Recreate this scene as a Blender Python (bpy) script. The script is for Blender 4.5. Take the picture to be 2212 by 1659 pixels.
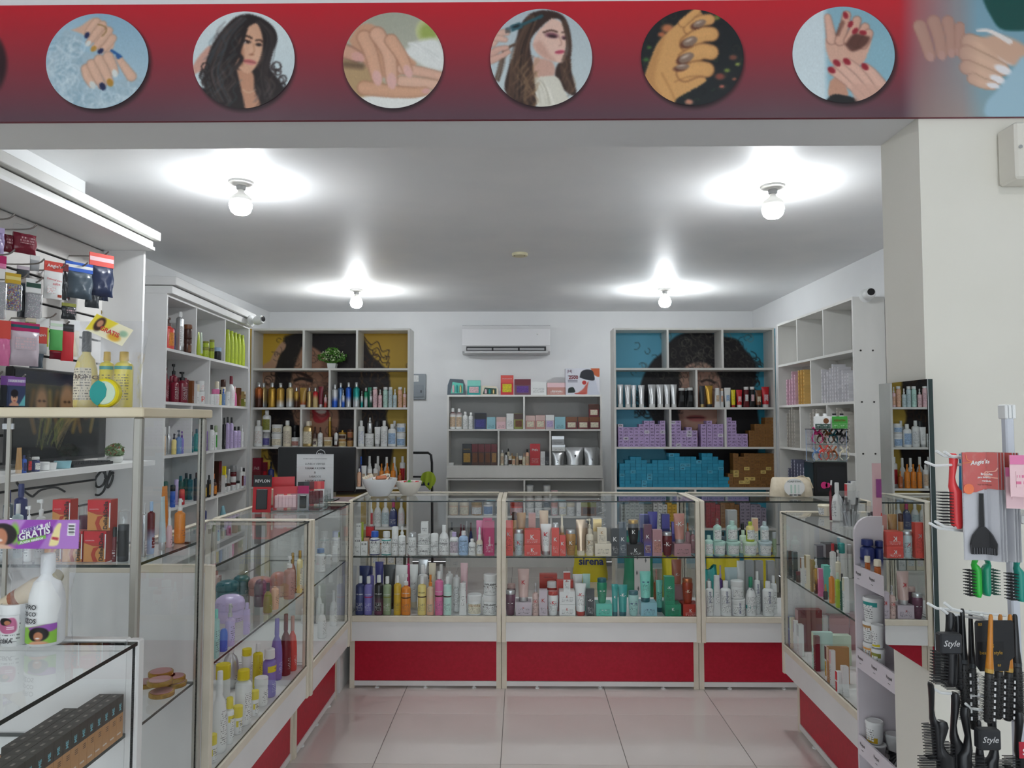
import bpy, math, random
import numpy as np
from mathutils import Vector, Matrix
random.seed(7)
for o in list(bpy.data.objects): bpy.data.objects.remove(o)
S = bpy.context.scene
COL = S.collection
# ------------------------------------------------------------------ camera
F = 1597.0; W, H = 2212, 1659; EYE = 1.61
PITCH = math.radians(2.92); YAW = math.radians(0.717)
cam = bpy.data.cameras.new('camera'); camo = bpy.data.objects.new('camera', cam); COL.objects.link(camo)
cam.sensor_fit = 'HORIZONTAL'; cam.sensor_width = 36.0; cam.lens = 36.0*F/W; cam.clip_start = .02
camo.location = (0, 0, EYE); camo.rotation_euler = (math.pi/2+PITCH, 0, YAW)
S.camera = camo
RC = camo.rotation_euler.to_matrix()
# ------------------------------------------------------------------ view / light
S.view_settings.view_transform = 'Standard'; S.view_settings.look = 'None'
S.view_settings.gamma = 1.0; S.view_settings.use_curve_mapping = False
S.view_settings.exposure = 1.14
S.cycles.max_bounces = 8; S.cycles.diffuse_bounces = 4; S.cycles.glossy_bounces = 4
S.cycles.transparent_max_bounces = 22; S.cycles.transmission_bounces = 4
S.cycles.use_adaptive_sampling = True; S.cycles.adaptive_threshold = .05
S.cycles.caustics_reflective = False; S.cycles.caustics_refractive = False
S.cycles.sample_clamp_indirect = 8.0
wd = bpy.data.worlds.new('world'); S.world = wd; wd.use_nodes = True
wd.node_tree.nodes['Background'].inputs[0].default_value = (.86, .93, 1.0, 1)   # overcast daylight outside the shop front
wd.node_tree.nodes['Background'].inputs[1].default_value = 1.25
BULB = 115.0          # emission of the LED bulb globes

# ------------------------------------------------------------------ pixel -> place helpers
def ray(px, py):
    return RC @ Vector(((px-W/2)/F, (H/2-py)/F, -1.0))
def onY(px, py, Y):
    d = ray(px, py); t = Y/d.y; return Vector((d.x*t, Y, EYE+d.z*t))
def onX(px, py, X):
    d = ray(px, py); t = X/d.x; return Vector((X, d.y*t, EYE+d.z*t))
def onZ(px, py, z):
    d = ray(px, py); t = (z-EYE)/d.z; return Vector((d.x*t, d.y*t, z))
FWD = RC @ Vector((0, 0, -1))
def mpp(p):            # metres per photo pixel at a place
    return (Vector(p)-Vector((0, 0, EYE))).dot(FWD)/F

# ------------------------------------------------------------------ colours
PAL = dict(white='e9ebea', cream='e8e0c8', ivory='e3dac6', grey='a9adb0', silver='c9ccce', charcoal='34383c', slate='4b5863', black='16171a',
 gold='b8913f', palegold='cbb27a', champagne='c9b39b', tan='b58b55', beige='d8bfa2', brown='4a2a1f', chestnut='7a4a2a', amber='b5602a',
 navy='23306e', indigo='4a4a98', blue='2a5fc4', skyblue='a9c6e6', steel='6b8fc0', paleblue='c3d6da', aqua='7fd3c4', teal='1f9a95', turquoise='5cc7b4', darkteal='17606a',
 seafoam='9fcdc8', skyteal='8fc3cf', mint='bfe3d8', palegreen='cfe3cc', lime='b4c832', green='1f8f6a', grass='3fa03c', sage='93a582', olive='8c8f3a', darkgreen='1d4a3c',
 yellow='e6d51f', paleyellow='ead98a', mustard='d2ac2e', orange='e38a2c', peach='e8b89a', coral='dd4f45', red='c8202c', brick='b8382a', rust='a03a1c', copper='b26a45', terracotta='b4674f',
 wine='6a1c24', maroon='6d1a2c', burgundy='7c1a30', magenta='bd1c66', pink='e078a8', palepink='e8c3c8', rose='c08a80', rosepale='d3b5ae', mauve='b78a90', lilac='c3b2dd', lilacgrey='c9bcc6', violet='7f78c4', purple='6a3f9a', plum='6d4257', fuchsia='d0307a', clear='dfe6e4')
def lin(h):
    v = [int(h[i:i+2], 16)/255 for i in (0, 2, 4)]
    return tuple((c/12.92 if c <= .04045 else ((c+.055)/1.055)**2.4) for c in v)
def colr(c):
    if isinstance(c, tuple): return c
    return lin(PAL.get(c, c))
CW = dict(palegold='pale gold', paleblue='pale blue', skyblue='sky blue', darkteal='dark teal', seafoam='sea green', skyteal='pale teal', palegreen='pale green', grass='bright green',
 darkgreen='dark green', paleyellow='pale yellow', palepink='pale pink', lilacgrey='greyish lilac', rosepale='pale rose', steel='steel blue', clear='clear')
def cw(c): return CW.get(c, c)

# ------------------------------------------------------------------ materials
MATS = {}
def mat(c, rough=.38, metal=0., spec=.5, name=None, coat=0.):
    key = (c, rough, metal, spec, coat)
    if key in MATS: return MATS[key]
    m = bpy.data.materials.new(name or ('mat_%s' % (c if isinstance(c, str) else 'col'))); m.use_nodes = True
    b = m.node_tree.nodes['Principled BSDF']
    b.inputs['Base Color'].default_value = (*colr(c), 1); b.inputs['Roughness'].default_value = rough
    b.inputs['Metallic'].default_value = metal; b.inputs['Specular IOR Level'].default_value = spec
    if coat: b.inputs['Coat Weight'].default_value = coat; b.inputs['Coat Roughness'].default_value = .08
    MATS[key] = m; return m
def nodes(m):
    nt = m.node_tree; return nt, nt.nodes, nt.links
def noisy(name, c1, c2, scale, rough=.6, bump=0., detail=4, stretch=(1, 1, 1), spec=.4, lo=.35, hi=.65):
    m = bpy.data.materials.new(name); m.use_nodes = True; nt, N, L = nodes(m); b = N['Principled BSDF']
    tc = N.new('ShaderNodeTexCoord'); mp = N.new('ShaderNodeMapping'); mp.inputs['Scale'].default_value = stretch
    n = N.new('ShaderNodeTexNoise'); n.inputs['Scale'].default_value = scale; n.inputs['Detail'].default_value = detail
    r = N.new('ShaderNodeValToRGB'); r.color_ramp.elements[0].position = lo; r.color_ramp.elements[1].position = hi
    r.color_ramp.elements[0].color = (*colr(c1), 1); r.color_ramp.elements[1].color = (*colr(c2), 1)
    L.new(tc.outputs['Object'], mp.inputs[0]); L.new(mp.outputs[0], n.inputs[0]); L.new(n.outputs[0], r.inputs[0]); L.new(r.outputs[0], b.inputs['Base Color'])
    b.inputs['Roughness'].default_value = rough; b.inputs['Specular IOR Level'].default_value = spec
    if bump:
        bp = N.new('ShaderNodeBump'); bp.inputs['Strength'].default_value = bump; bp.inputs['Distance'].default_value = .004
        L.new(n.outputs[0], bp.inputs['Height']); L.new(bp.outputs[0], b.inputs['Normal'])
    return m
def glassmat(name, tint=(.984, .995, .990), base=.026, top=.8, power=5.0, rough=0.0):
    m = bpy.data.materials.new(name); m.use_nodes = True; nt, N, L = nodes(m); N.remove(N['Principled BSDF'])
    out = N['Material Output']; lw = N.new('ShaderNodeLayerWeight'); lw.inputs[0].default_value = .5
    pw = N.new('ShaderNodeMath'); pw.operation = 'POWER'; pw.inputs[1].default_value = power
    ma = N.new('ShaderNodeMath'); ma.operation = 'MULTIPLY_ADD'; ma.inputs[1].default_value = top; ma.inputs[2].default_value = base
    tr = N.new('ShaderNodeBsdfTransparent'); tr.inputs[0].default_value = (*tint, 1)
    gl = N.new('ShaderNodeBsdfGlossy'); gl.inputs['Roughness'].default_value = rough; gl.inputs[0].default_value = (.95, .97, .97, 1)
    mx = N.new('ShaderNodeMixShader')
    L.new(lw.outputs['Facing'], pw.inputs[0]); L.new(pw.outputs[0], ma.inputs[0]); L.new(ma.outputs[0], mx.inputs[0])
    L.new(tr.outputs[0], mx.inputs[1]); L.new(gl.outputs[0], mx.inputs[2]); L.new(mx.outputs[0], out.inputs[0]); return m
def wrapmat(name, tint=(.93, .94, .95), diff=(.85, .87, .88), k=.10):       # crinkled plastic film
    m = glassmat(name, tint, .05, .6, 2.5, .12); nt, N, L = nodes(m)
    no = N.new('ShaderNodeTexNoise'); no.inputs['Scale'].default_value = 26; no.inputs['Detail'].default_value = 3
    tc = N.new('ShaderNodeTexCoord'); L.new(tc.outputs['Object'], no.inputs[0])
    bp = N.new('ShaderNodeBump'); bp.inputs['Strength'].default_value = .9; bp.inputs['Distance'].default_value = .02; L.new(no.outputs[0], bp.inputs['Height'])
    for n in N:
        if n.bl_idname in ('ShaderNodeBsdfGlossy', 'ShaderNodeLayerWeight'): L.new(bp.outputs[0], n.inputs['Normal'])
    df = N.new('ShaderNodeBsdfDiffuse'); df.inputs[0].default_value = (*diff, 1)
    ad = N.new('ShaderNodeMixShader'); ad.inputs[0].default_value = k; out = N['Material Output']; src = out.inputs[0].links[0].from_socket
    L.new(src, ad.inputs[1]); L.new(df.outputs[0], ad.inputs[2]); L.new(ad.outputs[0], out.inputs[0]); return m
def emis(name, c, s):
    m = bpy.data.materials.new(name); m.use_nodes = True; nt, N, L = nodes(m); b = N['Principled BSDF']
    b.inputs['Base Color'].default_value = (.9, .9, .9, 1); b.inputs['Emission Color'].default_value = (*c, 1); b.inputs['Emission Strength'].default_value = s; return m
def attrmat(name, rough=.45, spec=.35):
    m = bpy.data.materials.new(name); m.use_nodes = True; nt, N, L = nodes(m); b = N['Principled BSDF']
    a = N.new('ShaderNodeAttribute'); a.attribute_name = 'Col'; L.new(a.outputs['Color'], b.inputs['Base Color'])
    b.inputs['Roughness'].default_value = rough; b.inputs['Specular IOR Level'].default_value = spec; return m
PRINT = {}
def printmat(c, ink='black', row=.0075, fill=.42, xs=240, thr=.5, rough=.45):     # fine illegible small print in lines
    key = (c, ink, row, fill, xs, thr)
    if key in PRINT: return PRINT[key]
    m = bpy.data.materials.new('small_print'); m.use_nodes = True; nt, N, L = nodes(m); b = N['Principled BSDF']
    tc = N.new('ShaderNodeTexCoord'); sp = N.new('ShaderNodeSeparateXYZ'); L.new(tc.outputs['Object'], sp.inputs[0])
    def M(op, a, bb=None, v=None):
        n = N.new('ShaderNodeMath'); n.operation = op; L.new(a, n.inputs[0])
        if bb is not None: L.new(bb, n.inputs[1])
        elif v is not None: n.inputs[1].default_value = v
        return n.outputs[0]
    zr = M('DIVIDE', sp.outputs['Z'], v=row); fr = M('FRACT', zr); on = M('LESS_THAN', fr, v=fill); fl = M('FLOOR', zr)
    cx = N.new('ShaderNodeCombineXYZ'); L.new(M('MULTIPLY', sp.outputs['X'], v=xs), cx.inputs[0]); L.new(M('MULTIPLY', fl, v=7.31), cx.inputs[1])
    no = N.new('ShaderNodeTexNoise'); no.inputs['Scale'].default_value = 1.0; no.inputs['Detail'].default_value = 2; L.new(cx.outputs[0], no.inputs[0])
    g = M('GREATER_THAN', no.outputs[0], v=thr); f = M('MULTIPLY', on, g)
    f2 = M('MULTIPLY', f, v=.75)
    mx = N.new('ShaderNodeMix'); mx.data_type = 'RGBA'; mx.inputs[6].default_value = (*colr(c), 1); mx.inputs[7].default_value = (*colr(ink), 1)
    L.new(f2, mx.inputs[0]); L.new(mx.outputs[2], b.inputs['Base Color']); b.inputs['Roughness'].default_value = rough
    PRINT[key] = m; return m

GLASS = glassmat('counter_glass')
ACRYL = glassmat('clear_acrylic', (.97, .98, .985), .06, .8, 4.0)
EDGE = mat((.006, .016, .014), .25, name='glass_edge'); EDGEL = mat((.10, .17, .15), .2, name='glass_edge_light')
FILM = wrapmat('plastic_film'); FILM2 = wrapmat('plastic_film_clear', (.97, .97, .98), (.92, .92, .94), .075)
CREAMAL = noisy('cream_aluminium', 'd9d0bd', 'e2dac9', 9, .42, spec=.4)
WHITEAL = mat('e2e2e0', .4, name='white_aluminium')
MELA = noisy('white_melamine', 'e2e2e1', 'e8e8e7', 3.5, .42)
PAINTW = noisy('painted_white_wood', 'dededa', 'e6e5e1', 5, .5, .05, stretch=(1, 1, .3))
REDP = noisy('red_laminate', 'ad0426', 'b80a2e', 60, .42, .06, detail=2)
ATTR = attrmat('printed_picture'); ATTRG = attrmat('glossy_print', .28, .5)
BLACKP = mat('black', .35, name='black_plastic'); CHROME = mat('silver', .22, .9, name='chrome'); WHITEP = mat('white', .35, name='white_plastic')

# ------------------------------------------------------------------ mesh + object helpers
def mesh(name, v, f, smooth=False, ang=40):
    me = bpy.data.meshes.new(name); me.from_pydata([tuple(p) for p in v], [], f); me.update()
    if smooth:
        me.polygons.foreach_set('use_smooth', [True]*len(me.polygons))
        me.set_sharp_from_angle(angle=math.radians(ang))
    me.materials.append(None); return me
def obj(name, me, m=None, parent=None, loc=(0, 0, 0), rot=(0, 0, 0), label=None):
    o = bpy.data.objects.new(name, me); COL.objects.link(o)
    if me is not None and m is not None:
        ms = m if isinstance(m, (list, tuple)) else [m]
        while len(me.materials) < len(ms): me.materials.append(None)
        for i, mm in enumerate(ms):
            o.material_slots[i].link = 'OBJECT'; o.material_slots[i].material = mm
    o.location = loc; o.rotation_euler = rot
    if parent is not None: o.parent = parent
    if label: o['label'] = label
    return o
USED = {}
def tag(o, label, cat, group=None, kind=None):
    o['label'] = label; o['category'] = cat
    if group: o['group'] = group
    if kind: o['kind'] = kind
    return o
def thing(name, label, cat, loc=(0, 0, 0), rz=0., group=None):
    o = bpy.data.objects.new(name, None); COL.objects.link(o); o.empty_display_size = .05
    o.location = loc; o.rotation_euler = (0, 0, rz); return tag(o, label, cat, group)
def structure(name, me, m, label=None, loc=(0, 0, 0)):
    o = obj(name, me, m, None, loc); o['kind'] = 'structure'
    if label: o['label'] = label
    return o
class MB:
    def __init__(s): s.v = []; s.f = []
    def add(s, v, f):
        n = len(s.v); s.v += [tuple(p) for p in v]; s.f += [tuple(i+n for i in q) for q in f]; return s
    def box(s, x0, x1, y0, y1, z0, z1):
        v = [(x0, y0, z0), (x1, y0, z0), (x1, y1, z0), (x0, y1, z0), (x0, y0, z1), (x1, y0, z1), (x1, y1, z1), (x0, y1, z1)]
        return s.add(v, [(0, 3, 2, 1), (4, 5, 6, 7), (0, 1, 5, 4), (1, 2, 6, 5), (2, 3, 7, 6), (3, 0, 4, 7)])
    def bbox(s, x0, x1, y0, y1, z0, z1, b=.004):          # box with chamfered edges
        pts = []
        for z, ins in ((z0, b), (z0+b, 0), (z1-b, 0), (z1, b)):
            X0, X1, Y0, Y1 = x0+ins, x1-ins, y0+ins, y1-ins; c = b if ins == 0 else b*.3
            pts += [(X0+c, Y0, z), (X1-c, Y0, z), (X1, Y0+c, z), (X1, Y1-c, z), (X1-c, Y1, z), (X0+c, Y1, z), (X0, Y1-c, z), (X0, Y0+c, z)]
        f = [tuple(range(7, -1, -1)), tuple(range(24, 32))]
        for k in range(3):
            for i in range(8): f.append((k*8+i, k*8+(i+1) % 8, k*8+8+(i+1) % 8, k*8+8+i))
        return s.add(pts, f)
    def lathe(s, prof, seg=16, n=2.0, sy=1.0, cx=0, cy=0, cz=0):
        R = []
        for i in range(seg):
            a = 2*math.pi*(i+.5)/seg; c, q = math.cos(a), math.sin(a)
            k = (abs(c)**n+abs(q)**n)**(-1/n); R.append((c*k, q*k*sy))
        v = [(cx+r*x, cy+r*y, cz+z) for r, z in prof for x, y in R]
        f = []
        for k in range(len(prof)-1):
            for i in range(seg): f.append((k*seg+i, k*seg+(i+1) % seg, (k+1)*seg+(i+1) % seg, (k+1)*seg+i))
        f.append(tuple(range(seg-1, -1, -1))); m = (len(prof)-1)*seg; f.append(tuple(m+i for i in range(seg)))
        return s.add(v, f)
    def tube(s, pts, r, seg=8, r2=None):
        pts = [Vector(p) for p in pts]; n = len(pts); v = []
        up = Vector((0, 0, 1))
        for i, p in enumerate(pts):
            t = (pts[min(i+1, n-1)]-pts[max(i-1, 0)])
            if t.length < 1e-9: t = Vector((0, 0, 1))
            t.normalize(); a = t.cross(up)
            if a.length < .05: a = t.cross(Vector((1, 0, 0)))
            a.normalize(); b = t.cross(a); rr = r if r2 is None else r+(r2-r)*i/max(1, n-1)
            for k in range(seg):
                q = 2*math.pi*k/seg; v.append(p+a*(rr*math.cos(q))+b*(rr*math.sin(q)))
        f = []
        for i in range(n-1):
            for k in range(seg): f.append((i*seg+k, i*seg+(k+1) % seg, (i+1)*seg+(k+1) % seg, (i+1)*seg+k))
        f.append(tuple(range(seg-1, -1, -1))); f.append(tuple((n-1)*seg+k for k in range(seg)))
        return s.add(v, f)
    def prism(s, poly, y0, y1):                          # polygon in x,z extruded along y
        n = len(poly); v = [(x, y0, z) for x, z in poly]+[(x, y1, z) for x, z in poly]
        f = [tuple(range(n)), tuple(range(2*n-1, n-1, -1))]+[(i, n+i, n+(i+1) % n, (i+1) % n) for i in range(n)]
        return s.add(v, f)
    def build(s, name, m, parent=None, loc=(0, 0, 0), rot=(0, 0, 0), smooth=False, label=None, ang=40):
        return obj(name, mesh(name, s.v, s.f, smooth, ang), m, parent, loc, rot, label)
    def mesh(s, name, smooth=False, ang=40): return mesh(name, s.v, s.f, smooth, ang)
BARS = []
def boxo(name, x0, x1, y0, y1, z0, z1, m, parent=None, label=None, b=0):
    if parent is not None and name in ('side_panel', 'divider', 'post', 'end_panel', 'base_side'):
        c, sn = math.cos(parent.rotation_euler.z), math.sin(parent.rotation_euler.z); L = parent.location
        BARS.append(([(L.x+c*x-sn*y, L.y+sn*x+c*y) for x in (x0, x1) for y in (y0, y1)], z0, z1))
    q = MB()
    (q.bbox(x0, x1, y0, y1, z0, z1, b) if b else q.box(x0, x1, y0, y1, z0, z1))
    return q.build(name, m, parent, label=label)
def pane(name, x0, x1, y0, y1, z0, z1, parent, m=None, edge=None):
    d = [x1-x0, y1-y0, z1-z0]; ax = d.index(min(d)); q = MB().box(x0, x1, y0, y1, z0, z1)
    q.f.pop({0: 5, 1: 4, 2: 0}[ax]); me = q.mesh(name)      # one sheet of glass carries the reflection of both its faces
    me.materials.append(None)
    for p in me.polygons:
        p.material_index = 0 if abs(p.normal[ax]) > .5 else 1
    return obj(name, me, [m or GLASS, edge or EDGE], parent)
def smoothpath(pts, n=6):
    P = [Vector(p) for p in pts]; out = []
    for i in range(len(P)-1):
        a, b, c, d = P[max(i-1, 0)], P[i], P[i+1], P[min(i+2, len(P)-1)]
        for k in range(n):
            t = k/n; out.append(.5*((2*b)+(c-a)*t+(2*a-5*b+4*c-d)*t*t+(3*b-3*c+d-a)*t**3))
    out.append(P[-1]); return out

# lettering -----------------------------------------------------------
TX = {}; FS = bpy.data.scenes.new('type_setting')
def textgeo(t, bold=0.0, res=2):
    key = (t, bold)
    if key in TX: return TX[key]
    cu = bpy.data.curves.new('lettering', 'FONT'); cu.body = t; cu.align_x = 'CENTER'; cu.align_y = 'CENTER'; cu.resolution_u = res; cu.offset = bold
    o = bpy.data.objects.new('lettering', cu); FS.collection.objects.link(o)
    FS.view_layers[0].update(); dg = FS.view_layers[0].depsgraph; dg.update(); me = o.evaluated_get(dg).to_mesh()
    v = np.array([p.co[:2] for p in me.vertices], float).reshape(-1, 2); f = [tuple(p.vertices) for p in me.polygons]
    o.evaluated_get(dg).to_mesh_clear(); bpy.data.objects.remove(o); bpy.data.curves.remove(cu)
    if len(v):
        mn, mx = v.min(0), v.max(0); v = v-(mn+mx)/2; sz = mx-mn
    else: sz = np.array([1, 1])
    TX[key] = (v, f, sz); return TX[key]
def letter(t, parent, m, width=None, height=None, at=(0, 0, 0), vert=False, wrap=None, rot=(0, 0, 0), bold=0.0, tilt=0.0, shear=0., name='lettering'):
    """flat lettering facing local -y; wrap=(rx, n, ry): follows a rounded front. width/height in metres."""
    v, f, sz = textgeo(t, bold)
    if not len(v): return None
    k = min([q for q in ((width/sz[0]) if width else None, (height/sz[1]) if height else None) if q is not None])
    x, z = v[:, 0]*k, v[:, 1]*k
    if shear: x = x+z*shear
    if vert: x, z = -z, x
    if tilt: x, z = x*math.cos(tilt)-z*math.sin(tilt), x*math.sin(tilt)+z*math.cos(tilt)
    if wrap:
        rx, n, ry = wrap; q = np.clip(np.abs(x+at[0])/rx, 0, .999); y = -ry*(1-q**n)**(1/n)-.0012
        P = [(x[i]+at[0], y[i]+at[1], z[i]+at[2]) for i in range(len(x))]
    else: P = [(x[i]+at[0], at[1], z[i]+at[2]) for i in range(len(x))]
    return obj(name, mesh(name, P, f), m, parent, rot=rot)
# ================================================================== the room
XL, XR, YB, HC = -2.96, 2.70, 8.62, 2.90
YP0, YP1, XJ, HB = 2.08, 2.30, 1.132, 2.478
FX0, FX1, FY = -2.96, 2.70, -2.4
wallm = noisy('wall_paint', 'e6e7e8', 'ebecec', 1.6, .55, .02)
ceilm = noisy('ceiling_paint', 'e6e7e8', 'ececec', 2.2, .5, .10, detail=8, stretch=(1, 1, 1))
creamw = noisy('cream_wall_paint', 'e2dfd4', 'e8e5db', 1.8, .55, .03)
grout = mat('8b8580', .8, name='grout')
tilem = noisy('polished_tile', 'd4cac5', 'dbd2cd', 1.2, .08, spec=.5)
fl = structure('floor', MB().box(FX0, FX1, FY, YB, -.05, -.0035).mesh('floor'), grout, 'polished beige tile floor of the shop')
T = .598; P0 = onZ(1088.4, 1486, 0)
tm = MB().bbox(-.5*T+.0015, .5*T-.0015, -.5*T+.0015, .5*T-.0015, -.0034, 0, .0012).mesh('tile')
ty0 = onZ(1106, 1542.6, 0).y
for i in range(-5, 5):
    for j in range(-6, 8):
        cx = P0.x+.008+(i+.5)*T; cy = ty0+(j+.5)*T
        if cx-T/2 < FX0 or cx+T/2 > FX1 or cy+T/2 > YB or cy-T/2 < FY+.1: continue
        if j > 3 and abs(cx) > 1.9: continue
        if j < -4: continue
        obj('tile', tm, tilem, fl, (cx, cy, 0))
structure('wall_back', MB().box(XL-.1, XR+.1, YB, YB+.1, 0, HC).mesh('wall'), wallm, 'plain white back wall behind the shelves')
structure('wall_left', MB().box(XL-.1, XL, FY, YB, 0, HC).mesh('wall'), wallm, 'white left wall')
structure('wall_right', MB().box(XR, XR+.1, FY, YB, 0, HC).mesh('wall'), wallm, 'white right wall')
structure('wall_column', MB().box(XL, -2.345, YP1, 3.89, 0, HC).mesh('wall'), wallm, 'white wall block behind the accessory display')
structure('wall_pillar', MB().box(XJ, XR, YP0, YP1, 0, HC).mesh('wall'), creamw, 'cream wall at the right of the wide opening')
structure('wall_header', MB().box(XL, XJ, YP0, YP1, HB, HC).mesh('wall'), wallm, 'white beam over the wide opening')
structure('ceiling', MB().box(XL-.1, XR+.1, FY, YB+.1, HC, HC+.08).mesh('ceiling'), ceilm, 'white plastered ceiling with bare bulbs')
# shop front behind the camera: glazed, daylight outside
q = MB().box(XL, XR, FY-.1, FY, 2.45, HC).box(XL, XL+.5, FY-.1, FY, 0, 2.45).box(XR-.5, XR, FY-.1, FY, 0, 2.45)
structure('wall_front', q.mesh('wall'), wallm, 'white shop front wall around the glazing')
wn = structure('window_1', None, None, 'glazed shop front')
for k in range(5):
    x = XL+.5+k*(XR-XL-1.0)/4
    boxo('mullion', x-.025, x+.025, FY-.09, FY-.03, 0, 2.45, WHITEAL, wn)
for k in range(4):
    x = XL+.5+k*(XR-XL-1.0)/4; pane('pane', x+.025, x+(XR-XL-1.0)/4-.025, FY-.064, FY-.056, .05, 2.4, wn, edge=EDGEL)

# ------------------------------------------------------------------ shelving units
def place(px, py, A, B):       # the pixel's ray on the vertical plane through A, B
    d = ray(px, py); ax, ay = A; ux, uy = B[0]-A[0], B[1]-A[1]
    det = d.x*(-uy)+ux*d.y; t = (ax*(-uy)+ux*ay)/det
    return Vector((d.x*t, d.y*t, EYE+d.z*t))
def unit(name, label, loc, rz, w, d, levels, divs, back, m=PAINTW, t=.02, cornice=0, bottom=0., poster=None, kick=0):
    """levels: heights of board tops from the top board down; divs: per bay, list of x positions of uprights."""
    u = thing(name, label, 'shelf unit', loc, rz)
    top = levels[0]
    for x in (0, w-t): boxo('side_panel', x, x+t, 0, d, bottom, top, m, u)
    boxo('back_panel', t, w-t, d-.008, d, bottom, top-t, back, u)
    for z in levels: boxo('shelf', t, w-t, 0, d-.009, z-t, z, m, u)
    for i, dv in enumerate(divs):
        for x in dv: boxo('divider', x-t/2, x+t/2, .002, d-.009, levels[i+1], levels[i]-t, m, u)
    if cornice:
        boxo('cornice', -.0, w, -.035, d, top, top+.055, m, u, b=.003); boxo('cornice', -.0, w, -.06, d, top+.062, top+.062+cornice, m, u, b=.003)
    if kick: boxo('kick_panel', t, w-t, .01, .028, bottom, kick, m, u)
    return u
YU = 7.10
LEV = [2.513, 2.126, 1.748, 1.370, .985, .60, .22]
p0, p1 = onY(540.5, 900, YU), onY(884, 900, YU)
UY0, UYW = p0.x, p1.x-p0.x
def fx(px, Y=YU, x0=UY0): return onY(px, 880, Y).x-x0
yell = unit('shelf_unit', 'white open shelf unit backed by the yellow hair poster', (UY0, YU, 0), 0, UYW, .28, LEV,
     [[fx(653.5), fx(769.5)], [fx(711)], [fx(650.5), fx(767)], [fx(767)], [fx(711)], []], mat('c8c6c0', .6), kick=.2)
p2_, p3 = onY(1327, 900, YU), onY(1676, 900, YU)
UB0, UBW = p2_.x, p3.x-p2_.x
blue = unit('shelf_unit', 'white open shelf unit backed by the blue hair poster', (UB0, YU, 0), 0, UBW, .28, LEV,
     [[fx(1444, x0=UB0), fx(1563, x0=UB0)], [fx(1505.5, x0=UB0)], [fx(1448, x0=UB0), fx(1567, x0=UB0)], [], [fx(1500, x0=UB0)], []], mat('c8c6c0', .6), kick=.2)
YM = 8.27
UM0 = onY(965.5, 950, YM).x; UMW = onY(1301, 950, YM).x-UM0
midu = unit('shelf_unit', 'low white shelf unit under the air conditioner', (UM0, YM, 0), 0, UMW, .31, [1.91, 1.527, 1.123],
     [[fx(1132, YM, UM0)], [fx(1077, YM, UM0), fx(1188.5, YM, UM0)]], mat('bfc0be', .6), bottom=.985)
boxo('fascia', 0, UMW, -.012, -.001, .985, 1.11, PAINTW, midu)
UM2 = onY(963.5, 1050, YM).x; UM2W = onY(1304.5, 1050, YM).x-UM2
midl = unit('base_shelf_unit', 'white base shelf unit holding jars behind the middle counter', (UM2, YM, 0), 0, UM2W, .31, [.978, .564, .15],
     [[fx(1132.6, YM, UM2)], [fx(1190, YM, UM2)]], mat('bfc0be', .6), kick=.14)
# left wall unit, facing the room
LA, LB = (-2.50, 5.15), (-2.605, 7.02)
LW = math.hypot(LB[0]-LA[0], LB[1]-LA[1]); LRZ = math.atan2(LB[1]-LA[1], LB[0]-LA[0])
def lx(px, py):
    p = place(px, py, LA, LB); return math.hypot(p.x-LA[0], p.y-LA[1])
LLEV = [2.515, 2.132, 1.752, 1.372, .99, .60, .22]
leftu = unit('shelf_unit', 'tall white shelf unit with cornice along the left wall', (*LA, 0), LRZ, LW, .345, LLEV,
     [[lx(424.5, 720), lx(487, 740)], [lx(453, 830)], [lx(415, 920), lx(479, 920)], [lx(462, 1010)], [lx(470, 1120)], []], mat('cdcdcb', .6), MELA, cornice=.06)
# right wall unit
RA, RB = (2.455, 5.47), (2.437, 7.04)
RWd = math.hypot(RB[0]-RA[0], RB[1]-RA[1]); RRZ = math.atan2(RA[1]-RB[1], RA[0]-RB[0])
def rx_(px, py):
    p = place(px, py, RA, RB); return RWd-math.hypot(p.x-RA[0], p.y-RA[1])
rightu = unit('shelf_unit', 'white brush-painted shelf unit along the right wall, top row empty', (*RB, 0), RRZ, RWd, .235, [2.535, 2.145, 1.762, 1.378, .99, .60, .22],
     [[rx_(1720.5, 720), rx_(1777, 700)], [rx_(1751, 820)], [rx_(1728, 920), rx_(1786, 920)], [rx_(1757, 1010)], [], []], mat('d2d1cc', .6))
for z in (2.14, 1.76, 1.38):
    for y in (.05, .14):
        MB().lathe([(.007, 0), (.007, .002)], 8).build('screw', mat('2a2624', .5), rightu, (RWd+.002, y, z-.005), (0, math.pi/2, 0))

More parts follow.
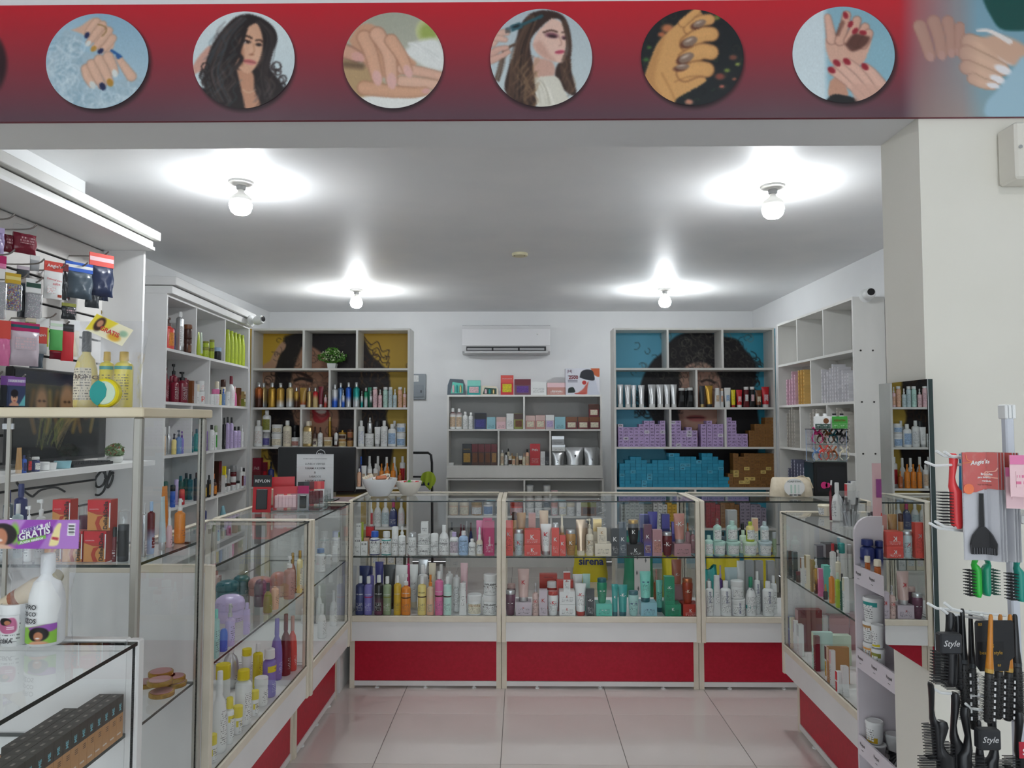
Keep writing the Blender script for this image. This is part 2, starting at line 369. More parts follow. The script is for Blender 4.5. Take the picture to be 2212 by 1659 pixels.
# ------------------------------------------------------------------ glass counters
def counter(name, label, loc, rz, w, d=.53, ends=('panel', 'panel'), top=1.136, shelf=.80, frame=None, deck=.44, feet=True, midpost=True):
    c = thing(name, label, 'display counter', loc, rz); fm = frame or CREAMAL; p = .026
    boxo('red_panel', .03, w-.03, .075, .093, .045, .298, REDP, c, 'red laminate base panel')
    boxo('base_strip', .03, w-.03, .07, .093, .016, .044, WHITEAL, c)
    for x in (0, w-.03): boxo('base_post', x, x+.03, .072, .11, .0, .30, fm, c)
    for x in (0, w-.03): boxo('base_post', x, x+.03, d-.06, d-.03, .0, .30, fm, c)
    boxo('base_side', .004, .02, .11, d-.06, .02, .30, MELA, c); boxo('base_side', w-.02, w-.004, .11, d-.06, .02, .30, MELA, c)
    for k in range(3):
        MB().lathe([(.014, 0), (.014, .006), (.006, .008), (.006, .018)], 10).build('foot', WHITEP, c, (w*(.18+.32*k), .082, 0), smooth=True)
    boxo('fascia', p, w-p, .004, .020, .30, .413, MELA, c)
    boxo('deck', 0, w, .012, d, .413, deck, MELA, c); boxo('front_rail', p, w-p, -.004, .014, .414, .450, fm, c, b=.003)
    for x in (0, w-p):
        boxo('post', x, x+p, -.004, .024, .296, top, fm, c, b=.003); boxo('post', x, x+p, d-.026, d, .30, top, fm, c, b=.003)
        boxo('top_rail', x, x+p, .024, d-.026, top-.024, top+.002, fm, c, b=.003)
        boxo('side_fascia', x+.004, x+p-.004, .024, d-.026, .30, .413, MELA, c)
    boxo('back_rail', p, w-p, d-.026, d, top-.022, top+.004, fm, c, b=.003)
    pane('top_glass', p, w-p, -.002, d-.026, top-.010, top-.002, c); pane('front_glass', p, w-p, .003, .009, .450, top-.011, c)
    if shelf: pane('glass_shelf', p, w-p, .020, d-.03, shelf-.009, shelf-.001, c)
    for x, e in ((0, ends[0]), (w-p, ends[1])):
        if e == 'panel': boxo('end_panel', x+.004, x+p-.008, .024, d-.026, .413, top-.024, MELA, c)
        elif e == 'glass': pane('end_glass', x+.009, x+.015, .024, d-.026, .45, top-.024, c, edge=EDGEL)
    return c
YC = 4.48
def cx_(px): return onY(px, 1200, YC).x
xs = [cx_(752), cx_(1083.5), cx_(1513.5)]
CZ = counter('glass_counter', 'glass display counter with red base below the two white bowls', (xs[0], YC, 0), 0, xs[1]-xs[0]-.003, ends=('glass', 'glass'))
CM_ = counter('glass_counter', 'widest glass display counter in the middle, red and black hair products inside', (xs[1], YC, 0), 0, xs[2]-xs[1]-.003, ends=('glass', 'glass'))
CR_ = counter('glass_counter', 'glass display counter with pale green tubs, under the beige toiletry bag', (xs[2], YC, 0), 0, 1.02, ends=('glass', 'glass'))
# left run (faces the aisle): far and near modules
LCX = -1.02
CLF = counter('glass_counter', 'far glass counter of the left run carrying the hours sign', (LCX+.01, 3.60, 0), math.pi/2, .80, d=.5, ends=('glass', 'glass'))
CLN = counter('glass_counter', 'near glass counter of the left run holding yellow capped bottles', (LCX, 2.45, 0), math.pi/2, 1.145, d=.5, ends=('panel', 'glass'))
# right run
rr0 = onZ(1685, 1104, 1.136); RCX, RCY = rr0.x, rr0.y
CRT = counter('glass_counter', 'glass counter of the right run full of small cartons and oils', (RCX, RCY, 0), -math.pi/2-.03, 1.2, d=.5, ends=('panel', 'panel'))
# low counter in front, nearest the camera
n0 = onZ(303, 1380, 1.136)
NCX, NCY = n0.x, n0.y+.012
CNR = counter('glass_counter', 'nearest glass counter with white frame and rows of small black boxes', (NCX, NCY-1.15, 0), math.pi/2, 1.15, d=.55, ends=('glass', 'panel'), frame=WHITEAL, shelf=.9405)

# ------------------------------------------------------------------ tall glass showcase
TSX, TSY0, TSY1 = -1.005, 1.945, 2.36
sc = thing('glass_showcase', 'tall glass showcase with a thick beige top board', 'showcase', (0, 0, 0))
BEI = noisy('beige_board', 'ddd0b2', 'e4d8bd', 5, .5)
SX0 = -2.05
boxo('top_board', SX0, TSX+.012, TSY0-.012, TSY1+.01, 1.622, 1.648, BEI, sc, b=.003)
AL = mat('b9b7ae', .3, .55, name='brushed_aluminium')
for x, y in ((TSX-.022, TSY0), (TSX-.022, TSY1-.022), (SX0, TSY0), (SX0, TSY1-.022)):
    boxo('post', x, x+.022, y, y+.022, 0, 1.622, AL, sc, b=.004)
boxo('base', SX0, TSX, TSY0, TSY1, .02, .12, MELA, sc)
pane('front_glass', SX0+.022, -1.3575, TSY0+.006, TSY0+.011, .12, 1.62, sc, edge=EDGEL); pane('front_glass', -1.3565, TSX-.022, TSY0+.006, TSY0+.011, .12, 1.62, sc, edge=EDGEL)
pane('side_glass', TSX-.012, TSX-.007, TSY0+.022, TSY1-.022, .12, 1.62, sc, edge=EDGEL)
for z in (1.232, .80): pane('glass_shelf', SX0+.03, TSX-.018, TSY0+.02, TSY1-.02, z-.008, z, sc)
boxo('hinge', -1.375, -1.345, TSY0+.0, TSY0+.005, 1.59, 1.605, CHROME, sc); boxo('door_rail', -1.362, -1.352, TSY0-.001, TSY0+.0055, .12, 1.62, AL, sc)

# ------------------------------------------------------------------ accessory slatwall along the left
SWX, SWY1 = -2.335, 4.02
sw = thing('slatwall_unit', 'slatted white wall display with cornice, hung with packets', 'display', (0, 0, 0))
slm = noisy('slatwall_board', 'cfccc8', 'd8d5d1', 3, .45)
zz = 2.556
sl = MB().box(0, .016, 0, 1.72, .006, .120).mesh('slat')
while zz > .95:
    obj('slat', sl, slm, sw, (SWX+.008, 2.30, zz-.126)); zz -= .126
boxo('slat_backing', SWX+.001, SWX+.0075, 2.30, SWY1, .9, 2.556, mat('1b1a1a', .7), sw)
boxo('end_panel', SWX, -2.09, SWY1, SWY1+.02, 0, 2.556, MELA, sw); boxo('edge_strip', -2.0895, -2.086, SWY1, SWY1+.02, 0, 2.556, WHITEAL, sw)
boxo('canopy_soffit', SWX, -2.03, 2.306, SWY1+.01, 2.557, 2.575, MELA, sw)
boxo('cornice', SWX, -2.045, 2.305, SWY1+.02, 2.576, 2.61, PAINTW, sw, b=.003); boxo('cornice', SWX, -2.015, 2.305, SWY1+.045, 2.617, 2.665, PAINTW, sw, b=.003)
boxo('desk_shelf', SWX+.026, -1.99, 2.4, SWY1-.01, 1.375, 1.40, MELA, sw)
cab = thing('base_cabinet', 'pale cabinet with two flat doors under the accessory wall', 'cabinet', (0, 0, 0))
boxo('carcass', SWX+.03, -2.0, 2.4, SWY1-.02, .02, .93, MELA, cab)
for k in range(3): boxo('door', -1.999, -1.983, 2.45+k*.52, 2.45+k*.52+.5, .06, .91, mat('c6d0cf', .4), cab)

# ------------------------------------------------------------------ mirror on the jamb
mm = thing('wall_mirror', 'tall frameless mirror with dark edge on the opening jamb', 'mirror', (1.094, 2.0, .941), math.radians(-1.2))
mirm = mat('e6eaea', .0, 1.0, name='mirror_silver')
boxo('mirror_glass', -.001, .0, .0, .283, 0, .784, mirm, mm)
boxo('mirror_backing', .0002, .0125, .0, .283, 0, .784, mat((.012, .03, .028), .2), mm)
boxo('mirror_frame', -.0022, -.0012, .0, .003, 0, .784, EDGE, mm)
# ------------------------------------------------------------------ lamps
BM = emis('led_globe', (.93, .97, 1.0), BULB)
NECK = mat('e4e2dc', .4); SOCK = mat('d9d8d4', .45)
BF = emis('led_globe_front', (.97, .97, .95), BULB*.5)
def lamp(px, py, label, xy=None):
    p = onZ(px, py, HC) if xy is None else Vector((*xy, HC))
    t = thing('ceiling_lamp', label, 'lamp', p, 0, 'bare bulb ceiling lamps')
    MB().lathe([(.030, -.022), (.034, -.016), (.064, -.010), (.066, -.002), (.066, 0)], 24).build('ceiling_rose', SOCK, t, smooth=True)
    MB().lathe([(.020, -.045), (.024, -.040), (.026, -.020), (.026, -.0225)][::1], 16).build('socket', mat('8d8d8c', .5), t, smooth=True)
    MB().lathe([(.054, -.115), (.056, -.108), (.055, -.092), (.044, -.078), (.026, -.066), (.017, -.056), (.016, -.043)], 24).build('bulb_neck', NECK, t, smooth=True)
    MB().lathe([(.012, -.181), (.034, -.176), (.050, -.162), (.058, -.140), (.059, -.120), (.055, -.1155)], 24).build('bulb_globe', BM if xy is None else BF, t, smooth=True)
    return t
lamp(521, 393, 'bare LED bulb, front left on the back room ceiling'); lamp(1669, 402, 'bare LED bulb, front right on the back room ceiling')
lamp(770, 626, 'bare LED bulb, far left above the yellow unit'); lamp(1436, 624, 'bare LED bulb, far right above the blue unit')
lamp(0, 0, 'bare LED bulb over the shop entrance, left', (-1.4, .15)); lamp(0, 0, 'bare LED bulb over the shop entrance, right', (1.35, .15))
# ================================================================== products
ORD = 'first second third fourth fifth sixth seventh eighth ninth tenth eleventh twelfth thirteenth fourteenth fifteenth sixteenth seventeenth eighteenth nineteenth twentieth'.split()
ORD += ['twenty-'+o for o in ORD[:9]]+['thirtieth']+['thirty-'+o for o in ORD[:9]]
CROP = dict(A=(260, 600, .30137), M=(860, 660, .25316), B=(1300, 660, .25316), R=(1640, 600, .30143), CL=(740, 1020, .28941), CM=(1060, 1020, .217),
 CR=(1480, 1020, .28926), C2=(740, 1070, .16275), N=(440, 1120, .19288), N2=(440, 1360, .18018), D=(120, 1020, .14467), L0=(0, 1360, .18028),
 Q=(1680, 1090, .18692), Q2=(1680, 1300, .13265), S=(1820, 1090, .18692), S2=(1820, 1380, .1682), T=(1730, 870, .15677), G=(400, 950, .24112), E=(0, 850, .27119), P=(0, 0, 1.0))
KIND = dict(b=('bottle', 'bottle', 'cap'), r=('bottle', 'squared bottle', 'cap'), n=('bottle', 'long-necked bottle', 'cap'), p=('pump_bottle', 'pump bottle', 'pump'), s=('spray_bottle', 'spray bottle', 'nozzle'),
 j=('jar', 'wide jar', 'lid'), o=('jar', 'domed jar', 'lid'), t=('squeeze_tube', 'squeeze tube', 'cap'), u=('squeeze_tube', 'upright tube', 'cap'), x=('carton', 'carton', ''), c=('can', 'canister', 'cap'),
 K=('tapered_bottle', 'tapered bottle', 'cap'), d=('dropper_bottle', 'dropper bottle', 'dropper'), g=('jar', 'tub', 'lid'), f=('pouch', 'foil pouch', ''))
METAL = {'silver', 'gold', 'copper', 'palegold', 'champagne'}
def pm(c, rough=.33):
    if c == 'clear': return ACRYL
    if c in METAL: return mat(c, .28, .75)
    return mat(c, rough)
def grad(c1, c2, p0=.3, p1=.7, metal=.0):       # two-tone bottle print, split by height (object space, 0..1 of h)
    key = ('grad', c1, c2, p0, p1)
    if key in MATS: return MATS[key]
    m = bpy.data.materials.new('two_tone'); m.use_nodes = True; nt, N, L = nodes(m); b = N['Principled BSDF']
    tc = N.new('ShaderNodeTexCoord'); sp = N.new('ShaderNodeSeparateXYZ'); r = N.new('ShaderNodeValToRGB')
    L.new(tc.outputs['Generated'], sp.inputs[0]); L.new(sp.outputs['Z'], r.inputs[0]); L.new(r.outputs[0], b.inputs['Base Color'])
    e = r.color_ramp.elements; e[0].position = p0; e[1].position = p1; e[0].color = (*colr(c1), 1); e[1].color = (*colr(c2), 1)
    b.inputs['Roughness'].default_value = .28; b.inputs['Metallic'].default_value = metal; MATS[key] = m; return m
def front(prof, n, sy, w, z):
    rs = [r for r, _ in prof]; zs = [q for _, q in prof]; r = float(np.interp(z, zs, rs)); return (r, n, r*sy)
def patch(parent, prof, n, sy, z0, z1, m, ang=58, name='label'):
    v, f = [], []; k = 9; zr = [z0+(z1-z0)*i/3 for i in range(4)]
    for z in zr:
        r, _, ry = front(prof, n, sy, 0, z)
        for i in range(k):
            a = math.radians(-90-ang+2*ang*i/(k-1)); c, q = math.cos(a), math.sin(a); s = (abs(c)**n+abs(q)**n)**(-1/n)
            v.append((c*s*(r+.0006), q*s*(r+.0006)*(ry/r), z))
    for a in range(3):
        for i in range(k-1): f.append((a*k+i, a*k+i+1, (a+1)*k+i+1, (a+1)*k+i))
    return obj(name, mesh(name, v, f, True), m, parent)
def smooth_prof(pts): return pts
def item(kind, base, rz, w, h, cols, text=None, label='', group=None, opt={}):
    name, word, capw = KIND[kind]; R = w/2; bc = cols[0]; cc = cols[1] if len(cols) > 1 else bc; lc = cols[2] if len(cols) > 2 else None
    ink = opt.get('i', 'black')
    if '+' in bc: a, b_ = bc.split('+'); bm = grad(b_, a, float(opt.get('g', .35)), float(opt.get('g', .35))+.3, .4 if 'm' in opt else 0.); bc = a
    else: bm = pm(bc)
    t = thing(name, label, {'carton': 'box', 'pouch': 'pouch', 'jar': 'jar', 'squeeze_tube': 'tube', 'can': 'canister'}.get(name, 'bottle'), base, rz, group)
    pf = None; n, sy = 2.0, 1.0; seg = 20 if w > .03 else 14
    if kind == 'x':
        d = float(opt.get('d', 0)) or max(.02, min(w*.8, .085)); d = min(d, .16)
        boxo('body', -w/2, w/2, -d/2, d/2, 0, h, bm, t)
        ff = -d/2
        if len(cols) > 1:
            bz0, bz1 = (.62, .985) if 'lo' not in opt else (.02, .38)
            boxo('panel', -w*.496, w*.496, ff-.0009, ff-.0003, h*bz0, h*bz1, pm(cc), t)
        if lc: boxo('label', -w*.36, w*.36, ff-.0012, ff-.0004, h*.14, h*.56, printmat(lc, ink), t)
        elif h > .05 and 'q' not in opt: boxo('label', -w*.34, w*.34, ff-.001, ff-.0004, h*.10, h*.34, printmat(bc, 'white' if sum(colr(bc)) < 1.1 else 'black'), t)
    elif kind == 'f':
        d = w*.36
        v, f = [], []; nx, nz = 7, 8
        for sgn in (-1, 1):
            for i in range(nz):
                for k in range(nx):
                    u_, q = k/(nx-1)*2-1, i/(nz-1); th = .18*w*(1-u_*u_)**.5*(1-q)**.6+.002
                    v.append((u_*w/2*(1-.05*math.sin(q*6)), sgn*th+.004*math.sin(u_*9+q*13)*(1-abs(u_)), q*h))
        for s_ in (0, 1):
            for i in range(nz-1):
                for k in range(nx-1):
                    a = s_*nx*nz+i*nx+k; q4 = (a, a+1, a+nx+1, a+nx); f.append(q4 if s_ == 0 else q4[::-1])
        obj('body', mesh('body', v, f, True, 60), pm(bc) if bc not in METAL else mat(bc, .2, .9), t)
    elif kind in 'tu':
        hc = h*.14; v, f = [], []; seg = 14; lv = [0, .25, .5, .75, .93, 1.0]
        prof = []
        for q in lv:
            ry = R*(.86*(1-q)**.75)+.0012; rx = R*(.80+.20*q); prof.append((rx, hc+q*(h-hc)))
            for i in range(seg):
                a = 2*math.pi*(i+.5)/seg; v.append((rx*math.cos(a), ry*math.sin(a), hc+q*(h-hc)))
        for k in range(len(lv)-1):
            for i in range(seg): f.append((k*seg+i, k*seg+(i+1) % seg, (k+1)*seg+(i+1) % seg, (k+1)*seg+i))
        f.append(tuple(range(seg-1, -1, -1))); f.append(tuple((len(lv)-1)*seg+i for i in range(seg)))
        if kind == 'u': v = [(x, y, h-z) for x, y, z in v]; f = [q[::-1] for q in f]
        obj('body', mesh('body', v, f, True, 50), bm, t)
        z0, z1 = (0, hc) if kind == 't' else (h-hc, h)
        MB().lathe([(R*.74, z0), (R*.78, z0+hc*.1), (R*.78, z1)], 14).build('cap', pm(cc), t, smooth=True)
        if lc: boxo('label', -R*.5, R*.5, -R*.72, -R*.715, h*.3, h*.62, printmat(lc, ink), t)
        n = 2.4; pf = [(R*.84, 0), (R*.9, h)]; sy = .42
    else:
        if kind in 'rj' and 'sq' in opt or kind == 'r': n = 4.5; sy = .75
        if kind in 'bnrps':
            nk = {'b': .20, 'n': .30, 'r': .2, 'p': .30, 's': .30}[kind]; nk = float(opt.get('k', nk)); hb = h*(1-nk)
            nr = R*(.42 if kind != 'n' else .36); nr = R*float(opt['nr']) if 'nr' in opt else nr
            sh = min(R*.5, hb*.2) if kind != 'n' else hb*.42
            pf = [(R*.90, 0), (R*.985, hb*.02), (R, hb*.05), (R, hb-sh), (R*.93, hb-sh*.62), (R*.72, hb-sh*.22), (nr*1.02, hb), (nr*.98, hb+h*nk*.12)]
            MB().lathe(pf, seg, n, sy).build('body', bm, t, smooth=True)
            cr = nr*float(opt.get('cr', 1.12))
            z0 = hb+h*nk*.10; hh = h-z0
            if kind in 'bnr':
                MB().lathe([(cr, z0), (cr*1.02, z0+hh*.06), (cr*.97, h-hh*.06), (cr*.86, h)], 14).build('cap', pm(cc), t, smooth=True)
            elif kind == 'p':
                q = MB().lathe([(cr, z0), (cr, z0+hh*.32), (cr*.5, z0+hh*.36), (cr*.34, z0+hh*.40), (cr*.34, z0+hh*.72), (cr*.8, z0+hh*.74), (cr*.8, h)], 12)
                q.box(-cr*2.1, -cr*.2, -cr*.35, cr*.35, h-hh*.22, h-hh*.04); q.build('pump', pm(cc), t, smooth=True)
            else:
                q = MB().lathe([(cr, z0), (cr, z0+hh*.28), (cr*.62, z0+hh*.34), (cr*.60, z0+hh*.62), (cr*.74, z0+hh*.66), (cr*.66, h)], 12)
                q.box(-cr*.25, cr*.25, -cr*1.15, 0, h-hh*.28, h-hh*.12); q.build('nozzle', pm(cc), t, smooth=True)
            body = (hb*.14, hb*.74)
        elif kind == 'K':
            hb = h*.84; pf = [(R*.66, 0), (R*.74, hb*.03), (R*.88, hb*.35), (R*.98, hb*.75), (R, hb*.92), (R*.9, hb)]
            MB().lathe(pf, seg, n, .8).build('body', bm, t, smooth=True); sy = .8
            MB().lathe([(R*.88, hb), (R*.92, hb+.004), (R*.92, h-.004), (R*.85, h)], seg, 2, .8).build('cap', pm(cc), t, smooth=True); body = (hb*.2, hb*.7)
        elif kind == 'c':
            hb = h*float(opt.get('k', .72)); pf = [(R*.95, 0), (R, .004), (R, hb-R*.1), (R*.97, hb)]
            MB().lathe(pf, seg).build('body', bm, t, smooth=True)
            MB().lathe([(R*.96, hb), (R*.98, hb+.003), (R*.97, h-R*.3), (R*.8, h-R*.08), (R*.5, h)], seg).build('cap', pm(cc), t, smooth=True); body = (hb*.15, hb*.85)
        elif kind in 'jog':
            lf = {'j': .30, 'o': .52, 'g': .12}[kind]; lf = float(opt.get('k', lf)); hb = h*(1-lf)
            if kind == 'g': pf = [(R*.80, 0), (R*.83, h*.02), (R*.95, hb)]
            else: pf = [(R*.88, 0), (R*.96, hb*.06), (R*.97, hb*.9), (R*.9, hb)]
            MB().lathe(pf, 20, n, sy).build('body', bm, t, smooth=True)
            if kind == 'o': lp = [(R, hb), (R, hb+h*lf*.45), (R*.9, hb+h*lf*.72), (R*.62, hb+h*lf*.93), (R*.25, h)]
            elif kind == 'g': lp = [(R, hb-h*.03), (R*1.0, hb+h*.05), (R*.96, h-.003), (R*.9, h), (R*.87, h-.002)]
            else: lp = [(R*.98, hb), (R, hb+.002), (R, h-R*.08), (R*.93, h)]
            MB().lathe(lp, 20, n, sy).build('lid', pm(cc), t, smooth=True); body = (hb*.14, hb*.82)
        elif kind == 'd':
            hb = h*.55; pf = [(R*.92, 0), (R, .003), (R, hb*.86), (R*.6, hb)]
            MB().lathe(pf, seg).build('body', bm, t, smooth=True)
            MB().lathe([(R*.5, hb), (R*.5, h*.72), (R*.36, h*.74), (R*.38, h*.9), (R*.2, h)], 12).build('dropper', pm(cc), t, smooth=True); body = (hb*.12, hb*.72)
        if lc: patch(t, pf, n, sy, *body, printmat(lc, ink))
        elif h > .07 and 'q' not in opt: patch(t, pf, n, sy, body[0], body[0]+(body[1]-body[0])*.45, printmat(bc, 'white' if sum(colr(bc)) < 1.0 else 'slate'), 44)
    if text:
        tp = next(c for c in t.children if c.name.startswith('body'))
        ti = opt.get('c', 'black'); tz = float(opt.get('z', .6)); tm = pm(ti) if ti != 'black' else BLACKP
        V = 'v' in opt; ww = w*float(opt.get('w', .78)); hh = h*float(opt.get('hh', .5))
        wrap = front(pf, n, sy, w, h*tz) if pf else None
        if wrap and kind in 'tu': wrap = (wrap[0], 2.4, R*.62)
        atp = (0, 0, h*tz) if wrap else (0, -d/2-.0015, h*tz)
        if V: letter(text, tp, tm, width=hh, height=ww, at=atp, vert=True, wrap=wrap, bold=.015)
        else: letter(text, tp, tm, width=ww, height=hh, at=atp, wrap=wrap, bold=.012)
    for s_ in opt.get('bands', []):
        if pf: patch(t, pf, n, sy, h*s_[0], h*s_[1], pm(s_[2]), 85, 'band')
    return t
def parse(tok):
    o = {}; text = None; z0 = 0; back = 0; bands = []
    for q in tok:
        if q[0] == '^': z0 = float(q[1:])
        elif q[0] == '>': back = float(q[1:])/100
        elif q[0] == '"': text = q[1:].replace('_', ' ')
        elif q[0] == '=': a, b, c = q[1:].split(':'); bands.append((float(a), float(b), c))
        elif ':' in q: a, b = q.split(':'); o[a] = b
        else: o[q] = 1
    if bands: o['bands'] = bands
    return text, z0, back, o
def row(phrase, crop, A, B, h, spec, face=None, group=None, py=None, md=.5, ext=False):
    """one shelf row. A->B: front line of the row (left to right as seen); items: kind cx w h colours options (crop pixels)"""
    x0, y0, k = CROP[crop]; A = Vector(A[:2]); B = Vector(B[:2]); u = (B-A).normalized(); nrm = Vector((-u.y, u.x)); Ln = (B-A).length   # nrm points to the back
    rz = math.atan2(u.y, u.x) if face is None else face
    its = []
    for tkn in [l.split() for l in spec.strip().split('\n') if l.strip()]:
        kind, cx, w, hh, cols = tkn[0], float(tkn[1]), float(tkn[2]), float(tkn[3]), tkn[4].split(','); text, z0, back, o = parse(tkn[5:])
        its.append([x0+cx*k, kind, w*k, hh*k, cols, text, z0*k, back, o])
    its.sort(key=lambda q: (q[0], q[6])); rank = {id(q): i for i, q in enumerate(its)}
    bars = []
    for pts, b0, b1 in BARS:
        ss = [(Vector(p)-A).dot(u) for p in pts]; tt = [(Vector(p)-A).dot(nrm) for p in pts]
        if max(ss)-min(ss) < .06 and max(tt) > -.05 and min(tt) < md: bars.append((min(ss), max(ss), min(tt), max(tt), b0, b1))
    placed, out = [], [None]*len(its)
    for q in sorted(its, key=lambda q: (q[7], q[6])):
        px, kind, w, hh, cols, text, z0, back, o = q; pyy = py or 1000; off = back; wsc = 1.0; ds = 0.
        for it in range(14):
            s_ = 0
            for _ in range(3):
                P = place(px, pyy, A+nrm*(off+s_), B+nrm*(off+s_)); m = mpp((P.x, P.y, h)); wm = w*m*wsc
                d_ = float(o['d']) if o.get('d') else (min(max(.02, wm*.8), .085) if kind == 'x' else (wm*.75 if kind == 'r' else wm)); s_ = d_/2
            sc = (Vector(P[:2])-A).dot(u)+ds; tc = off+s_; zz0 = h+z0*m; zz1 = zz0+hh*m
            if ext: sc = min(max(sc, wm/2+.002), Ln-wm/2-.002)
            hit = None
            for (a0, a1, c0, c1, e0, e1) in bars:
                if a0 < sc+wm/2 and a1 > sc-wm/2 and c0 < tc+d_/2 and c1 > tc-d_/2 and e0 < zz1-.003 and e1 > zz0+.003:
                    mid = (a0+a1)/2; mv = (a1-(sc-wm/2)+.0015) if sc > mid else (a0-(sc+wm/2)-.0015); ds += mv; sc += mv
            for (a0, a1, c0, c1, e0, e1) in placed:
                if a0 < sc+wm/2 and a1 > sc-wm/2 and c0 < tc+d_/2 and c1 > tc-d_/2 and e0 < zz1-.003 and e1 > zz0+.003:
                    hit = (a0, a1, c0, c1); break
            if hit is None: break
            a0, a1, c0, c1 = hit; ov = min(a1-(sc-wm/2), sc+wm/2-a0)
            if ov < .34*wm and wsc > .75: wsc *= max(.8, 1-.75*ov/wm); ds += (.3*ov if sc > (a0+a1)/2 else -.3*ov)
            elif c1+.001+d_ <= md: off = c1+.001
            elif wsc > .5: wsc *= .86
            else: ds += (.5*ov if sc > (a0+a1)/2 else -.5*ov)
        if tc+d_/2 > md: tc = max(md-d_/2, 0)
        P = A+u*sc+nrm*tc; placed.append((sc-wm/2, sc+wm/2, tc-d_/2, tc+d_/2, zz0, zz1)); i = rank[id(q)]
        bw = cw(cols[0].split('+')[0]); word = KIND[kind][1]; capw = KIND[kind][2]; lab = bw+' '+word
        if capw and len(cols) > 1 and cols[1] != cols[0]: lab += ' with '+cw(cols[1])+' '+capw
        tail = ', %s from left %s' % (ORD[i], phrase)
        if len((lab+tail).split()) > 16: lab = bw+' '+word
        out[i] = item(kind, (P.x, P.y, zz0+.0006), rz, wm, hh*m-.0008, cols, text, lab+tail, group or 'products '+phrase, o)
    return out
def stack(crop, A, B, h, bw, bh, cols, m, name, label, group, depth=.12, alt=None, altp=0., py=1000, jit=.0012, rz=None, cat='box'):
    """columns of small identical cartons: cols = [(cx, n), ...] in crop pixels; every box is its own object"""
    x0, y0, k = CROP[crop]; A = Vector(A); B = Vector(B); u = (B-A).normalized(); nrm = Vector((-u.y, u.x)); rr = math.atan2(u.y, u.x)
    me = None; rnd = random.Random(len(cols)*31+int(bw*10))
    for ci, c in enumerate(cols):
        cx, n = c[0], c[1]; z0 = c[2] if len(c) > 2 else 0
        P = place(x0+cx*k, py, A+nrm*depth/2, B+nrm*depth/2); P.z = h; mm_ = mpp(P)
        if me is None:
            wm, hm = bw*k*mm_, bh*k*mm_; q = MB().box(-wm/2+.0006, wm/2-.0006, -depth/2, depth/2, 0, hm-.0008); me = q.mesh(name)
        for i in range(n):
            o = obj(name, me, alt if (alt and rnd.random() < altp) else m, None, (P.x+u.x*rnd.uniform(-jit, jit)-nrm.x*0, P.y+rnd.uniform(-jit, 0)*2-.001, h+.0006+(i+z0)*hm), (0, 0, rr))
            tag(o, '%s in %s column, %s up, %s' % (label, ORD[ci], ORD[i], group), cat, 'cartons '+group)
def boxmat(name, c, lab=None, ink='black', wx=.02, wz=.012, h=.03, rough=.45, t2=.55):
    """small carton: plain colour with a little printed mark on the end face"""
    m = bpy.data.materials.new(name); m.use_nodes = True; nt, N, L = nodes(m); b = N['Principled BSDF']; b.inputs['Roughness'].default_value = rough
    tc = N.new('ShaderNodeTexCoord'); sp = N.new('ShaderNodeSeparateXYZ'); L.new(tc.outputs['Generated'], sp.inputs[0])
    def M(op, a, v, bb=None):
        n = N.new('ShaderNodeMath'); n.operation = op; L.new(a, n.inputs[0]); n.inputs[1].default_value = v
        if bb is not None: L.new(bb, n.inputs[1])
        return n.outputs[0]
    def inside(s, lo, hi): return M('MULTIPLY', M('GREATER_THAN', s, lo), 1, M('LESS_THAN', s, hi))
    X, Y, Z = sp.outputs
    no = N.new('ShaderNodeTexNoise'); no.inputs['Scale'].default_value = 5.5; no.inputs['Detail'].default_value = 1; L.new(tc.outputs['Generated'], no.inputs[0])
    oi = N.new('ShaderNodeObjectInfo'); no.noise_dimensions = '4D'; L.new(M('MULTIPLY', oi.outputs['Random'], 40.), no.inputs['W'])
    f = M('MULTIPLY', inside(X, .22, .80), 1, inside(Z, .28, .74)); f = M('MULTIPLY', f, 1, M('LESS_THAN', Y, .01)); f = M('MULTIPLY', f, 1, M('GREATER_THAN', no.outputs[0], .47))
    mx = N.new('ShaderNodeMix'); mx.data_type = 'RGBA'; mx.inputs[6].default_value = (*colr(c), 1); mx.inputs[7].default_value = (*colr(ink), 1)
    L.new(M('MULTIPLY', f, .8), mx.inputs[0])
    hs = N.new('ShaderNodeHueSaturation'); L.new(mx.outputs[2], hs.inputs['Color']); L.new(M('ADD', M('MULTIPLY', oi.outputs['Random'], .16), .92), hs.inputs['Value'])
    L.new(hs.outputs[0], b.inputs['Base Color']); return m
def YL(Y, d=.025): return (-3.2, Y+d), (3.2, Y+d)
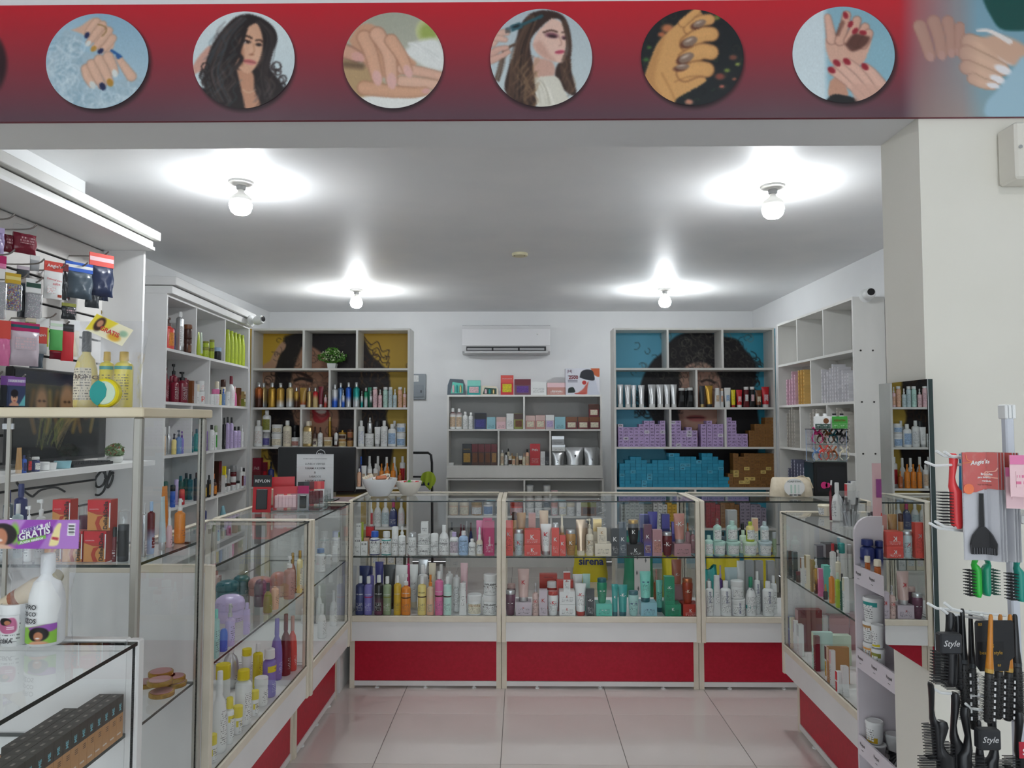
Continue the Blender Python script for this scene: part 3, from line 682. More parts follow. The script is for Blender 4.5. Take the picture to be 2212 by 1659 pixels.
# ---- yellow-backed unit
a, b = YL(YU)
row("on yellow-backed unit's second shelf, left half", 'A', a, b, LEV[2], '''
b 970 56 180 amber+brown,silver m g:.4 q
b 1027 50 178 palegold+grey,silver m g:.1 q
b 1088 55 178 gold,silver q
b 1148 55 176 gold+silver,silver m g:.1 q
b 1217 55 178 palegold+silver,silver m g:.2 q
b 1262 32 142 gold+brown,silver m q
t 1310 50 142 gold+rust,white g:.0 q
b 1355 30 142 palegold,silver q
b 1398 36 142 red+palegold,silver g:.5 q
t 1437 36 150 burgundy,silver q
b 1471 22 92 palepink+brick,silver q
''', py=860, md=.238)
row("on yellow-backed unit's second shelf, right half", 'A', a, b, LEV[2], '''
b 1538 42 165 silver+blue,silver m g:.3 q
b 1579 44 178 steel+silver,silver m g:.2 >7 q
s 1597 24 125 silver+blue,silver m q
b 1634 46 180 blue+silver,silver m g:.25 >2 q
b 1692 48 180 teal+silver,silver m g:.25 q
s 1731 18 118 silver+teal,silver m q
b 1760 28 142 green+silver,silver m g:.4 q
t 1787 30 145 green >5 q
s 1796 20 120 silver+darkgreen,silver m q
b 1826 34 146 palepink,white,palepink k:.1 nr:.8
s 1862 28 128 palepink,white,palepink
b 1900 33 146 mint,white,mint k:.14 nr:.8
b 1936 30 146 paleblue,white,paleblue k:.14 nr:.8
s 1968 28 130 paleblue,white,paleblue
b 2005 32 147 peach,white,peach k:.14 nr:.8
s 2038 24 142 palepink,white,peach
''', py=860, md=.238)
row("on yellow-backed unit's third shelf, left bay", 'A', a, b, LEV[3], '''
b 967 58 188 white,white,white i:amber
j 1040 82 100 white,white,violet
b 1045 68 158 white,white,olive ^101
j 1124 78 96 white,white,cream
j 1124 76 60 white,white,cream ^97
b 1197 60 186 cream,white,ivory i:brown
j 1255 62 66 white,white,rose
j 1250 60 150 black >10
''', py=940, md=.238)
row("on yellow-backed unit's third shelf, middle bay", 'A', a, b, LEV[3], '''
r 1343 62 182 palegold,ivory,cream i:brown
b 1360 45 180 palegold,ivory >11
s 1395 32 142 brown+cream,brown g:.3
s 1433 36 138 white,brown,white i:brown
j 1490 66 68 cream,beige,palegold i:brown
u 1501 26 208 gold,palegold >6 q
s 1547 28 138 white+brown,brown g:.3
j 1592 60 52 cream,tan,palegold
j 1592 58 50 cream,gold,brown ^52
j 1592 20 14 gold ^104 q
j 1648 46 62 tan,brown,tan
j 1648 44 60 tan,brown,copper ^63
''', py=940, md=.238)
row("on yellow-backed unit's third shelf, right bay", 'A', a, b, LEV[3], '''
b 1727 46 186 white,white,white i:blue
j 1787 66 94 white,white,white k:.2
s 1788 34 112 silver,white ^95
t 1843 44 140 white,silver,white
b 1890 52 186 white,white,white i:slate
c 1840 40 182 sage,charcoal >12
b 1948 58 162 white,white,skyblue
b 1965 40 182 white,white >12
j 2013 66 98 white,white,skyblue
j 2013 66 66 white,white,skyblue ^99
''', py=940, md=.238)
row("on yellow-backed unit's fourth shelf", 'A', a, b, LEV[4], '''
x 985 62 110 maroon,wine d:.07
x 978 58 95 burgundy ^110 d:.07
x 1030 42 170 red,maroon >4
s 1080 42 178 navy,black
n 1725 30 210 navy,blue >9
b 1712 28 130 peach,white
t 1746 38 150 white,white,beige
n 1785 44 212 white,white >10
n 1845 46 212 white,white >10
b 1788 34 165 white,white,beige
b 1830 34 165 white,white,beige
n 1908 46 205 white,white >10
n 1964 44 205 white,white >10
s 1872 30 165 orange,orange
s 1912 36 168 orange,orange
s 1955 36 168 orange,orange
s 2003 28 120 amber,orange
b 2022 40 212 white,white,red >9
''', py=1030, md=.238)
a2, b2 = YL(YU+.02)
row("on yellow-backed unit's fifth shelf, seen through glass", 'CL', a2, b2, LEV[5], '''
n 213 34 200 white,white,red
n 262 58 205 white,white,white
n 320 58 205 white,white,paleblue
n 438 52 205 white,white,white i:pink
n 378 62 195 navy,magenta "10 c:white z:.62 w:.5
''', py=1120, md=.238)
row("on yellow-backed unit's bottom shelf", 'CL', a2, b2, LEV[6]+.001, '''
x 245 48 200 cream,ivory,white
x 300 55 205 cream,white,white i:red
x 365 58 205 ivory,cream,white
x 428 50 205 white,cream,white
''', py=1230, md=.238)
pl = thing('flower_pot_plant', 'white pot with tiny white flowers on the top shelf of the yellow unit', 'plant', (*onY(715.5, 780, YU+.09)[:2], LEV[1]+.001), 0)
k_ = mpp(pl.location)
MB().lathe([(8*k_, 0), (9*k_, .003), (10.5*k_, 11*k_), (10.5*k_, 12*k_), (9*k_, 12*k_)], 4, 6.).build('pot', WHITEP, pl)
def leaves(parent, n, rx, rz, cz, size, m, name='foliage', seed=3, kind=True):
    rnd = random.Random(seed); q = MB()
    for i in range(n):
        a, t_ = rnd.uniform(0, 6.283), rnd.uniform(0, 1)**.5; z = rnd.uniform(-1, 1); r = (1-z*z)**.5*rx*rnd.uniform(.75, 1)
        c = Vector((r*math.cos(a), r*math.sin(a), cz+z*rz)); u = Vector((rnd.uniform(-1, 1), rnd.uniform(-1, 1), rnd.uniform(-.3, 1))).normalized(); v = u.orthogonal().normalized(); s = size*rnd.uniform(.7, 1.3)
        q.add([c-u*s, c+v*s*.5, c+u*s, c-v*s*.5], [(0, 1, 2, 3)])
    o = q.build(name, m, parent); o['kind'] = 'stuff'; o.scale = (1, .75, 1); return o
pl.location.y += .045
leaves(pl, 260, 32*k_, 12*k_, 26*k_, 3.4*k_, mat('4f8a2c', .5)); leaves(pl, 150, 30*k_, 12*k_, 30*k_, 2.2*k_, mat('eaf0cf', .5), 'blossoms', 5); leaves(pl, 130, 15*k_, 6*k_, 40*k_, 3*k_, mat('5d9a35', .5), 'foliage', 9)
# ---- left wall unit
a, b = LA, LB
row("on left wall unit's top shelf", 'A', a, b, LLEV[1], '''
p 342 82 228 coral,brown,orange
p 383 34 172 violet,purple
r 425 58 285 silver,white,white k:.14
b 436 44 100 clear,white >3 q
j 480 58 100 brown,brown,chestnut
j 482 58 106 brown,chestnut,brown ^101
t 562 34 170 lime,lime
t 582 30 176 palegreen,lime >3
j 612 44 72 lime,olive,lime
j 614 42 44 lime,olive ^73
j 655 38 74 lime,olive,lime
j 657 34 62 lime,olive ^75
j 690 30 140 lime,olive >7
j 715 26 138 lime,olive >7
j 700 48 92 black,skyblue,black
n 768 40 238 lime,lime,lime i:olive k:.1 nr:.55
n 796 40 234 lime,lime,lime i:olive k:.1 nr:.55
n 822 40 228 lime,lime,lime i:olive k:.1 nr:.55
n 848 40 226 lime,lime,lime i:olive k:.1 nr:.55
n 874 40 222 lime,lime,lime i:olive k:.1 nr:.55
''', py=740, md=.325, ext=True)
row("on left wall unit's second shelf", 'A', a, b, LLEV[2], '''
n 288 40 320 burgundy,black
p 318 66 245 burgundy,maroon,burgundy i:white
p 378 52 280 burgundy,black >9
r 388 60 182 burgundy,burgundy,maroon i:white
r 362 52 190 maroon,burgundy >6
r 414 56 185 burgundy,maroon >5
r 462 50 180 maroon,burgundy >4
p 440 76 222 burgundy,black,maroon i:white
r 482 38 172 maroon,burgundy
x 507 34 162 chestnut
x 540 44 140 white,cream
j 572 62 90 white,white,white "pp c:coral z:.4
j 570 56 74 white,white,white ^91 i:coral
j 654 34 75 white,white
j 682 54 112 white,pink,white i:pink
s 716 22 110 paleyellow,black
s 738 26 118 steel,blue
j 767 36 100 white,white,white
n 792 54 214 white,burgundy,white i:pink
n 818 32 140 pink,palepink
x 846 34 132 chestnut,brown
x 880 32 55 olive,cream
x 880 32 52 palegold,cream ^56
c 735 36 190 cream,brown >11
c 690 30 175 white,cream >11
''', py=860, md=.325, ext=True)
row("on left wall unit's third shelf", 'A', a, b, LLEV[3], '''
p 262 36 210 beige,brown
s 290 40 180 white,white
n 318 34 200 grey,white
n 345 38 200 silver,white
s 384 34 150 paleyellow,charcoal
p 418 40 170 steel,slate
p 440 28 160 violet,purple
n 470 34 180 grey,charcoal >6
b 510 30 150 darkteal,black
b 545 34 160 teal,darkteal >5
b 580 32 170 white,black
b 612 24 180 purple,indigo
b 652 40 182 white,black,white
b 655 34 190 olive,black >8
c 682 22 176 white,sage,grass
r 742 26 226 black,black
r 766 30 228 lilac,black,lilac
r 794 30 222 lilac,black,lilac
b 820 36 152 lilac,black,lilac
b 845 34 150 lilac,black,lilac
s 870 24 160 white,white
''', py=960, md=.325, ext=True)
row("on left wall unit's fourth shelf", 'A', a, b, LLEV[4], '''
c 265 44 160 grey,silver,silver
c 322 38 200 darkteal+silver,darkgreen g:.1
c 376 36 160 blue,black
c 400 30 180 lilac,lilac >5
c 442 38 110 red,coral
b 430 44 185 darkgreen,darkteal >9
b 470 40 190 darkgreen,black >9
b 500 34 185 darkteal,black >7
b 545 40 200 charcoal,brown
x 628 62 224 brown,wine >8
x 690 56 222 brown,wine >8
b 606 24 130 black,gold,mustard
b 634 26 160 black,black,gold
b 668 44 120 brown,black,orange
x 655 34 150 amber >5
x 742 34 70 white,charcoal
x 742 34 60 white,paleyellow ^71
x 742 24 62 yellow ^131
j 772 34 60 white,brown
n 776 30 150 white,white,white >4
j 808 40 56 white,wine,white
j 808 40 60 white,wine ^57
j 820 44 160 wine,silver >8
j 836 36 60 white,black
b 864 34 150 white,white,wine
r 905 32 138 white,black,lilac
''', py=1060, md=.325, ext=True)
row("on left wall unit's fifth shelf", 'G', a, b, LLEV[5]+.19, '''
b 175 34 140 navy,white
t 338 60 90 skyteal,aqua
''', py=1110, md=.325, ext=True)
row("low on left wall unit, seen over the counter", 'G', a, b, LLEV[5], '''
x 160 24 90 white
j 215 34 100 white,pink
x 262 28 90 white,steel
b 292 24 95 skyteal,blue
j 332 30 96 cream,white
n 385 44 120 pink,palepink,magenta
x 440 46 110 tan,gold
x 470 40 120 olive,cream
''', py=1210, md=.325, ext=True)
# ---- middle unit
a, b = YL(YM)
row("on top of the low middle shelf", 'M', a, b, 1.91, '''
x 648 112 125 teal,aqua,palepink d:.06
x 930 108 168 red,coral,yellow d:.08 "LITTLE_MISS_GLOW_BETTER c:white z:.82 w:.8
x 1062 140 135 plum,maroon,purple d:.10
x 1198 132 110 white,white,white d:.12 q
x 1350 160 104 rose,palepink d:.12 "Signature c:white z:.3 w:.5
''', py=840, md=.285)
row("on upper shelf of the low middle unit", 'M', a, b, 1.527, '''
b 460 56 178 wine+white,white,beige g:.75
b 518 58 175 wine+white,white,beige g:.75
b 573 44 148 white,white,white
b 622 46 142 white,white,white >1
x 702 98 138 navy,black,indigo
x 795 72 102 skyteal,skyteal
x 880 78 102 palepink,rosepale
x 955 60 132 white,white,white
x 1028 76 132 olive,brown,chestnut
x 1128 82 115 rose,rosepale,cream
x 1213 80 118 rose,rosepale,cream
x 1294 72 122 lilacgrey,white,lilac
x 1380 88 104 skyteal,skyteal
x 1478 94 104 wine,chestnut,cream
x 1578 92 104 wine,chestnut,cream
x 1680 92 104 wine,chestnut,cream
x 1668 84 106 wine,brown,cream ^105
''', py=910, md=.285)
row("on lower shelf of the low middle unit", 'M', a, b, 1.123, '''
x 455 40 22 white
x 588 80 182 black,charcoal,gold d:.05 "Black_Hair_Dye c:gold z:.75 w:.7
x 656 52 182 brown,wine,chestnut d:.05
x 711 52 182 brown,wine,chestnut d:.05
x 766 50 182 brown,wine,chestnut d:.05
x 820 50 182 brown,wine,tan d:.05
b 888 30 130 cream,silver,beige
b 922 30 110 silver,black,white
b 940 22 140 cream,black >6
j 956 32 80 white,cream,brown
s 972 22 100 cream,tan >5
j 986 30 78 cream,tan,peach
s 1015 24 100 beige,cream >4
j 1044 34 80 cream,white,brown
s 1074 24 100 cream,peach
b 1103 34 136 peach,black,beige
x 1168 86 182 red,red "Pitfo c:white z:.72 w:.6
x 1234 38 118 white,white,white
x 1272 36 118 charcoal,black
f 1362 100 118 silver,silver "7 z:.25 w:.16
x 1367 112 56 white,silver ^119
x 1363 106 72 grey,silver ^176
f 1510 160 150 silver,silver "9 z:.5 w:.1
f 1658 136 150 silver,silver "9 z:.3 w:.1
''', py=990, md=.285)
row("on base unit's upper shelf behind the middle counter", 'CM', a, b, .564, '''
g 390 90 75 white,white,white
g 390 90 75 white,white,white ^76
g 390 85 75 white,white,white ^152
g 390 80 75 white,grey ^228
g 475 90 75 white,white,white
g 475 90 75 white,white,white ^76
g 475 85 75 white,white ^152
g 560 80 75 silver,white,slate
g 560 80 75 silver,white,slate ^76
g 560 80 75 white,white ^152
g 560 76 75 white,grey ^228
j 633 72 130 palepink,rose,white
j 633 70 120 white,palepink ^131
j 715 80 125 cream,white,white
j 795 80 125 white,cream,white
x 875 44 145 white,white
x 970 160 140 chestnut,olive,brown d:.05
j 260 135 130 coral,brick,palepink
''', py=1080, md=.285)
row("on base unit's upper shelf behind the bowls' counter", 'CL', a, b, .564, '''
j 828 74 105 beige,cream,cream
j 908 72 105 beige,ivory,cream
j 1002 84 105 tan,gold,white
c 1087 76 110 white,silver,steel
c 1178 84 110 silver,silver,slate
''', py=1090, md=.285)
row("on base unit's lower shelf behind the bowls' counter", 'CL', a, b, .15, '''
s 815 36 230 white,black
n 882 34 215 burgundy,maroon
n 925 36 235 grey,silver
n 955 34 225 navy,wine
n 905 34 200 maroon,burgundy >6
''', py=1200, md=.285)
# ---- blue-backed unit
a, b = YL(YU)
row("on blue-backed unit's second shelf, left half", 'B', a, b, LEV[2], '''
t 158 54 196 silver,white i:grey
t 222 58 194 silver,white
t 274 44 190 silver,white
t 338 56 190 silver,white
t 428 70 196 silver,white
t 497 64 196 silver,white
t 556 62 196 silver,white
t 612 62 196 silver,white
u 680 64 166 black,white,charcoal k:.1
u 715 40 164 black,white >5
u 752 62 168 black,white,charcoal
''', py=860, md=.238)
row("on blue-backed unit's second shelf, right half", 'B', a, b, LEV[2], '''
t 855 50 184 charcoal,palegold
t 915 66 186 gold,charcoal
u 985 50 166 white,white,beige i:black
u 1025 34 162 white,beige,peach >3
t 1072 56 168 white,white,skyblue
t 1121 40 150 yellow,brick,yellow
t 1172 52 150 red,white,palepink
u 1232 52 175 wine,white,white
u 1282 52 176 black,white,palepink
t 1336 56 148 chestnut,black,cream
t 1395 66 176 red,white,palepink
p 1446 40 155 burgundy,black
c 1420 30 165 charcoal,black >8
''', py=860, md=.238)
''''''
PUR = boxmat('purple_carton', 'bfa6d6', ink='3a2a55'); PURW = boxmat('white_label_carton', 'd9d3e4', ink='222222')
stack('B', a, b, LEV[3], 44, 27.5, [(154, 7), (198, 6), (242, 6), (286, 6), (330, 7), (375, 8), (420, 8), (465, 7), (510, 8)], PUR, 'purple_carton', 'purple carton', "left bay of blue-backed unit's third shelf", alt=PURW, altp=.03, py=930)
stack('B', a, b, LEV[3], 46, 27.5, [(596, 8), (642, 8), (688, 5), (734, 6), (780, 5), (855, 7), (905, 8), (952, 7), (998, 7)], PUR, 'purple_carton', 'purple carton', "middle bay of blue-backed unit's third shelf", alt=PURW, altp=.06, py=930)
stack('B', a, b, LEV[3], 46, 27.5, [(1072, 9), (1110, 8), (1156, 4), (1204, 4)], PUR, 'purple_carton', 'purple carton', "right bay of blue-backed unit's third shelf", alt=PURW, altp=.05, py=930)
BRN = boxmat('brown_carton', '8a5f2e', ink='6b4722'); BRNL = boxmat('yellow_label_carton', 'd8bf72', ink='7a5a2a')
stack('B', a, b, LEV[3], 46, 27.5, [(1262, 5), (1308, 7), (1354, 7), (1400, 9), (1445, 9)], BRN, 'brown_carton', 'brown carton', "right of the purple cartons, blue-backed unit", py=930)
TUR = boxmat('turquoise_carton', '1f92b6', ink='2b98b8'); TURL = boxmat('turquoise_label_carton', '4fb0cf', ink='16405a')
hts = [7, 8, 9, 9, 8, 7, 8, 8, 8, 10, 10, 9, 9, 9, 8, 10, 10, 9, 8]
stack('B', a, b, LEV[4], 46, 28.5, [(166+46.5*i, n) for i, n in enumerate(hts)], TUR, 'turquoise_carton', 'turquoise carton', "on blue-backed unit's fourth shelf", alt=TURL, altp=.10, py=1020)
stack('B', a, b, LEV[4], 46, 28.5, [(1048, 3)], TUR, 'turquoise_carton', 'turquoise carton', "short pile beside the brown cartons", py=1020)
stack('B', a, b, LEV[4], 46, 28.5, [(1084, 4), (1130, 10), (1176, 9), (1222, 10), (1268, 10), (1314, 10), (1360, 10), (1406, 10), (1451, 10)], BRN, 'brown_carton', 'brown carton', "right of the turquoise cartons, blue-backed unit", alt=BRNL, altp=.10, py=1020)
GRY = boxmat('grey_carton', '8e9590', ink='3c423e'); GLD = boxmat('gold_carton', 'd0a52a', ink='7a5a10'); WHT = boxmat('white_carton', 'd6d6d4', ink='2a2a2a'); REDc = boxmat('red_carton', '9c2430', ink='6a1018'); LILc = boxmat('lilac_carton', '9a90a4', ink='3a3444')
a3, b3 = YL(YU+.02)
stack('CM', a3, b3, LEV[5], 44, 32, [(1310+45*i, n) for i, n in enumerate([7, 7, 8, 8, 7, 7, 7])], GRY, 'grey_carton', 'grey carton', 'low on the blue-backed unit', py=1090)
stack('CM', a3, b3, LEV[5], 44, 32, [(1630, 8), (1676, 8), (1722, 7)], WHT, 'white_carton', 'white carton', 'between grey and gold cartons', py=1090)
stack('CM', a3, b3, LEV[5], 44, 32, [(1768, 8), (1812, 7), (1856, 7)], GLD, 'gold_carton', 'gold carton', 'low on the blue-backed unit', py=1090)
stack('CR', a3, b3, LEV[5], 34, 24, [(162+35*i, n) for i, n in enumerate([8, 8, 7])], REDc, 'red_carton', 'red carton', 'behind the pale green tubs', py=1110)
stack('CR', a3, b3, LEV[5], 34, 24, [(270+35*i, n) for i, n in enumerate([8, 8, 8, 7])], BRN, 'brown_carton', 'brown carton', 'behind the pale green tubs', py=1110)
stack('CR', a3, b3, LEV[5], 38, 24, [(415+39*i, n) for i, n in enumerate([8, 8, 7, 7, 6])], LILc, 'lilac_carton', 'lilac carton', 'behind the pale green tubs', py=1110)
# ---- right wall unit small cartons
a, b = RB, RA
PNK = boxmat('pink_carton', 'dcb6c6', ink='50303c'); YEL = boxmat('amber_carton', 'd5ac62', ink='40301c'); WH2 = boxmat('white_small_carton', 'd3d2d6', ink='7c7a80'); GR2 = boxmat('grey_small_carton', 'b9b5ac', ink='2b2926'); NV2 = boxmat('navy_carton', '6d7086', ink='e8e8f0')
stack('R', a, b, 1.762, 19, 26, [(235, 7), (255, 7), (274, 9), (293, 8)], PNK, 'pink_carton', 'small pink carton', "right wall unit's second shelf", depth=.10, py=830)
stack('R', a, b, 1.762, 19, 27, [(322, 9), (341, 9), (360, 9)], YEL, 'amber_carton', 'small amber carton', 'beside the pink cartons', depth=.10, py=830)
stack('R', a, b, 1.762, 20, 24, [(492, 10), (512, 9), (532, 9), (552, 10), (571, 11), (590, 10), (610, 10)], WH2, 'white_carton', 'small white carton', "taller white block, right wall unit's second shelf", depth=.10, py=830)
stack('R', a, b, 1.762, 22, 25, [(642, 9), (662, 8), (682, 8)], WH2, 'white_carton', 'small white carton', "near end of right wall unit's second shelf", depth=.10, py=830)
stack('R', a, b, 1.378, 17, 24, [(240, 10), (257, 11), (275, 12), (292, 11)], GR2, 'grey_carton', 'grey-white carton', "left bay of right wall unit's third shelf", depth=.10, py=940)
stack('R', a, b, 1.378, 22, 26, [(410, 10), (432, 11), (455, 11)], GR2, 'grey_carton', 'grey-white carton', 'behind the claw clip stand', depth=.10, py=940)
stack('R', a, b, 1.378, 22, 26, [(605, 12), (628, 11), (650, 11), (672, 10), (692, 9)], GR2, 'grey_carton', 'grey-white carton', "right bay of right wall unit's third shelf", depth=.10, py=940)
stack('R', a, b, .99, 21, 22, [(250, 7), (272, 10), (294, 10), (316, 9), (338, 9), (360, 8), (382, 8)], NV2, 'navy_carton', 'navy and white carton', 'behind the beige toiletry bag', depth=.10, py=1040)
stack('R', a, b, .99, 22, 24, [(680, 7), (702, 6)], NV2, 'navy_carton', 'navy and white carton', 'right of the black display box', depth=.10, py=1040)
# ---- centre counters
a, b = YL(YC, .035)
row("on upper shelf of the bowls' counter", 'C2', a, b, .80, '''
x 205 80 235 white,white,white "K18 z:.82
x 214 58 184 white,white,white ^236 "K18 z:.82
x 258 34 410 lime >7 q
x 293 80 180 white,white,white "K18 z:.84
x 318 66 205 peach >6 q
x 368 105 335 maroon,red >12 q
b 428 136 312 white,blue,white "K18 z:.55 =.0:.05:navy =.62:.66:navy cr:1.7 k:.27 w:.5
b 583 132 308 white,white,white "K18 z:.55 =.0:.05:teal =.62:.66:teal cr:1.7 k:.27 w:.5
c 697 88 378 white,white,white "OLAPLEX z:.42 =.34:.355:brown k:.68
s 790 94 376 white,white,white "OLAPLEX z:.4
c 926 104 304 white,silver,white "OLAPLEX z:.38 =.24:.26:black k:.78
j 1083 176 138 white,white,white "OLAPLEX z:.42 =.22:.26:black k:.18 w:.6
j 1083 172 134 white,white,white ^139 "OLAPLEX z:.42 =.22:.26:black k:.18 w:.6
x 1090 90 168 white,white,white ^274 "OLAPLEX z:.5
c 1221 104 290 white,white,white "OLAPLEX z:.42 k:.8
n 1347 134 392 white,white,white "OLAPLEX z:.4 k:.24
b 1482 120 300 white,lilac,lilacgrey "OLAPLEX z:.62 cr:1.2
b 1606 124 318 skyblue,white,skyblue "OLAPLEX z:.6
b 1720 98 216 white,white,white "OLAPLEX z:.5
d 1820 90 372 ivory,white,white "OLAP z:.36
x 1950 132 448 magenta,magenta d:.05 "Goddess v c:white z:.42 w:.2 hh:.6
t 1825 108 430 pink,pink >8
x 1925 120 462 fuchsia >7 q
''', py=1170, md=.43)
row("on lower shelf of the bowls' counter", 'CL', a, b, .44, '''
b 130 66 286 navy,white "milk_shake c:white z:.55 i:white
b 192 62 284 violet,white "milk_shake c:white z:.55 =.46:.49:magenta
b 270 66 292 black+plum,white "milk_shake c:white z:.55 g:.3
b 333 62 284 sage,white "milk_shake c:white z:.55 =.46:.49:olive
b 410 56 292 mustard,white "milk_shake c:white z:.55
p 473 70 300 orange,white "milk_shake c:white z:.55 =.42:.45:brown
b 593 64 284 paleyellow,white "milk_shake c:brown z:.6 =.47:.5:brown
s 655 54 298 beige+peach,orange
b 720 62 325 pink,white "milk_shake c:white z:.55 =.43:.46:brown
b 783 60 285 mint,white "milk_shake c:white z:.6 =.48:.51:brown
u 898 56 235 white,white,white "milk_shake z:.8 =.55:.6:brown
j 986 110 150 white,white,cream "milk_shake c:tan z:.5
j 1100 110 148 white,white,white "milk_shake z:.55 =.38:.44:brown
j 1104 104 150 white,white,white ^149 "milk_shake z:.55 =.38:.44:brown
t 165 86 316 navy,navy >14
b 212 44 330 violet,navy >10
t 281 86 326 indigo,navy >15
t 348 94 324 charcoal,black >14
t 440 90 322 white,cream >14
t 540 86 316 white,cream,white >13
t 598 80 352 silver,white >16
b 600 76 330 white,white >12
t 662 72 330 cream,white >16
n 735 64 340 white,white >11
p 797 52 380 white,clear >14
p 850 50 368 white,clear,white >9
t 906 60 346 palepink,white,white >13 i:red
b 490 34 385 magenta,burgundy >17
''', py=1300, md=.43)
row("on upper shelf of the middle counter", 'CM', a, b, .80, '''
x 180 84 345 coral,coral,coral "K c:grey z:.62 w:.4
K 280 100 256 paleblue,silver,paleblue "K c:red z:.5 w:.34
x 415 158 116 coral,coral "K c:white z:.5 w:.2 d:.09
x 415 156 136 coral,coral ^117 "K c:white z:.5 w:.25 d:.09
t 547 118 308 white,silver,white "K c:red z:.66 w:.4
x 640 84 272 coral,coral "K c:white z:.6 w:.45
c 645 62 310 coral,silver >5 k:.8
x 715 60 202 coral,coral "K c:white z:.6 w:.5
K 796 104 252 tan,silver,tan "K c:white z:.5 w:.3
t 893 112 352 champagne,cream
u 930 90 300 champagne,champagne >5
b 985 78 268 ivory,ivory,ivory "K c:tan z:.5 w:.45
p 985 60 330 ivory,cream >6
x 1112 160 122 ivory,ivory,ivory d:.09
x 1106 90 152 ivory,ivory,ivory ^123 "K c:tan z:.7 w:.3
x 1236 78 268 charcoal,charcoal "K c:white z:.62 w:.5
x 1312 74 332 slate,slate "K c:white z:.5 w:.45
x 1434 160 114 black,black "K c:white z:.5 w:.2 d:.09
K 1420 108 236 black,gold,black ^115 "K c:white z:.5 w:.3
x 1556 88 310 plum+indigo,plum g:.3 "K c:white z:.62 w:.4
x 1653 96 258 mauve,mauve,rose "-_- c:white z:.6 w:.6
K 1756 100 232 wine,silver,wine "-K- c:white z:.5 w:.7
x 1896 164 120 mauve,mauve,mauve d:.09
t 1878 112 292 rose,silver ^121 "-K- c:white z:.66 w:.7
s 2004 70 262 mauve,silver "-K- c:white z:.5 w:.7
s 1965 50 300 mauve,copper >7
t 300 104 378 tan,beige >15
c 235 48 388 tan,brown >15 k:.8
x 412 70 378 mauve,rose >15
t 530 92 400 beige,copper >15
d 710 60 368 tan,cream >9
x 1060 84 330 ivory,palegold >13
t 1608 112 395 indigo,silver >13
x 1528 80 372 indigo,navy >13
x 1740 78 376 navy,indigo,wine >13
x 1835 70 300 indigo,violet >12
''', py=1180, md=.43)
row("on lower shelf of the middle counter", 'CM', a, b, .44, '''
K 196 104 246 plum,silver,plum "-_- c:white z:.5 w:.5
K 205 90 280 plum,rosepale >7
x 328 156 136 lilacgrey,lilacgrey,lilacgrey "K c:brick z:.6 w:.12 d:.1
t 326 118 318 rosepale,silver ^137 "K c:red z:.6 w:.3
s 446 64 322 rosepale,silver,rosepale "-K- c:red z:.45 w:.7
x 523 80 260 lilacgrey,lilacgrey "K c:brick z:.6 w:.4
K 620 106 238 white,brick,white "-K- c:red z:.55 w:.6
K 608 100 296 white,white >9 =.72:.8:brick
x 758 156 116 white,white,white "K c:brick z:.6 w:.14 d:.1
x 758 154 124 white,white,white ^117 "K c:brick z:.6 w:.14 d:.1
x 758 68 192 white,brick,white ^242 "-K- c:brick z:.55 w:.6
x 600 240 342 brick,brick >14 d:.05 "KÉRASTASE c:wine z:.92 w:.5
x 735 170 300 coral,coral >12 d:.05 q
t 892 116 312 white,brick,white "-K- c:red z:.66 w:.55
t 865 100 360 white,peach >11
t 950 88 362 mint,aqua >12
x 990 80 268 charcoal,charcoal "-K- c:white z:.6 w:.6
x 1120 154 124 turquoise,turquoise,turquoise "-_- c:white z:.5 w:.3 d:.1
K 1108 100 242 green,darkteal,green ^125 "-_- c:white z:.5 w:.5
t 1228 84 314 teal,darkteal "K c:white z:.6 w:.3
t 1308 108 304 teal,darkteal "-K- c:white z:.68 w:.6
K 1420 104 244 seafoam,darkteal,seafoam "-_- c:navy z:.5 w:.6
x 1562 156 136 skyteal,skyteal,skyteal "-_- c:navy z:.5 w:.3 d:.1
t 1540 112 298 aqua,darkteal,aqua ^137 "-_- c:navy z:.66 w:.6
t 1668 98 312 aqua,darkteal,aqua "-_- c:navy z:.62 w:.6
x 1800 156 122 green,green,green "K c:white z:.6 w:.16 d:.1
x 1776 96 270 green,green,green ^123 "-K- c:white z:.6 w:.5
x 1972 150 122 brick,brick "K c:white z:.5 w:.16 d:.1
K 1960 106 246 rust,copper,rust ^123 "-K- c:cream z:.5 w:.5
t 1852 100 480 terracotta,copper >14 "-K- c:white z:.7 w:.5
x 1870 120 250 mauve >12 q
s 1650 56 402 copper,rose >12
''', py=1300, md=.43)
row("on upper shelf of the green tubs' counter", 'CR', a, b, .80, '''
b 176 60 152 mint,mint,white
g 253 96 106 mint,mint,white
g 355 106 106 mint,mint,white
g 480 110 106 palegreen,palegreen,white
g 593 106 106 paleblue,paleblue,white
s 241 60 170 mint,clear,white ^107
b 350 80 150 mint,mint,white ^107
b 486 62 146 paleyellow+lime,lime,white ^107
b 593 62 146 paleblue,paleblue,white ^107
b 428 54 210 black,black >11
b 432 54 170 palegreen,palegreen,white >7
x 346 72 312 grey,silver >13
x 520 42 255 cream,peach,white >13
b 284 34 160 slate,black >9
c 665 30 170 sage,grey >4
''', py=1150, md=.43)
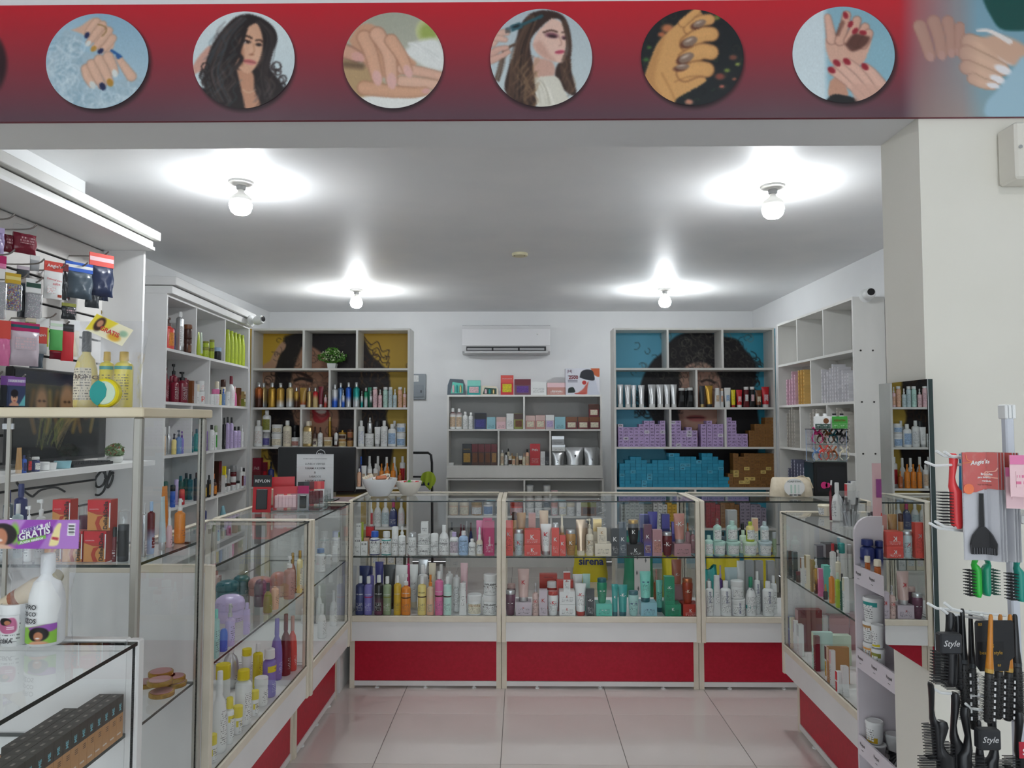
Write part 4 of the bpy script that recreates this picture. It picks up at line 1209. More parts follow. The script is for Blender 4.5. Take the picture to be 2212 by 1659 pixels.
row("on lower shelf of the green tubs' counter", 'CR', a, b, .44, '''
b 181 54 258 white,white,white "BIOLAGE v c:navy z:.56 w:.28 hh:.34
u 237 54 300 white,white,white "BIOLAGE v c:slate z:.62 w:.28 hh:.3
b 303 80 258 white,white,white "BIOLAGE v c:navy z:.56 w:.28 hh:.34
j 396 104 126 white,white,white "BIOLAGE v c:navy z:.5 w:.2 hh:.6
j 384 108 132 white,white,white ^127
n 490 74 288 white,green,white "BIOLAGE v c:slate z:.66 w:.2 hh:.28 =.2:.29:teal
b 546 62 312 white,white,white >6 "BIOLAGE v c:navy z:.6 w:.28 hh:.3
b 619 80 255 white,white,white "BIOLAGE v c:navy z:.56 w:.28 hh:.34
t 410 78 372 white,white >12
x 478 62 374 grey,grey >13 q
x 552 56 370 grey,silver >14 q
x 640 54 372 grey,silver >13 q
t 345 96 328 paleblue,white >9
b 660 50 280 white,white,white >7
s 265 34 340 purple,lilac >12
s 178 40 320 silver,clear >13
''', py=1290, md=.43)
# ---- left run counters (seen obliquely)
a, b = (LCX-.04, 3.64), (LCX-.04, 4.37)
row("on upper shelf of the far left counter", 'G', a, b, .80, '''
b 1215 92 205 white,steel,white "K18 z:.6 w:.5 cr:1.7
x 1287 56 108 white,white "K18 z:.7
x 1350 56 140 white,white "K18 z:.8
x 1358 50 122 white,lime ^141 "K18 z:.8
b 1400 40 190 white,white >8
''', py=1170, md=.40, ext=True)
row("on lower shelf of the far left counter", 'G', a, b, .44, '''
n 1228 78 300 white,white,white
n 1330 66 310 white,white,white
n 1270 60 330 silver,white >12
n 1375 50 300 white,white >10
j 1195 60 120 white,white >14
''', py=1290, md=.40, ext=True)
a, b = (LCX-.02, 2.485), (LCX-.02, 3.56)
row("on near left counter's upper shelf", 'N', a, b, .80, '''
r 148 92 540 seafoam,aqua,seafoam
s 305 104 460 lilac,silver,lilac k:.34
o 235 90 250 blue,blue
r 490 84 345 lilac,lilac
o 300 320 290 lilac,lilac >9
s 800 86 340 peach,clear,peach >1
p 960 120 470 rose,white,rose
r 1075 74 470 paleyellow,gold,cream
o 640 140 300 plum,plum >8
o 270 250 200 darkteal,darkteal >26
o 515 180 200 darkteal,darkteal >18
n 722 96 330 olive,darkgreen >2
o 800 250 185 rose,rose >13
o 840 190 270 rosepale,rose >4
j 735 230 110 rosepale,beige >27
x 280 130 150 rose,mauve >31
x 440 120 170 rose,mauve >31
r 590 120 210 rosepale,rose >29
n 1010 80 440 amber,gold >3
''', py=1250, md=.43, ext=True)
a, b = (LCX-.03, 2.485), (LCX-.03, 3.56)
row("on near left counter's deck", 'N2', a, b, .44, '''
j 118 104 330 white,yellow,white "YELLOW z:.36 w:.8 k:.36 =.26:.5:yellow
n 196 168 950 white,white,white "YELLOW z:.45 w:.4
b 318 100 540 white,yellow,white "YELLOW z:.55 w:.7 cr:1.9 k:.26 =.48:.62:yellow
j 415 116 325 white,yellow,white "YELLOW z:.36 k:.4 =.28:.5:yellow
b 478 190 640 white,yellow,white k:.2 cr:1.8
j 612 104 290 white,yellow,white "YELLOW z:.36 k:.34 =.28:.5:yellow
j 690 160 330 white,white,white
b 785 156 560 violet,white "YELLOW z:.6 c:black w:.5 cr:1.9 k:.22 =.53:.66:yellow
j 232 170 560 white,yellow >13
u 512 140 560 white,yellow,white >10 "YELLOW z:.9 w:.6
b 645 116 530 yellow,white,yellow >9
n 320 190 560 silver,white >20
n 872 160 720 violet,violet >4
n 975 124 720 wine,maroon >2
n 1068 110 640 coral,rose >1
r 1140 60 420 white,white,white >4
''', py=1480, md=.40, ext=True)
# ---- right run counter
u2 = Vector((math.cos(-math.pi/2-.03), math.sin(-math.pi/2-.03))); nr2 = Vector((-u2.y, u2.x)); c0 = Vector((RCX, RCY))
a = c0+nr2*.020+u2*.035; b = a+u2*1.13
row("on right counter's upper shelf", 'Q', a, b, .80, '''
x 140 52 300 brown+charcoal,slate
x 200 58 330 charcoal,slate "S c:silver z:.6 w:.4
j 245 70 120 brown,wine
x 292 40 320 white,copper
x 345 62 380 cream,palegold,white
x 405 44 370 gold,palegold
s 445 60 400 gold+brown,white
x 490 40 320 pink,palepink
x 555 90 360 turquoise,aqua,pink
d 548 50 180 black,gold
s 620 64 430 orange,white
r 690 66 400 lime,palegreen
b 740 50 420 darkgreen,black
x 780 60 400 white,cream,white
x 95 80 330 slate,grey >14
x 320 150 370 charcoal,grey >14
j 340 130 320 olive,cream >34
x 500 110 430 white,skyteal >26
b 640 70 460 white,red >16
p 700 60 450 cream,white >14
c 600 60 360 white,grey >30
c 740 80 420 white,teal >24
''', py=1230, md=.40, ext=True)
row("on right counter's deck", 'Q2', a, b, .44, '''
x 165 70 480 steel,navy,indigo
x 245 64 500 cream,palegreen "V c:burgundy z:.3 w:.5
x 300 50 500 white,lilacgrey "KARA v z:.7 w:.3 hh:.4
x 375 100 500 white,silver
x 515 150 660 wine+maroon,mauve g:.6 d:.12
x 640 90 560 maroon,wine "A c:gold z:.5 w:.4
x 730 90 600 mint,palegreen,mint d:.09
x 815 70 560 white,brown,mustard
x 890 70 560 white,palepink,white
x 980 90 580 tan,beige d:.09
x 985 80 380 white,red,red >-2
x 1085 110 480 white,white "Ervamatin v z:.5 w:.14 hh:.8
x 330 110 480 palegreen,mint >14
x 450 110 480 white,lilac >14
x 620 130 500 mauve,lilacgrey >15 d:.10
x 780 140 520 mauve,lilacgrey >15 d:.10
x 1020 140 480 palegreen,mint >11 d:.09
x 1090 110 440 red,coral >28 d:.10
b 655 40 330 charcoal,black >40
b 805 40 330 charcoal,black >40
''', py=1420, md=.40, ext=True)
# ================================================================== printed pictures (colours stored on a fine mesh)
class Paint:
    def __init__(s, x0, x1, y0, y1, nx, ny, bg):
        s.ext = (x0, x1, y0, y1); s.nx, s.ny = nx, ny
        s.X, s.Y = np.meshgrid(np.linspace(x0, x1, nx), np.linspace(y0, y1, ny)); s.px = (x1-x0)/(nx-1)
        s.C = np.ones((ny, nx, 3))*np.array(s.c(bg)); s.rng = np.random.RandomState(4)
    @staticmethod
    def c(v): return tuple(q/255 for q in v) if not isinstance(v, str) else tuple(int(v[i:i+2], 16)/255 for i in (0, 2, 4))
    def mixin(s, a, col): a = np.clip(a, 0, 1)[..., None]; s.C = s.C*(1-a)+np.array(s.c(col))*a
    def vgrad(s, c0, c1, y0=None, y1=None, alpha=1.):
        y0 = s.ext[2] if y0 is None else y0; y1 = s.ext[3] if y1 is None else y1
        t = np.clip((s.Y-y0)/(y1-y0), 0, 1)[..., None]; g = np.array(s.c(c0))*(1-t)+np.array(s.c(c1))*t; s.C = s.C*(1-alpha)+g*alpha
    def hmask(s, x0, x1): return np.clip((s.X-x0)/(x1-x0), 0, 1)
    def ell(s, cx, cy, rx, ry, col, rot=0, soft=None, a=1.):
        soft = soft or s.px; c, q = math.cos(math.radians(rot)), math.sin(math.radians(rot)); x, y = s.X-cx, s.Y-cy
        d = (np.sqrt(((x*c+y*q)/rx)**2+((-x*q+y*c)/ry)**2)-1)*min(rx, ry); s.mixin(a*np.clip(.5-d/soft, 0, 1), col)
    def poly(s, pts, col, soft=None, a=1., sm=True):
        soft = soft or s.px
        P = [(p.x, p.y) for p in smoothpath([(x, y, 0) for x, y in list(pts)+[pts[0]]], 5)[:-1]] if sm else list(pts)
        inside = np.zeros_like(s.X, bool); D = np.full_like(s.X, 1e9); n = len(P)
        for i in range(n):
            (x1, y1), (x2, y2) = P[i], P[(i+1) % n]
            cond = ((y1 > s.Y) != (y2 > s.Y)); inside ^= cond & (s.X < (x2-x1)*(s.Y-y1)/((y2-y1) or 1e-9)+x1)
            dx, dy = x2-x1, y2-y1; L = dx*dx+dy*dy or 1e-9; t = np.clip(((s.X-x1)*dx+(s.Y-y1)*dy)/L, 0, 1)
            D = np.minimum(D, (s.X-x1-t*dx)**2+(s.Y-y1-t*dy)**2)
        D = np.sqrt(D); s.mixin(a*np.clip(.5+np.where(inside, D, -D)/soft, 0, 1), col)
    def line(s, pts, w, col, soft=None, a=1., w2=None):
        soft = soft or s.px; P = [(p.x, p.y) for p in smoothpath([(x, y, 0) for x, y in pts], 4)] if len(pts) > 2 else pts
        M = np.full_like(s.X, 1e9); n = len(P)-1; w2 = w if w2 is None else w2
        for i in range(n):
            (x1, y1), (x2, y2) = P[i], P[i+1]; dx, dy = x2-x1, y2-y1; L = dx*dx+dy*dy or 1e-9
            t = np.clip(((s.X-x1)*dx+(s.Y-y1)*dy)/L, 0, 1); d = np.sqrt((s.X-x1-t*dx)**2+(s.Y-y1-t*dy)**2)-(w+(w2-w)*(i+t)/n)/2
            M = np.minimum(M, d)
        s.mixin(a*np.clip(.5-M/soft, 0, 1), col)
    def finger(s, pts, w, col, dark, w2=None, nail=None, nr=(.34, .5)):
        w2 = w2 or w*.8; s.line(pts, w*1.12, dark, w*.12, .9, w2*1.12); s.line(pts, w, col, w*.16, 1., w2)
        s.line([(x-w*.12, y-w*.05) for x, y in pts], w*.4, tuple(min(255, int(q*1.09)) for q in (col if not isinstance(col, str) else [int(col[i:i+2], 16) for i in (0, 2, 4)])), w*.4, .5, w2*.4)
        if nail:
            (x1, y1), (x2, y2) = pts[-2], pts[-1]; an = math.degrees(math.atan2(y2-y1, x2-x1)); L = math.hypot(x2-x1, y2-y1)
            ux, uy = (x2-x1)/L, (y2-y1)/L; s.ell(x2+ux*w2*.12, y2+uy*w2*.12, w2*nr[1], w2*nr[0], nail, an, w2*.12)
    def strands(s, n, pts, spread, w, cols, a=.5, wob=8):
        for i in range(n):
            o = s.rng.uniform(-1, 1); q = [(x+o*spread*(.4+.6*k/len(pts))+s.rng.uniform(-wob, wob), y+s.rng.uniform(-wob, wob)) for k, (x, y) in enumerate(pts)]
            s.line(q, w, cols[s.rng.randint(len(cols))], None, a)
    def curls(s, n, fn, r, w, cols, a=.6):
        for i in range(n):
            x, y = fn(); ph = s.rng.uniform(0, 6.28); rr = r*s.rng.uniform(.5, 1.3); k = s.rng.choice([-1, 1]); tn = s.rng.uniform(2.5, 6)
            s.line([(x+rr*math.cos(ph+k*t*tn/5)+t*rr*.12, y+rr*math.sin(ph+k*t*tn/5)) for t in range(6)], w, cols[s.rng.randint(len(cols))], None, a)
    def blur(s, n=1):
        for _ in range(n):
            q = np.pad(s.C, ((1, 1), (1, 1), (0, 0)), 'edge'); s.C = .25*q[1:-1, 1:-1]+.125*(q[:-2, 1:-1]+q[2:, 1:-1]+q[1:-1, :-2]+q[1:-1, 2:])+.0625*(q[:-2, :-2]+q[2:, 2:]+q[:-2, 2:]+q[2:, :-2])
    def grain(s, k=.02, n=2):
        g = s.rng.normal(0, 1, s.X.shape)
        for _ in range(n): g = (g+np.roll(g, 1, 0)+np.roll(g, 1, 1)+np.roll(g, -1, 0))/2.6
        s.C = np.clip(s.C*(1+k*g[..., None]), 0, 1)
    def lin(s):
        C = np.clip(s.C, 0, 1); return np.where(C <= .04045, C/12.92, ((C+.055)/1.055)**2.4)
    def mesh(s, name, fn, disc=None, step=1):
        """fn maps crop x,y -> world point; disc=(cx,cy,rx,ry) trims to an ellipse with a clean edge"""
        nx, ny = s.nx, s.ny; C = s.lin(); xs, ys = s.X, s.Y
        if disc:      # radial remap keeps a clean round edge
            cx, cy, rx, ry = disc; nr, na = ny//2, nx*2; v, col, f = [], [], []
            R = (np.arange(nr)+.0)/(nr-1); TH = np.arange(na)*2*math.pi/na; px = cx+rx*np.outer(R, np.cos(TH)); py = cy+ry*np.outer(R, np.sin(TH))
            ix = np.clip((px-s.ext[0])/(s.ext[1]-s.ext[0])*(nx-1), 0, nx-1).round().astype(int); iy = np.clip((py-s.ext[2])/(s.ext[3]-s.ext[2])*(ny-1), 0, ny-1).round().astype(int)
            col = C[iy, ix].reshape(-1, 3); o, ex, ey = fn(cx, cy), fn(cx+rx, cy)-fn(cx, cy), fn(cx, cy+ry)-fn(cx, cy)
            v = [o+ex*((px[i, j]-cx)/rx)+ey*((py[i, j]-cy)/ry) for i in range(nr) for j in range(na)]
            f = [(i*na+j, i*na+(j+1) % na, (i+1)*na+(j+1) % na, (i+1)*na+j) for i in range(nr-1) for j in range(na)]
            f = [q[::-1] for q in f]
        else:
            o, ex, ey = fn(s.ext[0], s.ext[2]), fn(s.ext[1], s.ext[2])-fn(s.ext[0], s.ext[2]), fn(s.ext[0], s.ext[3])-fn(s.ext[0], s.ext[2])
            v = [o+ex*(j/(nx-1))+ey*(i/(ny-1)) for i in range(ny) for j in range(nx)]; col = C.reshape(-1, 3)
            f = [(i*nx+j, (i+1)*nx+j, (i+1)*nx+j+1, i*nx+j+1) for i in range(ny-1) for j in range(nx-1)]
        me = mesh(name, v, f); at = me.color_attributes.new('Col', 'FLOAT_COLOR', 'POINT')
        at.data.foreach_set('color', np.concatenate([col, np.ones((len(col), 1))], 1).astype(np.float32).ravel()); return me
def cropfn(crop, Y):
    x0, y0, k = crop; return lambda x, y: onY(x0+x*k, y0+y*k, Y)
K5, K6, K7 = (0, 0, 760/2212), (700, 0, 780/2212), (1360, 0, 852/2212)
YF = YP0-.012
bn = thing('wall_banner', 'long red printed banner with round beauty photos above the opening', 'banner', (0, 0, 0))
# backing: red to plum print with the printed drop shadows and the hand photo at its right end
bp_ = Paint(-330, 2560, 0, 258, 720, 70, 'a81e2e')
bp_.vgrad('c62030', '5e414c', 10, 250); bp_.mixin(.35*bp_.hmask(600, 1900)*np.clip(1-bp_.Y/180, 0, 1), 'd8323c')
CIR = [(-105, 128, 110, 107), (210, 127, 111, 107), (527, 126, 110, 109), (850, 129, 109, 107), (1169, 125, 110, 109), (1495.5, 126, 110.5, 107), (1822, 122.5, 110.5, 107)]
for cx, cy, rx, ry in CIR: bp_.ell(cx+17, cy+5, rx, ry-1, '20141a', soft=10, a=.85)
m_ = bp_.hmask(1955, 2080)
bp_.mixin(m_*.95, '7fb0c2'); bp_.mixin(m_*np.clip((bp_.Y-120)/140, 0, 1)*np.clip((2230-bp_.X)/250, 0, 1)*.9, 'b9a294')
bp_.poly([(2132, -10), (2250, -10), (2260, 60), (2180, 70), (2150, 35)], '17504c', 6)
for pts, w in (([(2000, 60), (2010, 90), (2020, 125)], 26), ([(2030, 50), (2040, 85), (2045, 122)], 26), ([(2060, 50), (2066, 85), (2066, 118)], 24), ([(2085, 62), (2084, 90), (2080, 115)], 20)): bp_.finger(pts, w, 'c9a08c', 'a87868', nail='d9b0a6')
for pts, w in (([(2105, 95), (2150, 110), (2178, 130)], 34), ([(2098, 120), (2140, 140), (2172, 155)], 34), ([(2098, 150), (2135, 165), (2160, 176)], 30), ([(2110, 175), (2130, 185), (2150, 190)], 24)): bp_.finger(pts, w, 'd9b49c', 'a98068', nail='f0ecee', nr=(.32, .75))
bp_.poly([(2120, 90), (2170, 80), (2230, 110), (2230, 150), (2180, 140)], 'd6ae96', 10); bp_.line([(2190, 95), (2150, 72), (2122, 70)], 12, 'efe6e2', 3, 1, 4)
bp_.poly([(2212, 130), (2170, 190), (2135, 230), (2150, 262), (2300, 262), (2300, 110)], 'a5c6d6', 8)
bp_.mixin(.5*bp_.hmask(1960, 2000)*(1-bp_.hmask(2085, 2125)), 'a88078')
fnb = lambda x, y: Vector((onY(x, 140, YF).x, YF, onY(1106, y, YF).z))
zT, zB = onY(1106, 4, YF).z, onY(1106, 257.5, YF).z
def fnb(x, y): return Vector((onY(x, 140, YF).x, YF, zT+(zB-zT)*(y/258)))
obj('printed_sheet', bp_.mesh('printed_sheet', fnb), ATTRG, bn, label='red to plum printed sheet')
boxo('banner_board', fnb(-330, 0).x, fnb(2560, 0).x, YF+.001, YP0, zB, zT, mat('7a3040', .5), bn)
def disc(pt, cx, cy, rx, ry, crop, lab):
    pt.blur(2); pt.grain(.010)
    x0, y0, k = crop; f = lambda x, y: fnb(x0+x*k, (y0+y*k)*258/262+1)-Vector((0, .0016, 0))
    obj('photo_print', pt.mesh('photo_print', f, (cx, cy, rx, ry)), ATTRG, bn, label=lab)
NR = 170
SK, SKD = 'dcb49c', 'a87a64'
p = Paint(285, 940, 40, 690, NR, NR, '9fbfd0'); p.vgrad('8fb4ca', 'b7cfda'); p.ell(420, 250, 130, 200, 'a9c8d8', soft=200)
p.poly([(290, 420), (330, 300), (400, 165), (450, 185), (515, 215), (505, 300), (600, 325), (540, 400), (515, 480), (545, 520), (860, 480), (945, 520), (945, 700), (285, 700)], 'a8c0cc', 18)
p.strands(26, [(440, 200), (400, 340), (360, 520), (420, 660)], 70, 6, ['b9d0da', '93b0c0', 'c8dbe2'], .45)
p.strands(26, [(560, 500), (640, 560), (700, 690)], 130, 6, ['b9d0da', '93b0c0', 'cfe0e6'], .4)
p.curls(90, lambda: (p.rng.uniform(300, 480), p.rng.uniform(250, 640)), 40, 12, ['c4d8e2', '8fb0c2', 'd8e6ec'], .4); p.curls(60, lambda: (p.rng.uniform(520, 880), p.rng.uniform(520, 680)), 40, 10, ['c4d8e2', '93b2c2', 'd8e6ec'], .4)
p.poly([(440, 165), (500, 140), (570, 90), (620, 92), (690, 165), (718, 240), (700, 300), (640, 300), (570, 230), (510, 190)], SK, 10)
for pts, nl in (([(600, 110), (560, 160), (545, 195)], '1f2a55'), ([(640, 130), (590, 200), (555, 250)], 'dfe3e0'), ([(680, 170), (630, 240), (590, 285)], 'c0923f'), ([(705, 220), (670, 270), (635, 300)], '1f2a55')): p.finger(pts, 48, SK, SKD, 36, nl, (.4, .6))
p.line([(610, 130), (650, 140), (665, 170), (640, 205)], 7, '8a6a3a')
for pts, nl in (([(545, 420), (555, 470), (585, 520)], 'd8dcd8'), ([(580, 390), (610, 460), (648, 530)], '1c2850'), ([(625, 360), (660, 430), (695, 505)], 'b98a36'), ([(680, 340), (710, 400), (724, 445)], 'dfe3e0')): p.finger(pts, 62, SK, SKD, 44, nl, (.42, .62))
p.finger([(830, 470), (780, 400), (745, 345)], 60, SK, SKD, 34, '2a5f9a'); p.line([(700, 300), (760, 340)], 16, '255a98')
disc(p, 612, 368, 322, 311, K5, 'round photo of two hands with navy and gold nails')
p = Paint(1205, 1860, 40, 690, NR, NR, 'd3dfe2'); p.vgrad('dbe6e8', 'c6d6da')
p.poly([(1205, 420), (1260, 330), (1330, 270), (1330, 400), (1240, 450), (1205, 470)], 'd0a090', 12)
p.poly([(1240, 530), (1320, 560), (1500, 600), (1780, 540), (1850, 690), (1205, 690)], '1d1b1f', 10)
p.poly([(1565, 66), (1480, 85), (1400, 165), (1335, 265), (1300, 370), (1285, 470), (1295, 560), (1350, 640), (1450, 685), (1640, 690), (1720, 640), (1785, 560), (1735, 470), (1700, 420), (1712, 330), (1742, 240), (1720, 160), (1650, 98)], '241d1e', 10)
p.poly([(1490, 430), (1590, 450), (1605, 560), (1640, 660), (1560, 700), (1530, 600)], 'c89478', 14)
p.poly([(1560, 150), (1610, 128), (1642, 190), (1652, 260), (1640, 340), (1605, 420), (1562, 456), (1515, 432), (1482, 400), (1512, 330), (1505, 240)], 'd9a98c', 10)
p.ell(1600, 330, 40, 60, 'e3b89c', soft=50, a=.7); p.poly([(1482, 400), (1512, 330), (1505, 250), (1530, 300), (1530, 400)], 'a87458', 20, .7)
p.line([(1520, 215), (1555, 212), (1580, 226)], 11, '3a2620', 8); p.line([(1608, 240), (1635, 238), (1648, 250)], 10, '3a2620', 8)
p.ell(1548, 248, 27, 11, '2a1c1c', 8, 8); p.ell(1626, 268, 20, 10, '2a1c1c', 8, 8); p.ell(1540, 252, 7, 5, 'e8e0dc', soft=6); p.line([(1592, 262), (1598, 310), (1582, 332)], 9, 'b8805f', 10, .7); p.ell(1582, 333, 16, 7, '9a6048', soft=8, a=.7)
p.ell(1570, 378, 42, 13, 'c06a68', 10, 7); p.ell(1574, 390, 32, 9, 'd88a84', 8, 6); p.line([(1530, 374), (1610, 388)], 4, '7a3a3c', 4)
p.line([(1545, 140), (1525, 230), (1500, 320), (1520, 360), (1490, 410)], 26, '241d1e', 12)
p.strands(34, [(1520, 90), (1420, 200), (1360, 330), (1330, 470), (1400, 640)], 70, 5, ['4a3c38', '6a5a55', '2f2a2c', '39505a'], .5)
p.strands(20, [(1620, 110), (1700, 200), (1690, 340), (1660, 470), (1700, 620)], 50, 5, ['4a3c38', '5a5050', '2a2426'], .5)
for i in range(26):
    x, y = p.rng.uniform(1300, 1470), p.rng.uniform(150, 600); p.line([(x+60, y-60), (x+10, y), (x+30, y+55), (x-20, y+110)], 7, ['5a4a44', '786a64', '33282a', '42606a'][i % 4], 12, .45)
for i in range(16):
    x, y = p.rng.uniform(1600, 1720), p.rng.uniform(420, 640); p.line([(x, y-50), (x+26, y), (x-4, y+50)], 7, ['5a4a44', '6a6060', '241d1e'][i % 3], 10, .45)
for x, y in ((1290, 520), (1310, 610), (1735, 430), (1770, 520), (1285, 440)): p.curls(5, lambda: (x+p.rng.uniform(-14, 14), y+p.rng.uniform(-30, 30)), 26, 9, ['241d1e', '3a3030'], .9)
p.line([(1530, 560), (1570, 580), (1610, 560)], 4, 'e0c0a0')
disc(p, 1533, 366, 320, 316, K5, 'round photo of a woman with long dark wavy hair')
p = Paint(110, 740, 50, 680, NR, NR, 'b9bcae'); p.vgrad('a8ab9a', 'c9c6b6'); p.ell(640, 180, 80, 85, 'c9cf9a', soft=20); p.ell(640, 190, 55, 60, '9fae5c', soft=40)
p.poly([(470, 330), (560, 250), (700, 240), (750, 420), (640, 420), (540, 360)], 'e6e8e4', 30); p.poly([(110, 350), (300, 420), (460, 600), (700, 560), (740, 690), (110, 690)], 'b89a72', 20)
p.strands(40, [(540, 260), (620, 300), (720, 380)], 60, 7, ['f2f3f0', 'd4d7d2'], .6); p.poly([(230, 600), (330, 585), (560, 600), (720, 560), (740, 690), (200, 690)], 'e9e9e4', 16)
p.poly([(150, 240), (210, 150), (290, 135), (400, 220), (520, 340), (560, 400), (400, 480), (250, 400)], 'cf9f82', 14)
p.finger([(480, 420), (600, 440), (720, 470)], 64, 'd9ae98', 'a8765c', 50); p.finger([(480, 500), (600, 510), (700, 525)], 66, 'dcb39c', 'a8765c', 56); p.finger([(250, 540), (400, 560), (540, 570), (620, 562)], 84, 'd2a284', 'a8765c', 50, 'dca8a0')
p.finger([(245, 220), (290, 330), (325, 470)], 86, 'd8a88c', 'a06e56', 66, 'e2b4ac', (.42, .75)); p.finger([(325, 200), (395, 320), (415, 490)], 90, 'dcae94', 'a06e56', 68, 'e2b4ac', (.42, .75)); p.finger([(410, 240), (475, 340), (512, 430)], 76, 'd8a88c', 'a06e56', 58, 'e2b4ac', (.42, .75))
p.finger([(100, 300), (150, 315), (200, 340)], 92, 'd0a088', '7a5040', 70, 'dba79c', (.42, .6)); p.line([(130, 390), (230, 400)], 40, '5a4638', 30, .7)
disc(p, 425, 365, 308, 303, K6, 'round photo of hands with pale pink nails on white fur')
p = Paint(1010, 1650, 35, 675, NR, NR, 'c3ced2'); p.vgrad('b7c4ca', 'c9d5d6')
p.poly([(1340, 54), (1260, 78), (1195, 165), (1172, 300), (1130, 420), (1108, 560), (1190, 640), (1290, 665), (1312, 560), (1290, 440), (1262, 260), (1330, 160), (1400, 110), (1456, 125), (1492, 230), (1492, 340), (1430, 400), (1418, 480), (1480, 570), (1545, 585), (1512, 420), (1515, 240), (1482, 112), (1420, 64)], '3b2a25', 9)
p.poly([(1285, 350), (1400, 385), (1402, 480), (1290, 485)], 'd0a696', 12); p.poly([(1290, 480), (1420, 474), (1470, 560), (1500, 640), (1400, 675), (1310, 675)], 'dcd8ca', 8)
p.strands(20, [(1320, 500), (1340, 560), (1360, 650)], 70, 5, ['f0ece0', 'b8b2a0'], .6)
p.poly([(1395, 105), (1452, 130), (1482, 200), (1494, 262), (1478, 300), (1480, 330), (1470, 386), (1420, 382), (1335, 350), (1280, 280), (1310, 190)], 'e6c2b2', 9); p.poly([(1280, 270), (1330, 345), (1420, 380), (1380, 330), (1330, 250)], 'c89a8a', 26, .7)
p.line([(1345, 195), (1390, 182), (1428, 192)], 10, '4a2e28', 6); p.line([(1458, 196), (1480, 194)], 8, '4a2e28', 6); p.ell(1396, 214, 40, 17, '7a4a58', 8, 12); p.ell(1400, 220, 26, 7, '2a1a1e', 10, 5); p.ell(1472, 230, 16, 12, '7a4a58', 10, 8); p.ell(1473, 234, 11, 5, '2a1a1e', 10, 5)
p.line([(1442, 225), (1456, 270), (1440, 280)], 6, 'b8897a', 8); p.ell(1445, 320, 30, 12, 'c85a70', -8, 6); p.line([(1418, 320), (1470, 318)], 4, '8a3044', 4)
p.strands(36, [(1290, 90), (1220, 240), (1190, 400), (1180, 620)], 70, 5, ['6a5040', '8a6c50', '4a3830', '2c201e'], .55); p.strands(20, [(1470, 120), (1500, 280), (1470, 420), (1510, 570)], 26, 5, ['6a5040', '4a3830'], .5)
p.strands(14, [(1170, 270), (1110, 310), (1080, 420), (1060, 500)], 20, 5, ['4a3830', '6a5444'], .7)
for i in range(34):
    x, y = p.rng.uniform(1120, 1290), p.rng.uniform(380, 650); p.line([(x+30, y-70), (x-6, y-10), (x+22, y+40), (x-10, y+80)], 7, ['8a6c50', 'a88a66', '4a3830', '6a5040'][i % 4], 10, .55)
for i in range(12):
    x, y = p.rng.uniform(1440, 1530), p.rng.uniform(400, 570); p.line([(x, y-50), (x+16, y), (x, y+40)], 6, ['8a6c50', '9a7c5c', '4a3830'][i % 3], 8, .5)
p.finger([(1030, 260), (1080, 200), (1120, 195)], 50, 'd9b3a2', 'a07868', 34); p.finger([(1040, 225), (1090, 235), (1110, 240)], 40, 'd9b3a2', 'a07868', 30); p.finger([(1020, 330), (1070, 300), (1120, 290)], 46, 'd4aa9a', '90685a', 26); p.finger([(1020, 370), (1070, 350), (1130, 318)], 46, 'd4aa9a', '90685a', 26)
p.line([(1160, 168), (1334, 92)], 20, '2f5a64', 4); p.poly([(1140, 150), (1200, 128), (1218, 165), (1150, 190)], '355f6a', 4, sm=False); p.ell(1178, 155, 22, 8, '16262c', -20)
for k in range(5): p.line([(1142, 160+k*8), (1112, 168+k*7)], 4, '16262c')
disc(p, 1330, 355, 312, 309, K6, 'round photo of a woman combing her brown hair')
p = Paint(60, 650, 45, 615, NR, NR, '1a2024'); p.curls(60, lambda: (p.rng.uniform(60, 650), p.rng.uniform(50, 610)), 16, 8, ['26382a', '2c4030', '12161a', '33302a'], .7)
for q in ((215, 160, 34, 'c07850'), (180, 195, 20, 'b86a48'), (490, 100, 20, '6f7a3a'), (580, 330, 22, '7a4a3c'), (605, 370, 14, '8a944a'), (545, 405, 16, '7a8a40'), (505, 440, 26, '8a4a3e'), (515, 497, 14, 'b86a58'), (585, 455, 12, '9a5a44'), (330, 585, 22, 'c88a70'), (110, 270, 14, '4a7038'), (90, 340, 16, '3f6a34')): p.ell(q[0], q[1], q[2], q[2]*.7, q[3], soft=q[2]*.6)
HN, HD = 'd9a468', '7a4a2c'
p.poly([(80, 440), (120, 330), (165, 235), (250, 150), (320, 90), (380, 60), (410, 90), (330, 190), (330, 300), (420, 440), (410, 480), (270, 560), (240, 590), (140, 540)], HN, 10)
p.poly([(80, 440), (120, 330), (165, 235), (200, 205), (160, 340), (140, 470), (180, 560), (130, 530)], 'b98450', 24, .6)
for pts, w, w2 in (([(340, 165), (400, 120), (450, 110)], 66, 60), ([(330, 250), (400, 200), (460, 195)], 90, 80), ([(320, 340), (400, 295), (455, 300)], 92, 84), ([(310, 420), (380, 395), (430, 400)], 92, 84)): p.finger(pts, w, HN, HD, w2)
for x, y, rx, ry, r in ((395, 133, 38, 20, -22), (340, 236, 44, 25, -24), (318, 330, 46, 25, -26), (296, 382, 38, 16, -6)):
    p.ell(x-14, y+10, rx, ry*1.1, '4a2420', r, 10, .8); p.ell(x, y, rx, ry, '8d7566', r, 5); p.ell(x-6, y-6, rx*.5, ry*.3, 'c8b4a4', r, 8)
p.finger([(300, 130), (350, 85), (385, 58)], 46, HN, HD, 34); p.line([(250, 470), (330, 440), (410, 440)], 6, 'a06c40', 10, .7); p.line([(180, 420), (230, 520), (250, 570)], 8, 'a8743f', 14, .6)
disc(p, 352, 328, 287, 277, K7, 'round photo of a fist with taupe nails against dark flowers')
